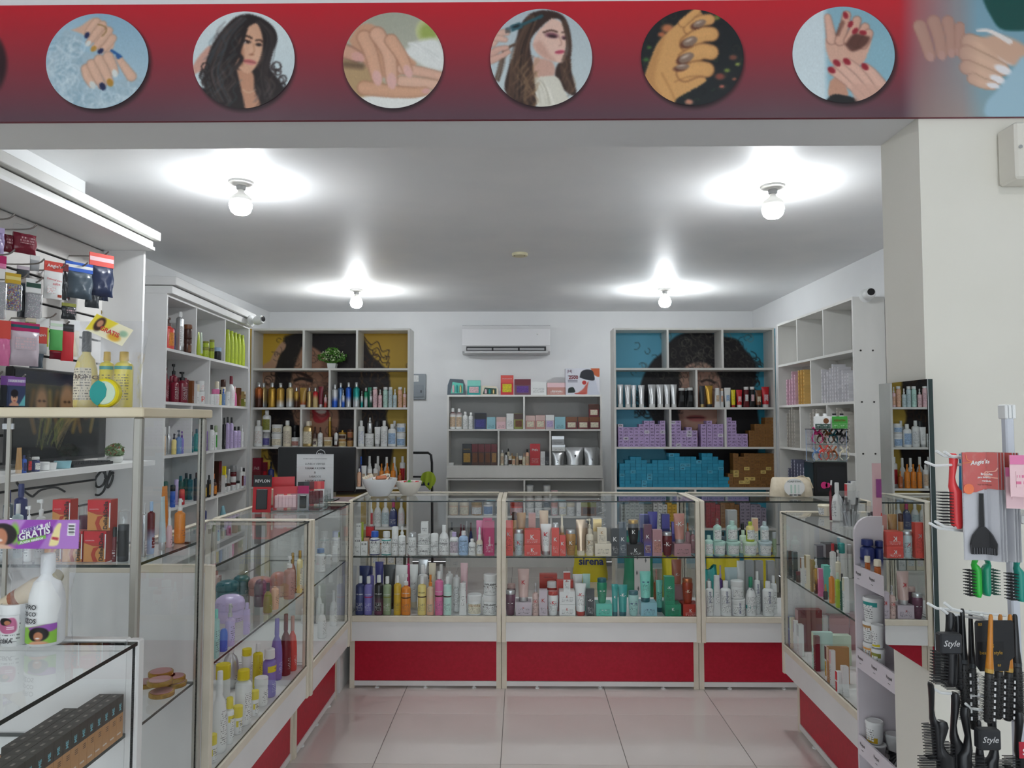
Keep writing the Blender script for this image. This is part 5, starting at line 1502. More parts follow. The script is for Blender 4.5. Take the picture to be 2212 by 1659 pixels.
p = Paint(905, 1495, 35, 605, NR, NR, 'd5e3e8'); p.mixin(p.hmask(1085, 1120), '8fb9c8'); p.mixin(p.hmask(1090, 1500)*np.clip((300-p.Y)/500, 0, 1), '7cabbd')
p.poly([(1100, 225), (1180, 205), (1320, 220), (1360, 215), (1340, 300), (1290, 380), (1150, 380), (1105, 300)], 'd9ac98', 8)
p.poly([(1120, 470), (1180, 440), (1220, 560), (1115, 560)], 'c8967e', 8); p.poly([(1105, 570), (1150, 545), (1260, 570), (1280, 610), (1100, 610)], '17181c', 6)
p.finger([(1135, 230), (1125, 160), (1115, 100)], 56, 'dcb09c', '8a5c4e', 34)
for pts, nl in (([(1180, 240), (1205, 160), (1222, 90)], 1), ([(1230, 240), (1260, 180), (1280, 120)], 1), ([(1270, 250), (1305, 200), (1325, 160)], 1), ([(1310, 260), (1335, 220), (1345, 195)], 1)): p.finger(pts, 52, 'd4a692', '7a4c40', 46)
p.poly([(1210, 260), (1260, 200), (1330, 210), (1350, 225), (1320, 270), (1250, 300)], '4e2c26', 16, .85); p.line([(1170, 200), (1200, 130)], 22, '6a4036', 14, .7)
for x, y, r in ((1217, 92, 70), (1243, 143, 120), (1268, 182, 130), (1312, 192, 10)): p.ell(x, y, 21, 13, '9a2434', r, 4)
for pts, x, y in (([(1330, 580), (1220, 470), (1135, 410)], 0, 0), ([(1360, 560), (1250, 450), (1165, 370)], 0, 0), ([(1380, 530), (1300, 430), (1222, 362)], 0, 0), ([(1410, 500), (1360, 430), (1322, 392)], 0, 0)): p.finger(pts, 64, 'ddb2a0', '94665a', 44, '9a2434', (.36, .55))
p.poly([(1240, 480), (1400, 500), (1400, 540), (1290, 600), (1250, 560)], 'd6a896', 14, .8)
disc(p, 1200, 318, 287, 277, K7, 'round photo of two hands with dark red nails')
# ---- hair posters on the back panels
p = Paint(930, 2060, 365, 1900, 190, 200, 'cfa93c'); Yp = YU+.268
p.vgrad('cba233', 'd4b24a', 365, 900)
hair = lambda: (p.rng.normal(1500, 230), p.rng.normal(760, 230))
p.poly([(1180, 420), (1300, 385), (1500, 370), (1660, 385), (1740, 430), (1800, 560), (1900, 660), (1930, 800), (1900, 1000), (1950, 1200), (1850, 1500), (1500, 1560), (1150, 1450), (1050, 1150), (1080, 900), (1070, 700), (1140, 560)], '231c1e', 20)
p.poly([(1300, 500), (1380, 500), (1460, 560), (1500, 640), (1500, 860), (1560, 960), (1540, 1120), (1400, 1200), (1280, 1120), (1220, 900), (1230, 700)], 'b98a70', 18); p.poly([(1440, 600), (1500, 640), (1500, 860), (1460, 900), (1440, 760)], '94644e', 30, .7)
p.poly([(1060, 640), (1090, 560), (1150, 470), (1185, 470), (1180, 510), (1140, 560), (1110, 650)], 'c99f84', 8); p.poly([(1010, 640), (1090, 600), (1110, 720), (1060, 860), (960, 900), (950, 760)], 'c39a80', 14)
p.line([(1240, 680), (1300, 690), (1370, 730)], 22, '4a2c22', 10); p.line([(1250, 740), (1300, 726), (1370, 745)], 22, '2a1a18', 8); p.line([(1260, 770), (1330, 778), (1380, 760)], 10, '8a5c48', 10)
p.poly([(1370, 950), (1420, 930), (1480, 945), (1495, 1000), (1440, 1045), (1385, 1030)], 'b83038', 8); p.poly([(1390, 960), (1440, 950), (1478, 962), (1440, 985)], 'e8d8d0', 6); p.poly([(1395, 985), (1480, 985), (1440, 1025)], 'c85a58', 10)
for i in range(60):
    x, y = p.rng.uniform(1700, 1880), p.rng.uniform(520, 1200)
    p.line([(x, y), (x+p.rng.uniform(-20, 40), y+30), (x+p.rng.uniform(-10, 60), y+50), (x+p.rng.uniform(-20, 40), y+95)], 7, ['2a1c18', '4a3020', '6a4a2c'][i % 3], 6, .8)
for i in range(9):
    x, y = 1745, 420+i*40
    p.line([(x, y), (x+50, y+60), (x+100, y+40+i*6), (x+130, y+110), (x+180, y+100+i*5), (x+160, y+170)], 7, '2a1c18', 5, .85)
p.curls(150, hair, 28, 6, ['3a302c', '4e423a', '181416', '5a4c40'], .5)
p.curls(50, lambda: (p.rng.uniform(1040, 1230), p.rng.uniform(640, 1300)), 30, 7, ['2a1e1c', '4a3a30'], .8)
obj('poster', p.mesh('poster', lambda x, y: cropfn((260, 600, .30137), Yp)(x, y)), ATTR, None)
po = bpy.data.objects['poster']; po.parent = yell; po.matrix_parent_inverse = Matrix.Translation(Vector(yell.location)).inverted(); po['label'] = 'yellow poster of a laughing woman with dark curls'
p = Paint(120, 1480, 195, 2300, 190, 220, '66b6d2'); p.mixin(p.hmask(500, 1450), '3aa2be')
p.poly([(560, 330), (640, 260), (760, 225), (900, 220), (1010, 260), (1150, 290), (1220, 380), (1300, 480), (1310, 620), (1290, 700), (1320, 900), (1340, 1150), (1250, 1500), (1050, 1550), (700, 1500), (560, 1300), (420, 950), (330, 760), (350, 620), (430, 480), (520, 400)], '1c1a1e', 20)
p.poly([(680, 560), (760, 500), (900, 500), (1010, 640), (1000, 850), (980, 1000), (900, 1120), (800, 1200), (700, 1100), (650, 900), (660, 700)], 'c29a88', 18); p.poly([(660, 700), (700, 1000), (740, 1100), (700, 1100), (650, 900)], '9a6f60', 30, .7)
p.line([(850, 655), (900, 640), (960, 665)], 20, '3a2420', 10); p.ell(780, 885, 40, 14, '8a5c50', 0, 14); p.ell(800, 965, 80, 22, '9a4a4a', 0, 12); p.ell(810, 985, 60, 14, 'b86a66', 0, 10); p.line([(725, 965), (870, 962)], 6, '5a2428', 5); p.ell(700, 620, 40, 60, 'c8a08c', soft=30)
p.curls(190, lambda: (p.rng.normal(830, 210), p.rng.normal(430, 140)), 34, 7, ['3a3634', '55504a', '100e12', '6a645c', '8a8478'], .5)
p.curls(80, lambda: (p.rng.uniform(420, 660), p.rng.uniform(560, 950)), 30, 8, ['1c1a1e', '2e2a2c', '3a3634'], .8); p.curls(80, lambda: (p.rng.uniform(1040, 1330), p.rng.uniform(420, 700)), 34, 8, ['1c1a1e', '2a2628', '3a3634'], .8)
p.curls(40, lambda: (p.rng.uniform(280, 460), p.rng.uniform(700, 950)), 36, 8, ['1a1a1e', '1f2a30'], .9)
po = obj('poster', p.mesh('poster', lambda x, y: cropfn((1300, 660, .25316), Yp)(x, y)), ATTR, blue, label='blue poster of a woman with dark curly hair'); po.matrix_parent_inverse = Matrix.Translation(Vector(blue.location)).inverted()
# ------------------------------------------------------------------ fixtures on walls and ceiling
ac = thing('air_conditioner', 'white wall air conditioner above the low shelf', 'air conditioner', (0, 0, 0))
q0, q1 = onY(998, 702, YB-.22), onY(1189, 764, YB-.22); x0, x1, z1, z0 = q0.x, q1.x, q0.z, q1.z
hm = z1-z0
q = MB(); pr = [(YB-.002, z0+.01), (YB-.14, z0), (YB-.19, z0+.03), (YB-.215, z0+.09), (YB-.225, z1-.05), (YB-.20, z1-.01), (YB-.17, z1), (YB-.002, z1)]
n_ = len(pr); q.add([(x0, y, z) for y, z in pr]+[(x1, y, z) for y, z in pr], [tuple(range(n_)), tuple(range(2*n_-1, n_-1, -1))]+[(i, n_+i, n_+(i+1) % n_, (i+1) % n_) for i in range(n_)])
q.build('body', mat('e3e3e4', .25, coat=.4), ac, smooth=True, ang=30)
boxo('outlet', x0+.05, x1-.05, YB-.213, YB-.2, z0+.035, z0+.085, mat('26272a', .6), ac)
for k in range(3):
    w_ = (x1-x0-.14)/3; xa = x0+.06+k*(w_+.01)
    boxo('louver', xa, xa+w_-.01, YB-.219, YB-.206, z0+.040, z0+.066, mat('9fa0a2', .4), ac)
boxo('flap', x0+.03, x1-.03, YB-.214, YB-.19, z0+.012, z0+.030, mat('cfd0d0', .35), ac)
boxo('front_panel', x0+.004, x1-.004, YB-.229, YB-.2255, z0+.095, z1-.052, mat('e6e6e8', .18, coat=.5), ac)
MB().lathe([(.008, 0), (.008, .002)], 10).build('badge', CHROME, ac, (x1-.15, YB-.229, z0+.22), (math.pi/2, 0, 0))
ep = thing('electrical_panel', 'grey metal breaker panel on the wall beside the yellow unit', 'electrical panel', (0, 0, 0))
a0, a1 = onY(893, 808, YB), onY(920, 863, YB)
boxo('cover', a0.x-.03, a1.x, YB-.03, YB-.001, a1.z, a0.z, mat('8f979d', .45), ep, b=.004)
c0_, c1_ = onY(894, 832, YB), onY(915, 858, YB); boxo('door', c0_.x-.02, c1_.x, YB-.037, YB-.031, c1_.z, c0_.z, mat('878f96', .4), ep, b=.002)
boxo('latch', c1_.x-.03, c1_.x-.018, YB-.042, YB-.0375, (c0_.z+c1_.z)/2-.02, (c0_.z+c1_.z)/2+.01, mat('4a5056', .4), ep)
l0, l1 = onY(894, 811, YB), onY(905, 825, YB); boxo('paper_label', l0.x, l1.x, YB-.0315, YB-.0305, l1.z, l0.z, printmat('white'), ep)
def cctv(p, yaw, pitch, label):
    t = thing('security_camera', label, 'camera', p, yaw)
    MB().lathe([(.05, 0), (.05, .012), (.03, .022)], 20).build('mount', WHITEP, t, (0, .075, 0), (math.pi/2, 0, 0), smooth=True)
    MB().tube([(0, .06, 0), (0, .03, .0), (0, .0, 0)], .014).build('arm', WHITEP, t, smooth=True)
    q = MB().lathe([(.020, -.050), (.034, -.046), (.040, -.03), (.041, .02), (.030, .045), (.01, .05)], 20); q.build('housing', WHITEP, t, (0, -.012, 0), (math.pi/2+pitch, 0, 0), smooth=True).rotation_euler = (-math.pi/2+pitch, 0, 0)
    MB().lathe([(.0, 0), (.024, .001), (.026, .004)][::-1], 20).build('lens', mat('0c0c0e', .08), t, (0, -.0645, math.sin(-pitch)*.05), (math.pi/2, 0, 0), smooth=True)
    return t
cctv(onY(556, 692, 6.80), math.radians(70), -.2, 'white security camera at the end of the left cornice'); cctv(onY(1876, 636, 5.40), math.radians(-10), -.15, 'white security camera beside the top of the right wall unit')
dp = onZ(1123, 551, HC-.012); sd = thing('ceiling_cover', 'small cream round cover plate on the ceiling', 'cover plate', (dp.x, dp.y, HC))
MB().lathe([(.045, -.022), (.058, -.02), (.062, -.008), (.062, 0)], 24).build('plate', mat('e0d9b4', .5), sd, smooth=True)
for x in (-.04, .035): MB().lathe([(.005, -.0235), (.005, -.0205)], 8).build('screw', mat('3a342a', .5), sd, (x, -.02, 0))
wb = thing('wall_box', 'white box fixed high on the cream wall at the frame edge', 'wall box', (0, 0, 0))
b0, b1 = onY(2192, 262, 2.0), onY(2230, 385, 2.0); boxo('body', b0.x, b0.x+.16, 2.0, YP0-.002, b1.z, b0.z, mat('e6e2d8', .4), wb, b=.006)
MB().lathe([(.005, 0), (.005, .003)], 10).build('screw', CHROME, wb, (b0.x+.012, 1.999, (b0.z*.55+b1.z*.45)), (math.pi/2, 0, 0))
# ------------------------------------------------------------------ hand trolley with a green cloth, behind the counters
tr = thing('hand_trolley', 'black tubular hand trolley standing beside the yellow unit', 'trolley', (0, 0, 0))
Yt = 7.75; g = lambda px, py: onY(px, py, Yt)
P_ = [g(872, 1260), g(872, 982), g(876, 978), g(925, 978), g(931, 983), g(933, 1000), g(934, 1250)]
MB().tube(P_, .013).build('frame', BLACKP, tr, smooth=True)
MB().tube([g(872, 1030), g(934, 1030)], .01).build('crossbar', BLACKP, tr); MB().tube([g(880, 1045), g(930, 1045)], .02).build('crossbar', mat('1c2a48', .5), tr)
boxo('toe_plate', g(868, 1260).x, g(940, 1260).x, Yt-.12, Yt+.1, .004, .02, BLACKP, tr)
for x in (g(868, 0).x, g(940, 0).x): MB().lathe([(.05, -.015), (.06, -.012), (.06, .012), (.05, .015)], 20).build('wheel', mat('222222', .7), tr, (x, Yt+.03, .062), (0, math.pi/2, 0), smooth=True)
for P in [g(872, 1240), g(934, 1240)]: pass
v, f = [], []; nx, nz = 12, 10; c0_ = g(926, 1018)
for i in range(nz):
    for k in range(nx):
        u_ = k/(nx-1)*2-1; s_ = i/(nz-1); v.append((c0_.x+u_*(.055+.02*math.sin(s_*3)), c0_.y-.03+.022*math.sin(u_*8+s_*2)*(.4+s_), c0_.z-s_*(.15+.04*math.sin(u_*3+1))-.02*u_*u_))
for i in range(nz-1):
    for k in range(nx-1): f.append((i*nx+k, (i+1)*nx+k, (i+1)*nx+k+1, i*nx+k+1))
cl = obj('cleaning_cloth', mesh('cleaning_cloth', v, f, True, 180), mat('a9bf3c', .9)); md = cl.modifiers.new('thick', 'SOLIDIFY'); md.thickness = .004
tag(cl, 'lime green cloth hanging on the black trolley', 'cloth')
# ------------------------------------------------------------------ corner desk, monitor, sign, bowls, toiletry bag
TOPZ = 1.1385
dk = thing('corner_desk', 'white corner desk between the left and middle counters', 'desk', (0, 0, 0))
boxo('desk_top', -1.62, -1.075, 4.425, 5.0, 1.085, 1.105, mat('6a2028', .45), dk); boxo('desk_front', -1.55, -1.085, 4.43, 4.45, .0, 1.084, MELA, dk); boxo('desk_side', -1.62, -1.6, 4.45, 5.0, 0, 1.084, MELA, dk); boxo('desk_side', -1.1, -1.08, 4.47, 5.0, 0, 1.084, MELA, dk)
mo = thing('monitor', 'black computer monitor seen from the back behind the hours sign', 'monitor', (0, 0, 0))
Ym = 4.72; m0, m1 = onY(600, 966, Ym), onY(767, 1063, Ym)
boxo('screen_housing', m0.x, m1.x, Ym, Ym+.03, m1.z, m0.z, mat('0d0e11', .3), mo, b=.006); cxm = (m0.x+m1.x)/2
boxo('stand_neck', cxm-.04, cxm+.04, Ym+.031, Ym+.06, 1.112, m0.z-.12, BLACKP, mo); boxo('stand_foot', cxm-.12, cxm+.12, Ym-.05, Ym+.12, 1.106, 1.112, BLACKP, mo)
lg = onY(693, 981, Ym); q = MB().lathe([(.026, 0), (.029, 0), (.029, .001), (.026, .001)], 28); q.f = q.f[:-2]+[]; q.build('logo_ring', mat('d8dadc', .4), mo, (lg.x, Ym-.0005, lg.z), (math.pi/2, 0, 0)); letter('DELL', mo, mat('d8dadc', .4), width=.036, at=(lg.x, Ym-.001, lg.z), bold=.03)
sg = thing('hours_sign', 'white opening hours sheet in a clear stand on the left counter', 'sign', (0, 0, 0))
Ys = 4.27; s0, s1 = onY(641.5, 981, Ys), onY(719.5, 1080, Ys); sz = max(s1.z, TOPZ)
boxo('paper', s0.x, s1.x, Ys, Ys+.001, sz+.006, s0.z, mat('e6e6e6', .6), sg); pane('clear_stand', s0.x-.002, s1.x+.002, Ys-.0035, Ys-.0008, sz+.001, s0.z+.002, sg, ACRYL, EDGEL); pane('clear_foot', s0.x-.002, s1.x+.002, Ys-.05, Ys+.03, sz, sz+.003, sg, ACRYL, EDGEL)
cxs = (s0.x+s1.x)/2
for txt, py, w_ in (('ESTAMOS ABIERTOS EN ESTE HORARIO', 991, 52), ('LUNES A VIERNES', 1002, 43), ('9:00AM A 4:30PM', 1011.5, 43), ('&', 1020.5, 4), ('SABADOS', 1029.5, 25), ('9:00AM A 1:30PM', 1038.5, 43)): letter(txt, sg, mat('3a3a3a', .6), width=w_*mpp((cxs, Ys, 1.3)), at=(cxs, Ys-.0006, onY(690, py, Ys).z), bold=.004)
# acrylic organisers with nail tool packets
def tray(px0, px1, Y, d, hpx, label):
    x0, x1 = onY(px0, 1090, Y).x, onY(px1, 1090, Y).x; h_ = hpx*mpp((x0, Y, 1.2)); t = thing('acrylic_tray', label, 'organiser', (0, 0, 0))
    pane('front_wall', x0, x1, Y, Y+.003, TOPZ, TOPZ+h_, t, ACRYL, EDGEL); pane('back_wall', x0, x1, Y+d, Y+d+.003, TOPZ, TOPZ+h_*1.4, t, ACRYL, EDGEL)
    for x in (x0, x1-.003): pane('side_wall', x, x+.003, Y+.004, Y+d-.001, TOPZ, TOPZ+h_, t, ACRYL, EDGEL)
    pane('tray_floor', x0+.004, x1-.004, Y+.004, Y+d-.001, TOPZ, TOPZ+.003, t, ACRYL, EDGEL); return t
tray(582, 690, 3.90, .16, 28, 'clear acrylic organiser of red nail tool packets on left counter'); tray(649, 704, 4.09, .10, 26, 'smaller clear organiser behind the packet tray')
def card(px, pt, w, h, Y, base, cols, label, text=None, lean=0., tc='white', rz=0, group='nail tool packets', name='nail_tool_packet', z0=None):
    p0 = onY(px, pt, Y); m = mpp(p0); w, h = w*m, h*m; z = base if z0 is None else z0
    t = thing(name, label, 'packet', (p0.x, Y, z), rz, group); t.rotation_euler = (lean, 0, rz)
    boxo('card', -w/2, w/2, 0, .0012, 0, h, pm(cols[0]), t); boxo('header', -w/2, w/2, -.0004, -.00005, h*.68, h, pm(cols[1]), t)
    q = MB().bbox(-w*.3, w*.3, -.006, -.0006, h*.08, h*.62, .003); q.build('blister', pm(cols[2]), t)
    if text: letter(text, t, pm(tc), width=w*.8, at=(0, -.0012, h*.84), bold=.015)
    return t
card(566, 1016, 40, 80, 3.86, TOPZ, ['red', 'black', 'charcoal'], 'large red and black tool packet standing left of the acrylic organiser', 'REVLON', -.08)
for i in range(9): card(586+i*5.6, 1016, 12, 66, 4.03+.003*i, TOPZ+.004, ['coral', 'red', 'cream'], '%s of the red packets in the back of the organiser' % ORD[i], None, -.05, rz=.25)
for i, (px, c) in enumerate(((598, 'red'), (606, 'rosepale'), (614, 'rosepale'), (621, 'coral'), (628, 'beige'), (636, 'mauve'))): card(px, 1040, 14, 50, 3.935+.004*i, TOPZ+.004, [c, 'red', 'palepink'], '%s from left of slanted packets in the organiser' % ORD[i], None, -.12, rz=.3)
card(655, 1040, 24, 52, 3.93, TOPZ+.004, ['grey', 'magenta', 'black'], 'silver packet with magenta header at the front of the organiser', None, -.05)
for i, (px, c, d_) in enumerate(((650, 'skyblue', 'black'), (662, 'steel', 'charcoal'), (672, 'red', 'wine'), (679, 'cream', 'red'), (686, 'white', 'coral'), (694, 'white', 'red'))): card(px, 1032, 13, 52, 4.115+.006*i, TOPZ+.004, [c, d_, 'wine'], '%s from left of packets in the smaller organiser' % ORD[i], None, -.06, rz=.2)
pk = thing('pink_box', 'small pink and white carton lying before the organiser', 'box', (*onZ(634, 1084, TOPZ)[:2], TOPZ), .5); boxo('body', -.03, .03, -.012, .012, 0, .02, mat('fuchsia', .4), pk); boxo('stripe', -.0301, .0301, -.0125, -.0121, .006, .014, WHITEP, pk)
def bowl(px, py, w, h, label, m):
    b_ = onZ(px, py, TOPZ); k = mpp(b_); R, h = w*k/2, h*k; t = thing('bowl', label, 'bowl', b_)
    MB().lathe([(R*.5, 0), (R*.55, h*.04), (R*.72, h*.3), (R*.92, h*.7), (R, h), (R*1.0, h*1.01), (R*.95, h), (R*.86, h*.7), (R*.64, h*.3), (R*.4, h*.16), (.001, h*.15)], 36).build('bowl_body', m, t, smooth=True); return b_, R, h
wm = mat('e4e8ea', .18, coat=.4)
b1, R1, h1 = bowl(820, 1071, 76, 37, 'larger white glass bowl holding small sachets, on the counter', wm); b2, R2, h2 = bowl(883, 1068, 57, 28, 'smaller cream bowl holding sweets, beside the larger bowl', mat('e6e2d6', .3))
rnd = random.Random(2)
for i in range(10):
    a_ = i*.63; r_ = R1*(.15+.5*(i % 3)/2); c = ['cream', 'brown', 'ivory', 'amber', 'chestnut'][i % 5]
    t = thing('sachet_box', '%s small tea-sized packet in the white glass bowl' % ORD[i], 'packet', (b1.x+r_*math.cos(a_), b1.y+r_*math.sin(a_), TOPZ+h1*.72+.018*(i % 3)), a_*2, 'packets in the larger bowl'); t.rotation_euler = (rnd.uniform(-.5, .5), rnd.uniform(-.5, .5), a_*2)
    boxo('body', -.032, .032, -.012, .012, -.005, .016, pm(c), t); boxo('label', -.024, .024, -.0125, -.0121, .0, .012, printmat('cream', 'red'), t)
for i in range(12):
    a_ = i*.55; r_ = R2*(.1+.55*(i % 4)/3); c = ['grass', 'palepink', 'white', 'grass', 'pink', 'red'][i % 6]
    t = thing('sweet', '%s wrapped sweet in the smaller cream bowl, %s' % (cw(c), ORD[i]), 'sweet', (b2.x+r_*math.cos(a_), b2.y+r_*math.sin(a_), TOPZ+h2*.86+.006*(i % 2)), a_, 'sweets in the smaller bowl')
    MB().lathe([(.002, -.022), (.009, -.019), (.003, -.012), (.010, -.008), (.011, .008), (.003, .012), (.009, .019), (.002, .022)], 8).build('wrapper', pm(c), t, rot=(math.pi/2, 0, 0), smooth=True)
# toiletry bag
tb0 = onZ(1709, 1072, TOPZ); k = mpp(tb0); tb = thing('toiletry_bag', 'beige zipped toiletry bag with white oval label on the counter', 'bag', tb0)
w_, h_ = 92*k, 41*k; v, f = [], []
for i in range(9):
    for j in range(16):
        a_ = 2*math.pi*(j+.5)/16; s_ = i/8; ex = (1-.16*abs(s_*2-1)**3)*(1-.25*max(0, s_-.75)*4); c_, n_ = math.cos(a_), math.sin(a_); k_ = (abs(c_)**3+abs(n_)**3)**(-1/3)
        v.append((c_*k_*w_/2*(1-.10*s_-.05*(s_ > .9)), n_*k_*.055*(1-.72*s_**2)*ex, h_*s_**.85))
for i in range(8):
    for j in range(16): f.append((i*16+j, i*16+(j+1) % 16, (i+1)*16+(j+1) % 16, (i+1)*16+j))
f += [tuple(range(15, -1, -1)), tuple(128+j for j in range(16))]
obj('pouch_body', mesh('pouch_body', v, f, True, 70), noisy('beige_fabric', 'd3c6ae', 'ddd1bb', 40, .7, .2), tb)
q = MB(); pts = [(w_*.24*math.cos(t_*2*math.pi/28)+.0, h_*.50+h_*.47*math.sin(t_*2*math.pi/28)) for t_ in range(28)]
ql = q.prism(pts, -.060, -.0585); ql.build('oval_label', mat('e8e8e6', .4), tb); letter('SCALP SYNC', tb, mat('3a4a44', .4), width=w_*.32, at=(0, -.061, h_*.82), bold=.01)
for x, c in ((-.02*1, 'b8d0c4'), (.004, 'b8d0c4'), (.026, 'cfd8d4')): boxo('printed_product', x-.005, x+.005, -.0612, -.0603, h_*.2, h_*.64, mat(c, .4), tb)
for x in (-.022, .003, .028): boxo('printed_bar', x-.010, x+.010, -.0612, -.0603, h_*.09, h_*.14, BLACKP, tb)
MB().tube(smoothpath([(w_*.12, 0, h_*.98), (w_*.28, -.005, h_*1.06), (w_*.42, -.02, h_*.8), (w_*.47, -.03, h_*.45)], 5), .003, 6).build('strap', mat('cbbd9f', .6), tb, smooth=True)
# black display box with clear clip display on top
Yb = 4.74; e0, e1 = onY(1757, 998, Yb), onY(1832, 1072, Yb); bb = thing('display_box', 'black glossy display box under the claw clip stand', 'display box', (0, 0, 0))
boxo('box_body', e0.x, e1.x, Yb, Yb+.16, TOPZ, e0.z, mat('0e0f12', .18), bb, b=.004); boxo('window', e0.x+.02, e1.x-.02, Yb-.001, Yb-.0003, TOPZ+.03, e0.z-.03, mat('191b20', .06), bb)
for px, r_ in ((1780, .022), (1788, .016)): pp_ = onY(px, 1048, Yb-.002); MB().lathe([(.002, 0), (r_*.8, .001), (r_, .002)][::-1], 14).build('printed_clip', mat('fuchsia', .35), bb, (pp_.x, Yb-.003, pp_.z), (math.pi/2, 0, 0))
cs = thing('clip_stand', 'two tier clear acrylic stand of hair claw clips', 'display stand', (0, 0, 0)); Yk = Yb+.02
k0, k1 = onY(1757, 928, Yk), onY(1829, 996, Yk); zb, zt = e0.z+.002, k0.z; zm = onY(1790, 961, Yk).z
for x in (k0.x, k1.x): pane('side_wall', x, x+.003, Yk, Yk+.13, zb, zt, cs, ACRYL, mat('9fb4d8', .2))
for z in (zb, zm): pane('tier', k0.x+.004, k1.x-.001, Yk+.001, Yk+.13, z, z+.003, cs, ACRYL, EDGEL); pane('lip', k0.x+.004, k1.x-.001, Yk-.003, Yk-.0002, z, z+.03, cs, ACRYL, EDGEL)
boxo('top_sheet', k0.x-.004, k1.x+.012, Yk-.005, Yk+.132, zt, zt+.004, mat('202428', .2), cs); pane('back_wall', k0.x+.004, k1.x-.001, Yk+.131, Yk+.133, zb, zt, cs, ACRYL, EDGEL)
def claw(px, z, c, label, s=1.):
    p = onY(px, 950, Yk+.05); t = thing('claw_clip', label, 'hair clip', (p.x, Yk+.05, z), 0, 'claw clips in the clear stand')
    for sg_ in (-1, 1):
        MB().tube(smoothpath([(sg_*.004*s, 0, .062*s), (sg_*.02*s, 0, .045*s), (sg_*.026*s, 0, .02*s), (sg_*.010*s, 0, .004*s)], 4), .006*s, 6, .003*s).build('jaw', pm(c, .25), t, smooth=True)
        MB().tube([(sg_*.003*s, 0, .055*s), (sg_*.022*s, 0, .082*s)], .004*s, 6, .006*s).build('grip', pm(c, .25), t, smooth=True)
    MB().tube([(-.012*s, -.012*s, .05*s), (.012*s, .012*s, .05*s)], .005*s, 8).build('spring', pm(c, .3), t)
for i, (px, c, lv, s_) in enumerate(((1766, 'fuchsia', 1, 1.3), (1774, 'brown', 1, 1.), (1782, 'palepink', 1, 1.), (1790, 'chestnut', 1, 1.2), (1799, 'darkteal', 1, 1.1), (1813, 'black', 1, 1.2), (1823, 'charcoal', 1, 1.), (1763, 'steel', 0, 1.), (1779, 'coral', 0, 1.2), (1788, 'rose', 0, 1.2), (1798, 'copper', 0, 1.1), (1823, 'cream', 0, 1.1))): claw(px, (zm if lv else zb)+.004, c, '%s claw clip on the %s tier of the clear stand' % (cw(c), 'upper' if lv else 'lower'), s_)
for px, c1, c2, c3, lab, tx in ((1774, 'white', 'darkgreen', 'white', 'white twin bottle pack with brown hair picture on the clip stand', None), (1810.5, 'grass', 'grass', 'black', 'bright green twin bottle pack with black caps on the clip stand', 'KERATIN')):
    c0_ = onY(px, 920, Yk+.06); t = thing('twin_pack', lab, 'bottle pack', (c0_.x, Yk+.06, zt+.0045)); k = mpp(c0_)
    for s_ in (-1, 1): MB().lathe([(8*k, 0), (8*k, 25*k), (4*k, 28*k), (4*k, 28.5*k)], 14).build('bottle_body', pm('white'), t, (s_*8*k, 0, 0), smooth=True); MB().lathe([(4*k, 28.6*k), (4*k, 33*k)], 12).build('cap', pm(c3), t, (s_*8*k, 0, 0), smooth=True)
    boxo('sleeve', -16.5*k, 16.5*k, -8.6*k, -8.1*k, .2*k, 27*k, pm(c1), t); boxo('band', -16.4*k, 16.4*k, -8.9*k, -8.65*k, .5*k, 11*k, printmat(c2, 'white' if c2 != 'grass' else 'palegreen', .01), t)
    if tx: letter(tx, t, pm('chestnut'), width=24*k, at=(0, -9*k, 18*k), bold=.02)
    else: MB().lathe([(.001, .0), (5.5*k, .0005), (6*k, .001)][::-1], 16).build('picture', mat('chestnut', .5), t, (7*k, -8.7*k, 17*k), (math.pi/2, 0, 0))
# ---- on the right counter
A_, B_ = (1.50, 4.0), (1.46, 2.7)
row("on top of the right glass counter", 'T', A_, B_, TOPZ+.0, '''
g 335 205 150 ivory,cream,white
n 498 140 520 white,white,white "LOQ v c:grey z:.3 w:.3 hh:.2
x 660 90 440 white,red,white >14
u 730 90 440 white,white >20
''', py=1080, group='bottles and jars on the right counter')
t = thing('red_stick', 'slim red applicator stick standing beside the white jar', 'applicator', (*place(1794, 1080, A_, B_)[:2], TOPZ)); MB().tube([(0, 0, 0), (0, 0, .13), (.004, 0, .165)], .006, 8).build('stick', mat('burgundy', .4), t); MB().tube([(.004, 0, .166), (.006, 0, .19)], .004, 8).build('tip', WHITEP, t)
def filmbag(name, px, pt, w, h, A, B, base, cols, label, cat='bag', body=None, n=9, film=None, off=0., rz=0., tl=.0):
    P = place(px, 1080, A, B); P.z = base; k = mpp(P); w, h = w*k, h*k; t = thing(name, label, cat, (P.x, P.y+off, base), rz); v, f = [], []; nx, nz = 9, 10
    for sg_ in (-1, 1):
        for i in range(nz):
            for j in range(nx):
                u_, s_ = j/(nx-1)*2-1, i/(nz-1); th = .24*w*max(0, 1-u_*u_)**.5*(1-s_**2)**.5+.002
                v.append((u_*w/2*(1-.1*math.sin(s_*5)), sg_*th+.004*math.sin(u_*11+s_*17), s_*h))
    for s0_ in (0, 1):
        for i in range(nz-1):
            for j in range(nx-1): a_ = s0_*nx*nz+i*nx+j; q4 = (a_, a_+1, a_+nx+1, a_+nx); f.append(q4 if s0_ == 0 else q4[::-1])
    obj('film', mesh('film', v, f, True, 60), film or FILM, t); r_ = random.Random(int(px))
    for i in range(n):
        x = (i-(n-1)/2)/n*w*.8; c = cols[i % len(cols)]
        MB().tube([(x*.7, 0, .004), (x, r_.uniform(-.01, .01), h*r_.uniform(.55, .85))], .0035, 6, .006).build(body or 'brush', pm(c), t)
    return t
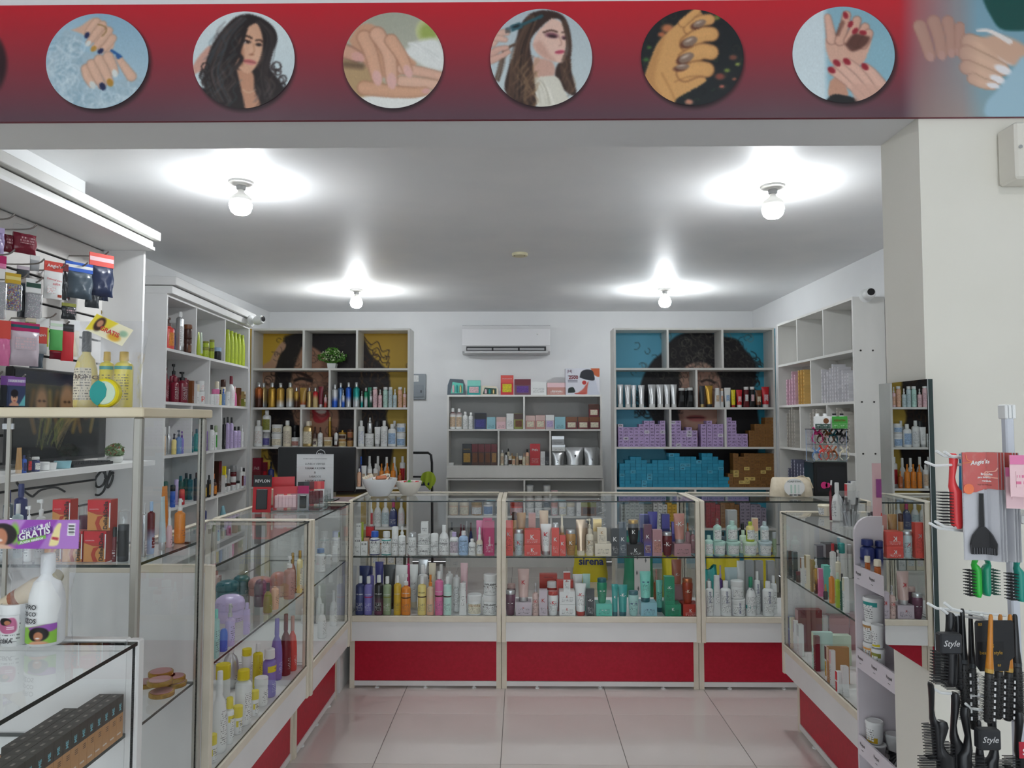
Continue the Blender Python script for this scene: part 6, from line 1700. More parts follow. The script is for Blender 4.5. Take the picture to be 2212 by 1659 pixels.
filmbag('brush_bag', 1847, 1033, 44, 78, A_, B_, TOPZ, ['black', 'charcoal', 'silver'], 'clear bag of black makeup brushes on the right counter', n=11, off=.06)
filmbag('tool_bag', 1828, 1065, 40, 46, A_, B_, TOPZ, ['silver', 'black', 'silver', 'white'], 'clear bag of silver nail tools on the right counter', body='tool', n=12, off=-.05)
filmbag('refill_bag', 1868, 1055, 30, 60, A_, B_, TOPZ, ['charcoal', 'silver'], 'clear crinkled bag of dark tools beside the red sachet', body='tool', n=7, off=-.08)
P = place(1890, 1095, A_, B_); t = item('f', (P.x, P.y-.12, TOPZ), -.3, .06, .105, ['coral'], None, 'glossy orange-red sachet leaning by the mirror'); 
P = place(1896, 1030, A_, B_); t = thing('hang_card', 'tall pale card with magenta packet beside the mirror', 'packet', (P.x, P.y, TOPZ), -.15); boxo('card', -.022, .026, 0, .001, 0, .30, mat('palepink', .5), t); boxo('packet', -.008, .026, -.008, -.0005, .16, .235, mat('9a4a90', .35), t); boxo('foot', -.03, .03, -.02, .02, -.0, .006, WHITEP, t)
# ------------------------------------------------------------------ shopping bags on the floor behind the counters
def sbag(px0, px1, pt, Y, cols, label, text=None, tc='black', h=None):
    p0, p1 = onY(px0, pt, Y), onY(px1, pt, Y); w, h = p1.x-p0.x, h or p0.z; t = thing('shopping_bag', label, 'bag', ((p0.x+p1.x)/2, Y, 0)); v, f = [], []; nx, nz = 11, 10
    for sg_ in (-1, 1):
        for i in range(nz):
            for j in range(nx):
                u_, s_ = j/(nx-1)*2-1, i/(nz-1); th = .11*max(0, 1-u_**4)**.5*(1-.8*s_**3)+.004
                v.append((u_*w/2*(1-.12*s_+.03*math.sin(s_*9)), sg_*th+.012*math.sin(u_*7+s_*8+sg_)*s_, s_*h*(1-.06*math.sin(u_*4+1))))
    for s0_ in (0, 1):
        for i in range(nz-1):
            for j in range(nx-1): a_ = s0_*nx*nz+i*nx+j; q4 = (a_, a_+1, a_+nx+1, a_+nx); f.append(q4 if s0_ == 0 else q4[::-1])
    o = obj('bag_body', mesh('bag_body', v, f, True, 70), mat(cols[0], .45), t)
    if len(cols) > 1: MB().tube([(-w*.3, -.05, h*.93), (0, -.07, h*1.02), (w*.3, -.05, h*.95)], .02, 6).build('knot', mat(cols[1], .5), t, smooth=True)
    if text: letter(text, t, pm(tc), width=w*.7, at=(0, -.128, h*.62), bold=.03)
    return t, w, h
sbag(1237, 1312, 1180, 7.65, ['yellow'], 'yellow shopping bag with dark lettering behind the middle counter', 'sirena', 'navy')
t, w_, h_ = sbag(1345, 1412, 1165, 6.75, ['green'], 'teal and white leaf-print bag under the blue-backed unit')
boxo('white_panel', -w_*.2, w_*.3, -.126, -.122, h_*.02, h_*.9, mat('e0e0de', .5), t)
for i, (x, z) in enumerate(((-.1, .75), (.16, .7), (-.12, .5), (.12, .42), (-.08, .25), (.18, .2))): MB().lathe([(.001, -.02), (.010, 0), (.001, .025)], 4).build('leaf_print', mat('6a6e70', .5), t, (x*w_, -.128, z*h_))
sbag(1428, 1470, 1190, 6.8, ['yellow', 'purple'], 'yellow bag with purple top left of the green tubs counter')
sbag(1522, 1600, 1192, 6.7, ['yellow', 'navy'], 'yellow bag tied with navy behind white bottles, left one'); sbag(1604, 1676, 1188, 6.72, ['yellow', 'navy'], 'yellow bag tied with navy behind white bottles, right one'); sbag(1500, 1550, 1225, 6.45, ['teal'], 'teal bag in front of the yellow bags, behind white bottles')
sp = thing('wire_spring', 'tall coil of silver wire standing in the middle behind the counter', 'wire coil', (onY(1300, 1100, 7.9).x, 7.9, .0)); kk = mpp(sp.location)
MB().tube([(9*kk*math.cos(i*.7), 9*kk*math.sin(i*.7), i*.0075) for i in range(110)], .004, 5).build('coil', CHROME, sp, smooth=True)
# items on the low middle shelf with special shapes
hb0 = onY(1258, 850, YM+.05); k = mpp(hb0); t = thing('dryer_box', 'large white hood dryer carton numbered 2500 on the middle shelf', 'box', (hb0.x, YM+.09, 1.9105)); w_, h_ = 73*k, 57*k
boxo('box_body', -w_/2, w_/2, -.08, .08, 0, h_, mat('d8d8e0', .45), t)
for s_, c in (((.18, -.0815), 'slate'),): pass
pt = Paint(0, 292, 0, 232, 90, 72, 'd6d7e0'); pt.poly([(215, 0), (292, 0), (292, 70), (250, 60)], 'c0603a', 6); pt.poly([(90, 225), (150, 180), (190, 120), (240, 110), (210, 180), (180, 225)], 'c05040', 10, .85); pt.poly([(200, 100), (250, 90), (280, 200), (292, 232), (190, 232)], 'c8ccd8', 8)
pt.poly([(120, 80), (135, 30), (180, 10), (230, 20), (245, 60), (245, 105), (180, 100)], '2c2e36', 5); pt.ell(160, 125, 24, 24, 'e0dcdc', soft=4); pt.ell(160, 125, 18, 18, 'b03030', soft=4); pt.poly([(20, 215), (25, 175), (60, 165), (75, 180), (78, 210)], '23302e', 4)
for y in (65, 105, 118): pt.line([(22, y), (100, y)], 6, '4a4a5a', 3, .8)
pt.line([(80, 220), (170, 218)], 7, 'b03a30'); 
obj('printed_front', pt.mesh('printed_front', lambda x, y: Vector((-w_/2+w_*x/292, -.0812, h_*(1-y/232)))), ATTR, t); letter('2500', t, mat('7a1c2c', .5), width=w_*.28, at=(-w_*.27, -.0822, h_*.66), bold=.04); letter('|H|', t, mat('5a3040', .5), width=w_*.12, at=(-w_*.38, -.0822, h_*.88), bold=.02)
for px, c, c2, w_, lab in ((986, 'slate', 'turquoise', 38, 'teal and grey zip pouch gift set at the end of the middle shelf'), (1056, 'ivory', 'darkgreen', 42, 'white oval gift pouch with green band on the middle shelf')):
    p = onY(px, 850, YM+.09); k = mpp(p); hh = (35 if px < 1000 else 20)*k; t = thing('gift_pouch', lab, 'pouch', (p.x, YM+.09, 1.9105)); W_ = w_*k/2
    pts = [(-W_, 0), (W_, 0), (W_*.97, hh*.6), (W_*.75, hh*.95), (-W_*.7, hh), (-W_*.95, hh*.6)]
    MB().prism(pts, -.05, .05).build('pouch_body', pm(c), t); pts2 = [(-W_*.6, hh*.1), (W_*.8, hh*.1), (W_*.8, hh*.7), (-W_*.4, hh*.8)]
    MB().prism(pts2, -.053, -.0505).build('window', pm(c2), t)
    for x, cc in ((-.3, 'palepink'), (.1, 'teal'), (.5, 'palegold')): MB().lathe([(W_*.12, hh*.15), (W_*.12, hh*.5), (W_*.05, hh*.62)], 8).build('tube_inside', pm(cc), t, (x*W_, -.056, 0))
# ------------------------------------------------------------------ left accessory wall: hooks and packets
HK = mat('8a8580', .3, .8)
def hook(px, py, X=SWX+.03, L=.2):
    p = onX(px, py, X+L); q = MB().tube(smoothpath([(X-.004, p.y, p.z-.01), (X+L*.5, p.y, p.z-.012), (X+L*.86, p.y, p.z-.008), (X+L, p.y, p.z+.012)], 3), .0035, 6); q.build('hook', HK, sw, smooth=True)
for px, py in ((32, 468), (80, 490), (32, 545), (96, 565), (140, 578), (190, 572), (60, 598), (235, 548), (92, 606), (122, 682), (62, 702), (150, 700), (55, 815), (6, 808)): hook(px, py)
def packet(px0, px1, py0, py1, X, cols, label, header=.22, text=None, tc='white', content='flat', rz=1.05, group='packets hanging on the slatted wall', stackn=1, pw=1.0):
    p0, p1, pt, pb = onX(px0, (py0+py1)/2, X), onX(px1, (py0+py1)/2, X), onX((px0+px1)/2, py0, X), onX((px0+px1)/2, py1, X)
    c = (p0+p1)/2; h = pt.z-pb.z; k = mpp(c); w = (px1-px0)*k*1.02*pw; t = thing('packet', label, 'packet', (c.x, c.y, pb.z), rz, group)
    boxo('header_card', -w/2, w/2, -.003, .003, h*(1-header), h, pm(cols[0]), t)
    if len(cols) > 2: boxo('header_stripe', -w/2+.001, w/2-.001, -.0036, -.0031, h*(1-header*.62), h*(1-header*.3), pm(cols[2]), t)
    bh = h*(1-header)
    if content == 'beads':
        q = MB(); r_ = random.Random(int(px0*7+py0)); cc = [('red', []), ('blue', []), ('yellow', []), ('purple', []), ('white', [])] if cols[1] == 'multi' else [('white', []), ('lilacgrey', [])]
        for c_, _ in cc:
            q = MB()
            for i in range(70):
                x, z, y = r_.uniform(-.44, .44)*w, r_.uniform(.04, .94)*bh, r_.uniform(-.012, -.002); s_ = w*.045; q.add([(x-s_, y, z), (x+s_, y, z), (x, y-s_, z), (x, y+s_, z), (x, y, z-s_), (x, y, z+s_)], [(0, 2, 5), (2, 1, 5), (1, 3, 5), (3, 0, 5), (2, 0, 4), (1, 2, 4), (3, 1, 4), (0, 3, 4)])
            o = q.build('beads', pm(c_), t, smooth=True); o['kind'] = 'stuff'
        boxo('backing', -w*.49, w*.49, .001, .0025, .002, bh, pm('grey'), t); MB().bbox(-w*.5, w*.5, -.022, .0045, 0, bh, .006).build('film', FILM2, t)
    else:
        v, f = [], []; nx, nz = 7, 9; th0 = {'flat': .05, 'puff': .2, 'soft': .13}[content]*w
        for sg_ in (-1, 1):
            for i in range(nz):
                for j in range(nx):
                    u_, s_ = j/(nx-1)*2-1, i/(nz-1); v.append((u_*w/2*(1+.02*math.sin(s_*8+px0)), sg_*(th0*max(0, 1-u_**4)**.5*(1-abs(2*s_-1)**4)**.5+.002)+.004*math.sin(u_*6+s_*9)*(content != 'flat'), s_*bh))
        for s0_ in (0, 1):
            for i in range(nz-1):
                for j in range(nx-1): a_ = s0_*nx*nz+i*nx+j; q4 = (a_, a_+1, a_+nx+1, a_+nx); f.append(q4 if s0_ == 0 else q4[::-1])
        obj('contents', mesh('contents', v, f, True, 60), mat(cols[1], .22 if content != 'flat' else .35), t)
        if content == 'puff': boxo('inner_print', -w*.3, w*.3, -th0-.006, -th0-.004, bh*.45, bh*.8, printmat(cols[1], 'palepink', .012, .6), t)
    if text: letter(text, t, pm(tc), width=w*.78, at=(0, -.006, h*(1-header*.5)), bold=.02)
    return t, w, h
X1, X2, X3 = -2.14, -2.17, -2.2
packet(30, 76, 486, 548, X1, ['clear', 'burgundy'], 'clear packet of dark red curlers at the top of the slatted wall', .3, content='puff')
packet(8, 27, 494, 545, X2, ['clear', 'maroon'], 'brownish red packet left of the dark red curlers', .25, content='puff'); packet(-6, 8, 492, 548, X2, ['lilac', 'lilac'], 'lilac packet at the left edge of the slatted wall', .2, content='soft')
packet(-8, 12, 552, 580, X2, ['magenta', 'pink'], 'magenta header packet under the lilac packet', .6)
t, w_, h_ = packet(96, 133, 565, 646, X1, ['coral', 'white'], 'white card packet with orange-red top and red print', .26, text="Angie's")
letter('Delantal para', t, pm('red'), width=w_*.8, at=(0, -.012, h_*.5), tilt=-.1, bold=.01); letter('salón', t, pm('red'), width=w_*.4, at=(w_*.12, -.012, h_*.4), bold=.01); boxo('print_block', -w_*.38, w_*.1, -.0115, -.0105, h_*.14, h_*.32, printmat('white', 'red', .006), t); boxo('orange_mark', w_*.2, w_*.42, -.0115, -.0105, h_*.05, h_*.12, pm('rust'), t)
for i in range(3): packet(130+i*3, 146+i*3, 570, 648, X1-.03-.02*i, ['wine', 'wine' if i % 2 else 'charcoal'], '%s dark packet behind the white card packet' % ORD[i], .2, content='soft')
packet(141, 198, 567, 645, X1, ['blue', 'slate', 'white'], 'dark grey cape packet with blue and white header', .26, content='soft')
packet(192, 244, 548, 640, X1+.02, ['coral', '2c3550', 'palepink'], 'navy cape packet with red and white header', .3, content='soft'); packet(216, 234, 580, 650, X2, ['slate', '23293c'], 'second navy packet hanging behind the red headed one', .2, content='soft'); packet(185, 214, 600, 665, X3, ['charcoal', 'charcoal'], 'black packet low behind the navy cape packets', .15, content='soft')
packet(12, 42, 590, 672, X1, ['mustard', 'multi', 'paleyellow'], 'packet of multicoloured hair beads with yellow header', .28, content='beads')
packet(-10, 9, 575, 690, X1, ['clear', 'rosepale'], 'packet of pale pink beads at the left frame edge', .3, content='beads'); packet(56, 86, 602, 688, X1, ['white', 'pearls', 'darkgreen'], 'packet of white pearl beads with palm tree header', .36, content='beads')
packet(40, 58, 612, 686, X2, ['slate', 'charcoal'], 'dark green packet between the beads and the pearls', .2, content='soft'); packet(38, 62, 575, 600, X3, ['lilacgrey', 'charcoal'], 'small black and white packet above the beads', .3); packet(66, 84, 552, 585, X3, ['white', 'grey'], 'small pale card behind the hooks', .3)
packet(134, 163, 655, 690, X1+.02, ['olive', 'charcoal'], 'dark packet with olive tint under the white card', .2, content='puff')
packet(-8, 20, 692, 790, X1+.03, ['coral', 'pink'], 'orange and pink packet at the left frame edge', .4, content='soft')
t, w_, h_ = packet(12, 80, 696, 790, X1+.05, ['magenta', 'lilacgrey', 'darkteal'], 'puffy silver cap packet with magenta and teal header', .2, content='puff'); packet(66, 92, 730, 795, X1+.0, ['slate', 'slate'], 'dark silver packet behind the puffy cap packet', .15, content='soft')
packet(73, 100, 706, 764, X1+.04, ['coral', 'grey'], "orange packet with white script beside the cap packet", .62, text="Angie's"); packet(78, 104, 686, 748, X1-.02, ['white', 'lime'], 'white and lime comb card', .34); packet(56, 76, 684, 724, X2, ['cream', 'olive'], 'pale card with olive print behind the cap packet', .3)
packet(108, 134, 693, 757, X1, ['white', '55b05a', 'palegreen'], 'bright green comb packet with white header', .3); packet(133, 158, 700, 780, X1+.02, ['black', 'red', 'charcoal'], 'red nail tool packet with black header', .2); packet(108, 134, 752, 776, X2, ['red', 'burgundy'], 'red packet below the green comb packet', .3); packet(146, 170, 690, 770, X3, ['white', 'cream'], 'white card behind the red tool packet', .3)
t, w_, h_ = packet(17, 52, 814, 878, X1+.06, ['8a5aa8', '3a4668', 'lilac'], 'hair net packet with a woman picture beside the screen', .3, text='HAIR NET'); 
pt = Paint(0, 100, 0, 100, 30, 30, '3a4668'); pt.ell(34, 60, 20, 26, 'd9a888', soft=5); pt.ell(34, 36, 22, 20, '1c1820', soft=5); pt.ell(34, 100, 30, 20, 'd09a80', soft=6); pt.poly([(60, 100), (100, 40), (100, 100)], '6fc0c4', 5, sm=False); pt.ell(28, 58, 3, 2, '2a1a18'); pt.ell(42, 58, 3, 2, '2a1a18'); pt.ell(35, 74, 7, 3, 'b04a50')
obj('printed_face', pt.mesh('printed_face', lambda x, y: Vector((-w_*.46+w_*.92*x/100, -w_*.05-.006, h_*.66*(1-y/100)+.002))), ATTR, t)
for i in range(3): packet(2+i*5, 20+i*5, 812, 878, X1+.0-.02*i, ['8a5aa8', 'charcoal'], '%s hair net packet in the row behind the front one' % ORD[i], .3)
co = thing('seal_tag', 'small round gold tag on the side panel', 'tag', (*onY(213, 675, SWY1-.004)[:2], onY(213, 675, SWY1).z)); MB().lathe([(.02, 0), (.02, .003)], 20).build('disc', mat('9a8450', .35, .6), co, rot=(math.pi/2, 0, 0))
# television screen standing on the desk shelf
tv0, tv1 = onX(28, 790, -2.20), onX(228, 985, -2.20); tvz0, tvz1 = 1.402, tv0.z
tv = thing('television', 'flat black television showing faces, behind the showcase', 'television', (-2.2, tv0.y, 0), math.pi/2); L = tv1.y-tv0.y
boxo('tv_housing', 0, L, 0, .035, tvz0+.02, tvz1, BLACKP, tv, b=.005); boxo('tv_foot', L*.3, L*.7, -.06, .09, tvz0, tvz0+.012, BLACKP, tv); boxo('tv_neck', L*.45, L*.55, .005, .03, tvz0+.01, tvz0+.03, BLACKP, tv)
pt = Paint(0, 200, 0, 130, 100, 66, '1a1a1c'); pt.vgrad('3c3a26', '141618', 10, 110); pt.poly([(0, 0), (200, 0), (200, 18), (0, 18)], '0c1222', 3, sm=False)
for cx, s_ in ((52, 1.), (105, 1.3), (150, 1.0)): pt.ell(cx, 46, 12*s_, 22*s_, '8a6a4c', soft=8); pt.line([(cx-16*s_, 30), (cx-20*s_, 60), (cx-12*s_, 90)], 8, '5a4628', 6); pt.line([(cx+16*s_, 30), (cx+18*s_, 60), (cx+12*s_, 90)], 8, '6a5a30', 6); pt.ell(cx-4, 44, 3, 1.6, '2a1c14'); pt.ell(cx+5, 44, 3, 1.6, '2a1c14'); pt.ell(cx, 58, 4, 2, '6a3a34')
pt.strands(24, [(70, 110), (78, 80), (90, 62)], 50, 2, ['7a7a3a', '4a5a2a', '8a7a4a'], .6)
obj('screen', pt.mesh('screen', lambda x, y: Vector((.012+(L-.024)*x/200, -.0015, tvz1-.012-(tvz1-tvz0-.05)*y/130))), attrmat('screen_glass', .08, .5), tv)
# desk shelf things
row("on the desk shelf below the television", 'E', (-2.03, 2.5), (-2.03, 4.0), 1.40, '''
t 150 56 205 tan,beige
b 190 40 140 blue,navy,navy
s 228 42 175 black,black,red
b 283 62 118 navy,white,white cr:2.
j 345 90 70 white,white
g 400 100 64 white,clear
g 500 130 66 skyteal,clear
''', py=1000)
kb = thing('keyboard', 'black keyboard lying on the desk shelf', 'keyboard', (0, 0, 0)); k0, k1 = onX(150, 990, -2.06), onX(236, 990, -2.06)
boxo('key_base', -2.16, -2.04, k0.y, k1.y, 1.401, 1.414, BLACKP, kb)
ky = MB().box(-.0075, .0075, -.0075, .0075, 0, .004).mesh('key')
for i in range(5):
    for j in range(int((k1.y-k0.y)/.019)): obj('key', ky, mat('1e2024', .5), kb, (-2.148+i*.022, k0.y+.012+j*.019, 1.4142))
pp = onX(248, 985, -2.08); pl = thing('potted_plant', 'small green plant in a white pot on the desk shelf', 'plant', (-2.08, pp.y, 1.4005)); k = mpp(pp)
MB().lathe([(12*k, 0), (15*k, 4*k), (16*k, 10*k), (13*k, 14*k), (12*k, 14*k), (10*k, 12*k)], 20).build('pot', mat('d4d6d2', .35), pl, smooth=True); leaves(pl, 220, 20*k, 14*k, 26*k, 4.5*k, mat('6f8a58', .55)); leaves(pl, 80, 18*k, 12*k, 28*k, 4*k, mat('a0603c', .6), 'foliage', 8)
# cable coil on the side panel
cb = thing('cable_coil', 'black coiled cable hanging against the side panel under the desk shelf', 'cable', (0, 0, 0)); Yq = SWY1-.012; ge = lambda x, y: onY((745+(x-620)*.6)*.27119, 850+y*.27119, Yq)
MB().tube(smoothpath([ge(838, 580), ge(845, 610), ge(800, 690), ge(760, 770), ge(690, 810), ge(620, 800)], 5), .006, 6).build('cable', BLACKP, cb, smooth=True)
MB().tube(smoothpath([ge(790, 720), ge(840, 650), ge(880, 630), ge(860, 700), ge(810, 750), ge(795, 710), ge(785, 660), ge(740, 620), ge(690, 640), ge(640, 690), ge(660, 740), ge(720, 740), ge(770, 700), ge(770, 620), ge(745, 590)], 5), .006, 6).build('cable', BLACKP, cb, smooth=True)
MB().tube(smoothpath([onX(36, 1042, -2.1), onX(47, 1056, -2.1), onX(68, 1072, -2.1), onX(76, 1068, -2.1), onX(90, 1058, -2.1), onX(120, 1053, -2.1), onX(140, 1062, -2.1)], 5), .005, 6).build('cable', BLACKP, cb, smooth=True)
# ------------------------------------------------------------------ showcase contents
a, b = (-2.0, TSY0+.05), (-1.04, TSY0+.05)
for nm, cx, w, z in (('lower left', 310, 296, 0), ('lower right', 640, 336, 0), ('far left lower', 20, 250, 0), ('top', 690, 346, 462), ('far left top', 130, 268, 462)):
    t = row('placeholder', 'D', a, b, 1.2325, 'x %d %d 460 brick,red d:.034 ^%d q' % (cx, w, z), py=1180, group='orange-red hair cartons in the showcase')[0]
    t['label'] = 'orange-red carton with black vertical lettering in the showcase, %s of the stack' % nm; t.name = 'hair_carton'
    bd = [c for c in t.children if c.name.startswith('body')][0]; vs = [v.co for v in bd.data.vertices]; W_ = max(v.x for v in vs); H_ = max(v.z for v in vs); ff = min(v.y for v in vs)
    MB().prism([(-W_*.97, H_*.01), (W_*.97, H_*.01), (W_*.97, H_*.40), (W_*.5, H_*.5), (-W_*.2, H_*.52), (-W_*.97, H_*.62)], ff-.0012, ff-.0005).build('gold_print', mat('c98a4a', .4), t)
    MB().prism([(W_*.45, H_*.5), (-W_*.1, H_*.46), (-W_*.3, H_*.25), (-W_*.1, H_*.02), (W_*.3, H_*.02), (W_*.05, H_*.22), (W_*.1, H_*.34)], ff-.0020, ff-.0013).build('ribbon_print', mat('b03a22', .4), t)
    letter('Della&Della', t, BLACKP, width=H_*.9, at=(W_*.62, ff-.004, H_*.5), vert=True, bold=.02); boxo('price_sticker', W_*.9, W_*.99, ff-.0022, ff-.0014, H_*.1, H_*.9, WHITEP, t); letter('COLORACIÓN', t, WHITEP, width=W_*.8, at=(-W_*.45, ff-.0012, H_*.7))
row("at the front of the showcase's upper shelf", 'D', a, b, 1.2325, '''
c 1005 165 760 charcoal,clear,black
c 880 60 520 wine,black
c 430 170 780 plum,clear >12
c 210 170 820 slate,clear >13
b 290 110 560 clear,white >20
''', py=1180)
row("in the left part of the showcase's upper shelf", 'E', a, b, 1.2325, '''
b 55 70 520 slate,navy >8
b 155 90 540 navy,navy >14
r 45 90 430 silver,white
r 135 70 430 paleblue,white >5
p 225 60 440 white,white
p 320 70 460 white,white >6
''', py=1180)
for xl in (TSX-.045,):
    row("along the right glass side of the showcase", 'D', (xl, 1.985), (xl, 2.335), 1.2325, '''
r 1318 80 800 silver,clear
b 1418 104 780 wine+skyblue,skyblue g:.3
t 1588 116 790 paleblue,silver
d 1692 84 600 palepink,white
s 1848 150 660 orange,white
t 1950 150 790 orange,orange >5
''', py=1180, md=.3, ext=True)
rnd = random.Random(5)
for i, (px, py) in enumerate(((338, 1460), (352, 1475), (372, 1455), (385, 1470), (402, 1452), (345, 1492), (365, 1494), (395, 1444))):
    p = onZ(px, py, .812); n = sum(1 for q in range(i) if False)
    if not (TSY0+.05 < p.y < TSY1-.05): p.y = min(max(p.y, TSY0+.06), TSY1-.06)
    p.x = min(p.x, TSX-.06)
    t = thing('powder_compact', '%s round gold-rimmed pink compact on the showcase lower shelf' % ORD[i], 'compact', (p.x, p.y, .8005+.0155*(i % 3)), 0, 'powder compacts in the showcase'); MB().lathe([(.034, 0), (.036, .002), (.036, .012), (.034, .014)], 24).build('case', mat('gold', .25, .8), t, smooth=True); MB().lathe([(.031, .0142), (.030, .0152)], 24).build('lid_window', mat('c08a8a', .15), t, smooth=True)
# ------------------------------------------------------------------ oil gift bag on the showcase
a, b = (-2.0, 2.03), (-1.02, 2.03); TB = 1.6485
r = row("in the film bag on the beige showcase top", 'P', a, b, TB, '''
n 184 46 166 paleyellow,charcoal,ivory
b 227 34 122 yellow,mustard,yellow =.68:.74:teal k:.18 cr:1.2 >3
b 266 37 122 yellow,mustard,yellow =.68:.74:teal k:.18 cr:1.2 >2
''', py=860, group='bottles in the film gift bag')
letter('RICINO', r[0], pm('brown'), width=.05, wrap=(.0295, 2, .0295), at=(0.012, 0, .085), bold=.02)
p = place(240, 850, a, b); k = mpp(p); t = thing('round_jar', 'round teal and yellow jar propped in the film gift bag', 'jar', (p.x, p.y-.012, TB+31*k), 0); MB().lathe([(29*k, 0), (31*k, .003), (31*k, .02), (28*k, .024)], 28).build('jar_body', mat('yellow', .35), t, rot=(math.pi/2, 0, 0), smooth=True); MB().lathe([(25*k, .0245), (24*k, .0258)], 28).build('jar_label', mat('palegreen', .4), t, rot=(math.pi/2, 0, 0), smooth=True); MB().prism([(29*k*math.cos(t_), 29*k*math.sin(t_)) for t_ in [math.pi*.62+i*.17 for i in range(15)]]+[(5*k, -8*k), (7*k, 8*k), (2*k, 20*k)], -.0275, -.0262).build('teal_print', mat('teal', .35), t)
gb = filmbag('gift_bag', 222, 690, 150, 190, a, b, TB, ['white'], 'clear film gift bag with yellow printed card on the showcase', n=0, film=FILM2, off=.02)
pt = Paint(0, 100, 0, 50, 50, 25, 'efe9c8'); pt.poly([(0, 0), (60, 0), (45, 30), (0, 50)], 'e6d23a', 4, sm=False); pt.ell(22, 22, 12, 20, '3a2018', soft=4); pt.ell(22, 20, 7, 10, 'c08a68', soft=3); pt.ell(70, 38, 16, 10, 'dfae3a', soft=6); pt.ell(85, 20, 10, 8, '9ac0a0', soft=6)
cd = obj('printed_card', pt.mesh('printed_card', lambda x, y: Vector(((x-50)/100*88*k, 0, (25-y)/50*42*k))), ATTR, gb, (18*k, -.052, 166*k), (-.35, .42, 0)); letter('GRATIS', gb, mat('c8302c', .4), width=44*k, at=(27*k, -.07, 160*k), tilt=-.42, bold=.03)
# ------------------------------------------------------------------ near counter: gift kit and rows of small boxes
def nzp(px, py): return onZ(px, py, TOPZ)
a, b = (-1.6, 1.555), (-.86, 1.555)
r = row("in the purple headed gift kit, nearest counter", 'P', a, b, TOPZ, '''
n 97 76 192 white,white k:.24 q
g 30 58 88 white,white,white k:.2
''', py=1390, group='bottles in the purple headed gift kit')
tj, tb_ = r[0], r[1]
R_ = 38*mpp(tb_.location); h_ = 192*mpp(tb_.location)
for i, s_ in enumerate(('AFRO', 'COCO', 'RIZOS')): letter(s_, tb_, mat('2a2a30', .4), width=R_*.95, wrap=(R_, 2, R_), at=(-R_*.42, 0, h_*(.44-.075*i)), bold=.02)
pt = Paint(0, 100, 0, 60, 60, 36, 'e9ebea'); pt.poly([(0, 14), (40, 6), (100, 0), (100, 60), (0, 60)], '8cc24a', 4); pt.poly([(30, 10), (100, -4), (96, 20), (50, 26)], '9a5ab0', 5); pt.ell(58, 30, 24, 22, '1c1618', soft=4); pt.ell(58, 36, 11, 14, 'b87a58', soft=3); pt.ell(58, 62, 24, 12, 'd8a080', soft=4); pt.ell(57, 42, 5, 2.5, 'f0e8e4')
def wrapprint(t, pt, R, z0, z1, ang, name='printed_picture'):
    me = pt.mesh(name, lambda x, y: Vector((x, 0, y))); x0, x1, y0, y1 = pt.ext
    for v in me.vertices:
        a_ = (v.co.x-x0)/(x1-x0)*2*ang-ang; v.co = ((R+.0006)*math.sin(a_), -(R+.0006)*math.cos(a_), z1-(v.co.z-y0)/(y1-y0)*(z1-z0))
    me.update(); return obj(name, me, ATTR, t)
wrapprint(tb_, pt, R_, h_*.04, h_*.25, 1.1)
pt2 = Paint(0, 100, 0, 100, 44, 44, 'e6e6e6'); pt2.poly([(10, 30), (80, 10), (90, 80), (50, 95), (12, 70)], 'c06a90', 6); pt2.ell(45, 30, 26, 20, '1c1618', soft=5); pt2.ell(55, 36, 13, 12, 'b87a58', soft=4); pt2.line([(55, 60), (80, 60)], 5, 'f0e0e8'); pt2.line([(55, 70), (80, 70)], 5, 'f0e0e8')
Rj = 29*mpp(tj.location)*.94; hj = 88*mpp(tj.location); wrapprint(tj, pt2, Rj*1.0, hj*.3, hj*.74, .9); letter('CERA', tj, mat('2a2a30', .4), width=Rj*1.0, wrap=(Rj, 2, Rj), at=(0, 0, hj*.14), bold=.03)
p = place(22, 1390, a, b); t = thing('oil_bottle', 'small pale oil bottle lying across the gift kit jar', 'bottle', (p.x+.004, p.y+.045, TOPZ+.1)); MB().lathe([(.022, -.07), (.024, -.066), (.024, .03), (.018, .045), (.012, .05)], 16).build('bottle_body', mat('d8c8ac', .3), t, rot=(0, 1.0, 0), smooth=True); MB().lathe([(.015, .051), (.015, .075), (.012, .08)], 14).build('cap', mat('8a7a40', .4), t, rot=(0, 1.0, 0), smooth=True); MB().lathe([(.0243, -.03), (.0243, -.012)], 16).build('label', mat('a0644a', .5), t, rot=(0, 1.0, 0), smooth=True)
kb_ = filmbag('gift_kit_bag', 66, 1125, 150, 270, a, b, TOPZ, ['white'], 'clear gift kit bag with purple offer header on the nearest counter', n=0, film=FILM2, off=.045)
p0 = place(0, 1180, (-1.6, 1.52), (-.86, 1.52)); ke = mpp(p0); pt = Paint(-60, 176, 0, 62, 118, 31, '9a4ab4')
pt.poly([(-60, 0), (60, 0), (20, 62), (-60, 62)], 'b884cc', 5, sm=False); pt.poly([(90, 62), (130, 0), (176, 0), (176, 62)], 'b07ac8', 4, sm=False); pt.ell(36, 30, 10, 22, '7fc048', soft=6); pt.ell(10, 32, 31, 24, '1c1416', soft=3); pt.ell(6, 38, 15, 20, 'c08060', soft=4); pt.ell(0, 62, 34, 10, 'd8b098', soft=4); pt.ell(4, 44, 6, 3, 'f0e4e0')
pt.poly([(51, 22), (97, 9), (97, 17), (53, 29)], 'f0eef2', 1.5, sm=False); pt.poly([(42, 46), (104, 32), (104, 40), (44, 54)], '7cc04c', 1.5, sm=False); pt.poly([(42, 32), (118, 14), (120, 28), (44, 46)], '6a2a86', 2, sm=False)
pt.poly([(130, 8), (137, 8), (135, 22), (131, 52), (114, 56), (112, 50), (122, 20)], 'efe0a0', 2); pt.poly([(118, 36), (132, 38), (131, 44), (117, 42)], 'b83a4a', 2, sm=False)
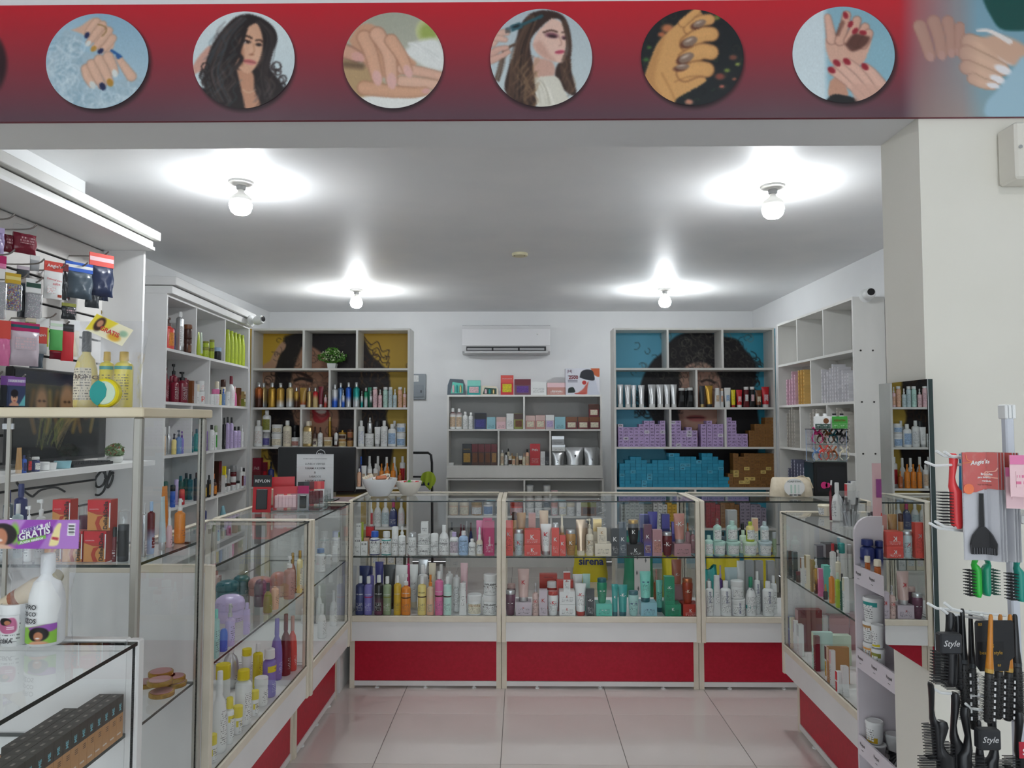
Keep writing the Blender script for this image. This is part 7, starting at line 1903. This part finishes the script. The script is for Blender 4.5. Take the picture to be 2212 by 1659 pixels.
pt.poly([(152, 8), (168, 8), (167, 34), (150, 34)], 'f2f2f2', 1.5, sm=False)
for y in (12, 15, 18, 21, 24, 27, 30): pt.line([(154, y), (165, y)], 1.6, '202020', 1, .9)
zt_ = onY(60, 1122, 1.52).z; hd = obj('printed_header', pt.mesh('printed_header', lambda x, y: Vector(((x+60)*ke+onY(-60, 1150, 1.52).x, 1.515, zt_-y*ke))), ATTRG, kb_); hd.matrix_parent_inverse = kb_.matrix_basis.inverted() if False else Matrix.Translation(-Vector(kb_.location))
for tx, x, y, w_, c, tl in (('OFERTA', 74, 19.3, 40, 'purple', .27), ('#1', 108, 10.5, 12, 'white', .27), ('GRATIS', 80, 29, 70, 'white', .24), ('Aceite estético', 74, 43.5, 52, 'white', .22)):
    o = letter(tx, kb_, pm(c), width=w_*ke, at=((x+60)*ke+onY(-60, 1150, 1.52).x, 1.5138, zt_-y*ke), bold=.03, tilt=tl, shear=.15); o.matrix_parent_inverse = Matrix.Translation(-Vector(kb_.location))
# rows of small black and tan foundation boxes on the glass shelf
BX = .0262; fz = .9405; u0 = MB().box(-.0128, .0128, -.0128, .0128, .052, .088).mesh('box_top'); u1 = MB().box(-.0126, .0126, -.0126, .0126, 0, .0519).mesh('box_base')
TNB = noisy('tan_carton', 'b98a5c', 'c29468', 20, .5); DKB = mat('3a3833', .5)
lt = textgeo('ME', .02)
def fbox(x, y, front, i, r_):
    lab = 'small black-topped tan carton, %s from the far end, %s row in the nearest counter' % (ORD[i], ('front', 'second', 'third')[r_])
    t = thing('foundation_box', lab, 'box', (x, y, fz), math.pi/2, 'small foundation boxes in the nearest counter'); obj('box_base', u1, TNB, t); obj('box_top', u0, DKB, t)
    MB().box(-.0045, .0045, -.0025, .0025, .0881, .0884).build('printed_mark', mat('8a857c', .5), t)
    if front: letter('ME', t, mat('7ac0d0', .4), height=.016, width=.014, at=(0, -.0131, .066), vert=True, bold=.03); letter('III', t, mat('4a3018', .4), height=.010, width=.012, at=(.004, -.0129, .040), vert=True); letter('matte', t, WHITEP, width=.014, at=(-.003, -.0129, .012), bold=.02)
yf = NCY-.055
for i in range(14): fbox(NCX-.030, yf-i*BX, True, i, 0)
for i in range(13): fbox(NCX-.030-BX*1.02, yf-i*BX, False, i, 1)
for i in range(3, 10): fbox(NCX-.030-BX*2.04, yf-i*BX, False, i-3, 2)
for i, (dx, dy) in enumerate(((-.16, -.16), (-.17, -.24), (-.13, -.30))):
    t = thing('lying_carton', '%s dark carton with tan window lying behind the small boxes' % ORD[i], 'box', (NCX+dx, yf+dy, fz), .3, 'lying dark cartons'); boxo('body', -.035, .035, -.02, .02, 0, .03, mat('2c2a2a', .5), t); boxo('window', -.02, .02, -.012, .012, .0301, .0306, TNB, t)
t = item('j', (NCX-.075, yf-.345, fz), 0, .055, .05, ['lilac', 'lilac'], None, 'lavender lidded jar at the bottom left frame corner')
# ------------------------------------------------------------------ narrow white stand with lettered shelf fronts, beside the mirror
GX0, GX1, GY0, GY1 = 1.178, 1.425, 2.335, 2.665
gs = thing('shelf_stand', 'narrow white display stand with lettered shelf fronts beside the mirror', 'display stand', (0, 0, 0)); gm = mat('d9d3d8', .42)
q = MB(); R = .06; pts = [(GX0, 0), (GX1, 0), (GX1, 1.275), (GX0+R, 1.275)]+[(GX0+R-R*math.sin(t*math.pi/12), 1.275-R+R*math.cos(t*math.pi/12)) for t in range(1, 7)]
q.prism(pts, GY1-.012, GY1).build('side_panel', gm, gs); q = MB(); q.prism(pts, GY0, GY0+.008).build('side_panel', gm, gs)
boxo('back_panel', GX1-.008, GX1, GY0+.009, GY1-.0125, 0, 1.27, gm, gs)
for z in (1.055, .765, .47, .175):
    boxo('shelf', GX0+.004, GX1-.009, GY0+.009, GY1-.0125, z-.008, z, gm, gs); boxo('shelf_front', GX0-.004, GX0+.0035, GY0+.009, GY1-.0125, z-.012, z+.052, mat('dcd6dd', .4), gs)
    for y in (2.62, 2.52, 2.42):
        o = letter('Raypal', gs, BLACKP, width=.036, at=(0, 0, 0), bold=.01); o.location = (GX0-.0046, y, z+.026); o.rotation_euler = (0, 0, -math.pi/2)
        boxo('underline', GX0-.0046, GX0-.0042, y-.006, y+.008, z+.008, z+.0095, BLACKP, gs)
a, b = (GX0+.008, GY1-.014), (GX0+.008, GY0+.01)
row("on top shelf of the lettered stand", 'S', a, b, 1.0555, '''
b 215 150 470 navy+silver,navy k:.16 cr:2. g:.3 "MEN c:black z:.54 w:.5
b 355 130 450 navy+silver,navy k:.16 cr:2. g:.3 >5
r 280 76 310 amber,cream,orange k:.26 nr:.9
r 398 80 320 amber,cream,orange k:.26 nr:.9
''', py=1180, md=.228, ext=True)
row("on second shelf of the lettered stand", 'S', a, b, .7655, '''
g 245 180 270 white,white,white =.1:.8:f0b060
g 245 180 230 white,white,white ^272 =.62:.86:tan
g 300 260 280 white,white,white ^503 =.66:.9:teal "Azulene_Cream z:.5 w:.5
g 400 150 280 white,white,white =.66:.9:olive >-0.5
g 396 140 260 white,white,white ^282 "Wax z:.5 w:.4 =.05:.16:yellow
''', py=1300, md=.228, ext=True)
row("on third shelf of the lettered stand", 'S2', a, b, .4705, '''
g 330 240 140 silver,white
g 340 220 270 white,white,white =.05:.3:mustard ^141
g 470 200 240 white,white >4
''', py=1560, md=.228, ext=True)
row("on bottom shelf of the lettered stand", 'S2', a, b, .1755, '''
x 400 190 500 skyblue,magenta,blue
''', py=1640, md=.228, ext=True)
t = thing('clip_bundle', 'bundle of black plastic clips on the third shelf of the lettered stand', 'clips', (*place(1915, 1570, a, b)[:2], .4705)); t.location.x += .11
for i in range(6): MB().box(-.05+.008*i, .05-.004*i, -.05, .03, .012+.022*i, .030+.022*i).build('clip', BLACKP, t, rot=(.1, .25, 0)); MB().tube([(-.06, -.03+.008*i, .10-.01*i), (-.11, -.05+.01*i, .02+.01*i)], .007, 6).build('clip_arm', BLACKP, t)
# ------------------------------------------------------------------ brush rack at the right
YR = 1.56; pr0 = onY(2176, 900, YR); RX = pr0.x
rk = thing('brush_rack', 'white pole rack with wire hooks holding brushes at the right edge', 'rack', (RX, YR, 0)); wr = mat('e4e4e2', .35)
boxo('pole', -.009, .009, -.009, .009, .02, onY(2176, 892, YR).z, mat('c9cdd6', .3), rk, b=.003)
q = MB();
for x in (-.012, -.004, .004): q.bbox(x, x+.0065, -.013, .013, onY(2176, 905, YR).z, onY(2176, 874, YR).z, .002)
q.build('pole_cap', WHITEP, rk); MB().lathe([(.16, 0), (.16, .015), (.03, .02)], 28).build('rack_base', wr, rk, smooth=True)
def rhook(px, py, px2, py2, dy=0.):
    p, e = onY(px, py, YR-.03+dy), onY(px2, py2, YR-.10+dy); m_ = p.lerp(e, .78)-Vector((0, 0, .006)); e2 = Vector((e.x, e.y, e.z)); L = Vector((RX, YR, 0))
    MB().tube([p-L, p.lerp(m_, .5)-L, m_-L, m_.lerp(e2, .5)-L-Vector((0, 0, .004)), e2-L], .0028, 6).build('hook', WHITEP, rk, smooth=True)
for h_ in ((2172, 1002, 2022, 974), (2172, 992, 2040, 976), (2172, 1000, 1999, 998), (2172, 1158, 2008, 1130), (2172, 1152, 2020, 1126), (2172, 1330, 2004, 1303), (2150, 1342, 2032, 1314), (2172, 1345, 2120, 1328), (2172, 1508, 2014, 1486), (2172, 1540, 2086, 1520), (2172, 1345, 2040, 1302)): rhook(*h_)
for z_, w_ in ((1108, .05), (1010, .05)):
    p = onY(2203, z_, YR-.08); boxo('shelf_clip', p.x-RX-.008, p.x-RX+.1, -.10, -.02, p.z-.02, p.z, wr, rk, b=.004)
def brush(px, py0, py1, w, c, label, Y=YR-.07, side=-1, head=.5, kind='flat', bc='black', grp='hair brushes on the rack', lean=0., rz=0., c2=None):
    p = onY(px, py1, Y); k = mpp(p); L = (py1-py0)*k; w = w*k; t = thing('hair_brush', label, 'hair brush', (p.x, Y, p.z), rz, grp); t.rotation_euler = (0, lean, rz); hl = L*head
    m_ = mat(c, .3)
    if kind == 'flat':
        q = MB(); prof = [(0, .55), (.06, .8), (.12, 1), (.88, 1), (1, .7)]
        v, f = [], []; seg = 10; rings = [(hl*s_, w*.34*r_, .010) for s_, r_ in prof]+[(hl+(L-hl)*s_, w*.2*r_, .008) for s_, r_ in ((.12, .9), (.3, .62), (.55, .85), (.8, 1.1), (.95, 1.0), (1., .6))]
        for z, rx, ry in rings:
            off = (.012 if z < hl else .012+.012*math.sin((z-hl)/(L-hl)*3.0))*0
            for i in range(seg): a_ = 2*math.pi*i/seg; v.append((rx*math.cos(a_)-side*w*.14*(z < hl)+w*.10*side*math.sin(max(0, z-hl)/(L-hl)*6)*.6, ry*math.sin(a_), z))
        for r_ in range(len(rings)-1):
            for i in range(seg): f.append((r_*seg+i, r_*seg+(i+1) % seg, (r_+1)*seg+(i+1) % seg, (r_+1)*seg+i))
        f += [tuple(range(seg-1, -1, -1)), tuple((len(rings)-1)*seg+i for i in range(seg))]
        obj('handle', mesh('handle', v, f, True, 50), m_, t); q = MB(); nr = max(8, int(hl/.0065))
        for i in range(nr):
            for j in range(4):
                z = hl*(.06+.88*i/nr); y = -.010+.0065*j; x0 = -side*w*.14+side*w*.3; q.box(min(x0, x0+side*w*.62), max(x0, x0+side*w*.62), y-.0006, y+.0006, z-.0007, z+.0007)
        o = q.build('bristles', mat(bc, .5), t); o['kind'] = 'stuff'
    else:
        MB().lathe([(w*.16, 0), (w*.2, .004), (w*.2, hl*.98), (w*.15, hl)], 14).build('barrel', mat('2a2a2a', .4), t, smooth=True)
        MB().lathe([(w*.16, hl), (w*.2, hl+(L-hl)*.08), (w*.15, hl+(L-hl)*.3), (w*.10, L*.98), (w*.06, L)], 14).build('handle', mat(c2 or c, .35), t, smooth=True); MB().lathe([(w*.205, hl*1.0), (w*.205, hl+(L-hl)*.07)], 14).build('ring', mat('gold' if c2 else 'charcoal', .4), t)
        q = MB(); nr = max(10, int(hl/.006)); stripes = MB()
        for i in range(nr):
            for j in range(12):
                a_ = 2*math.pi*j/12+(i % 2)*.26; z = hl*(.04+.9*i/nr); c_, s_ = math.cos(a_), math.sin(a_); q.add([(w*.19*c_-.0005*s_, w*.19*s_+.0005*c_, z), (w*.19*c_+.0005*s_, w*.19*s_-.0005*c_, z), (w*.5*c_, w*.5*s_, z+.001), (w*.19*c_, w*.19*s_, z+.0012)], [(0, 1, 2), (1, 3, 2), (3, 0, 2)])
        o = q.build('bristles', mat(bc, .5), t); o['kind'] = 'stuff'
        for i in range(7): z = hl*(.1+.12*i); MB().box(-.0016, .0016, -w*.52, -w*.50, z, z+hl*.06).build('spiral_mark', mat('d0d0d0', .5), t, rot=(0, 0, 0)).rotation_euler = (0, .0, .0)
    return t
brush(2062, 980, 1141, 40, 'f2484c', 'coral red vented hair brush hanging at the top of the rack', Y=YR-.075, side=-1, head=.55); brush(2082, 981, 1142, 26, '1f7fb0', 'blue hair brush half hidden behind the red card packets', Y=YR-.045, head=.55)
brush(2108, 1205, 1289, 26, '2cb43c', 'bright green hair brush under the dye brush packets', Y=YR-.06, side=-1, head=.8); brush(2135, 1205, 1286, 26, '1f8f70', 'teal green hair brush beside the bright green one', Y=YR-.055, side=1, head=.8, bc='darkgreen'); brush(2200, 1200, 1298, 30, '1f8f80', 'teal hair brush at the right of the pole', Y=YR-.05, side=-1, head=.7)
# dye brush packets
for i in range(7):
    Yd = YR-.105+.006*i; px = 2120+(i*7.5 if i < 4 else 12+i*7.5); p = onY(px, 1210, Yd); k = mpp(p); w_, h_ = (71 if i == 0 else 60)*k, 232*k
    t = thing('dye_brush_packet', 'red and clear dye brush packet, %s in its row on the rack' % ORD[i], 'packet', (p.x, Yd, p.z), .02 if i == 0 else -.75-.08*i, 'dye brush packets')
    pts = [(-w_/2, h_*.62), (-w_*.1, h_*.63), (w_*.2, h_*.665), (w_/2, h_*.66), (w_/2, h_), (-w_/2, h_)]
    MB().prism(pts, -.0012, -.0004).build('printed_card', mat('d23422', .35), t)
    boxo('film', -w_/2, w_/2, -.0018, .0022, 0, h_, FILM2, t); boxo('backing', -w_/2, w_/2, .0024, .0030, 0, h_, mat('d5d5d8', .35), t)
    if i < 2:
        MB().prism([(-w_*.06, h_*.30), (w_*.06, h_*.30), (w_*.05, h_*.62), (-w_*.03, h_*.62)], -.006, -.002).build('brush_handle', BLACKP, t); MB().prism([(-w_*.33, .06*h_), (w_*.42, .06*h_), (w_*.44, .16*h_), (w_*.3, .24*h_), (w_*.08, .31*h_), (-w_*.06, .31*h_), (-w_*.28, .23*h_), (-w_*.36, .15*h_)], -.007, -.002).build('brush_head', mat('1d1d20', .4), t)
        for j in range(9): boxo('tooth', -w_*.3+j*w_*.08, -w_*.3+j*w_*.08+.002, -.0085, -.0072, h_*.06, h_*.12, mat('4a4a4e', .4), t)
        letter("Angie's", t, WHITEP, width=w_*.52, at=(w_*.0, -.0022, h_*.905), tilt=.12, bold=.02, shear=.3)
        for j, s_ in enumerate(('Brocha', 'para tinte', 'grande')): letter(s_, t, WHITEP, height=h_*.022, width=w_*(.36, .52, .38)[j], at=(w_*.5-w_*(.36, .52, .38)[j]/2-w_*.14, -.0022, h_*(.80-.033*j)), bold=.03)
        letter('large dye brush', t, BLACKP, width=w_*.36, at=(w_*.12, -.0022, h_*.70))
        MB().tube(smoothpath([(w_*.5, -.002, h_*.86), (w_*.42, -.002, h_*.83), (w_*.2, -.002, h_*.82), (w_*.18, -.002, h_*.78), (w_*.5, -.002, h_*.765)], 4), .0012, 5).build('swirl', mat('f0b0a0', .4), t); MB().tube(smoothpath([(-w_*.4, -.002, h_*.98), (-w_*.36, -.002, h_*.93), (-w_*.22, -.002, h_*.91), (-w_*.5, -.002, h_*.90)], 4), .0009, 5).build('swirl', mat('e88a60', .4), t); MB().lathe([(w_*.16, 0), (w_*.16, .0005)], 16).build('blob', mat('ea7a50', .4), t, (-w_*.34, -.0021, h_*.66), (math.pi/2, 0, 0))
for i, (px, py) in enumerate(((2200, 984), (2206, 1012))):
    p = onY(px, py+90, YR-.15); k = mpp(p); t = thing('pink_packet', 'pink and white packet at the right frame edge, %s' % ('upper' if i == 0 else 'lower'), 'packet', (p.x+.03, YR-.15+.02*i, p.z), -.2); boxo('card', -.04, .04, 0, .002, 0, 90*k, mat('palepink', .4), t); boxo('header', -.04, .04, -.001, -.0002, 70*k, 90*k, mat('pink', .4), t); boxo('print', -.03, .03, -.001, -.0002, 20*k, 55*k, printmat('palepink', 'fuchsia', .012), t)
# black brushes hanging lower on the rack
for i, (px, y0, y1, w_, s_, kd, Yo, ln) in enumerate(((2048, 1325, 1480, 44, -1, 'flat', -.09, .05), (2070, 1330, 1490, 40, -1, 'flat', -.075, .0), (2086, 1318, 1560, 44, -1, 'round', -.08, 0), (2104, 1322, 1575, 40, 1, 'round', -.055, 0), (2022, 1478, 1640, 26, -1, 'flat', -.10, -.05), (2036, 1560, 1700, 60, -1, 'flat', -.10, 0), (2062, 1500, 1700, 40, -1, 'flat', -.085, .03), (2092, 1530, 1720, 44, 1, 'flat', -.095, 0), (2120, 1560, 1740, 46, 1, 'round', -.09, 0), (2150, 1540, 1740, 44, 1, 'flat', -.06, 0), (2200, 1330, 1560, 50, -1, 'round', -.04, 0), (2205, 1540, 1720, 40, -1, 'flat', -.07, 0))):
    brush(px, y0, y1, w_, '17181b', 'black %s hair brush, %s of the black brushes from left on the rack' % ('round' if kd == 'round' else 'paddle', ORD[i]), YR+Yo, s_, .52, kd, lean=ln)
for i, (px, y1) in enumerate(((2134, 1560), (2155, 1552), (2176, 1556))): brush(px, 1330, y1, 42, '17181b', 'black round brush with amber handle, %s of three' % ORD[i], (YR-.142, YR-.08, YR-.055)[i], 1, .46, 'round', c2='c07a22', bc='1c1c1e', grp='amber handled round brushes', lean=.06)
for i in range(3):
    Yd = YR-.125+.008*i; p = onY(2145+i*6, 1450, Yd); k = mpp(p); w_, h_ = 74*k, 108*k; t = thing('brush_card', 'black brush card with gold lettering, %s of three on the rack' % ORD[i], 'card', (p.x, Yd, p.z), .05); MB().prism([(-w_/2, h_*.12), (-w_*.38, 0), (w_*.3, 0), (w_*.36, h_*.2), (w_/2, h_*.28), (w_/2, h_*.95), (w_*.44, h_), (-w_*.46, h_), (-w_/2, h_*.95)], 0, .0012).build('card_body', mat('1c1d20', .35), t)
    if i == 0:
        boxo('label_band', -w_*.44, w_*.34, -.001, -.0002, h_*.22, h_*.58, mat('121316', .3), t); letter('beauty style', t, mat('gold', .35, .6), width=w_*.68, at=(-w_*.05, -.0016, h_*.36), bold=.015); letter('as', t, mat('gold', .35, .6), width=w_*.16, at=(-w_*.04, -.0016, h_*.5), bold=.02); letter('as', t, mat('gold', .35, .6), width=w_*.12, at=(-w_*.36, -.0016, h_*.93), bold=.02); letter('as', t, mat('gold', .35, .6), width=w_*.1, at=(w_*.18, -.0016, h_*.12), bold=.02)
for px, py, tx in ((2056, 1392, 'Style'), (2140, 1600, 'Style')):
    p = onY(px, py, YR-.128); k = mpp(p); t = thing('brush_sleeve', 'dark grey brush sleeve lettered in white, %s one on the rack' % ('upper' if py < 1500 else 'lower'), 'sleeve', (p.x, YR-.128, p.z)); boxo('sleeve', -24*k, 24*k, 0, .02, -22*k, 22*k, mat('26282c', .4), t, b=.003); letter(tx, t, mat('c8c8c8', .4), width=34*k, at=(0, -.001, 0), shear=.3, bold=.01)
p = onY(2206, 1610, YR-.13); t = thing('red_tag', 'red price card at the lower right frame edge', 'tag', (p.x+.012, YR-.13, p.z-.012)); boxo('card', -.016, .04, 0, .001, -.012, .018, mat('b02438', .4), t); letter('So', t, WHITEP, width=.016, at=(-.002, -.0006, .0), bold=.03)
bpy.data.scenes.remove(FS)
bpy.context.view_layer.update()
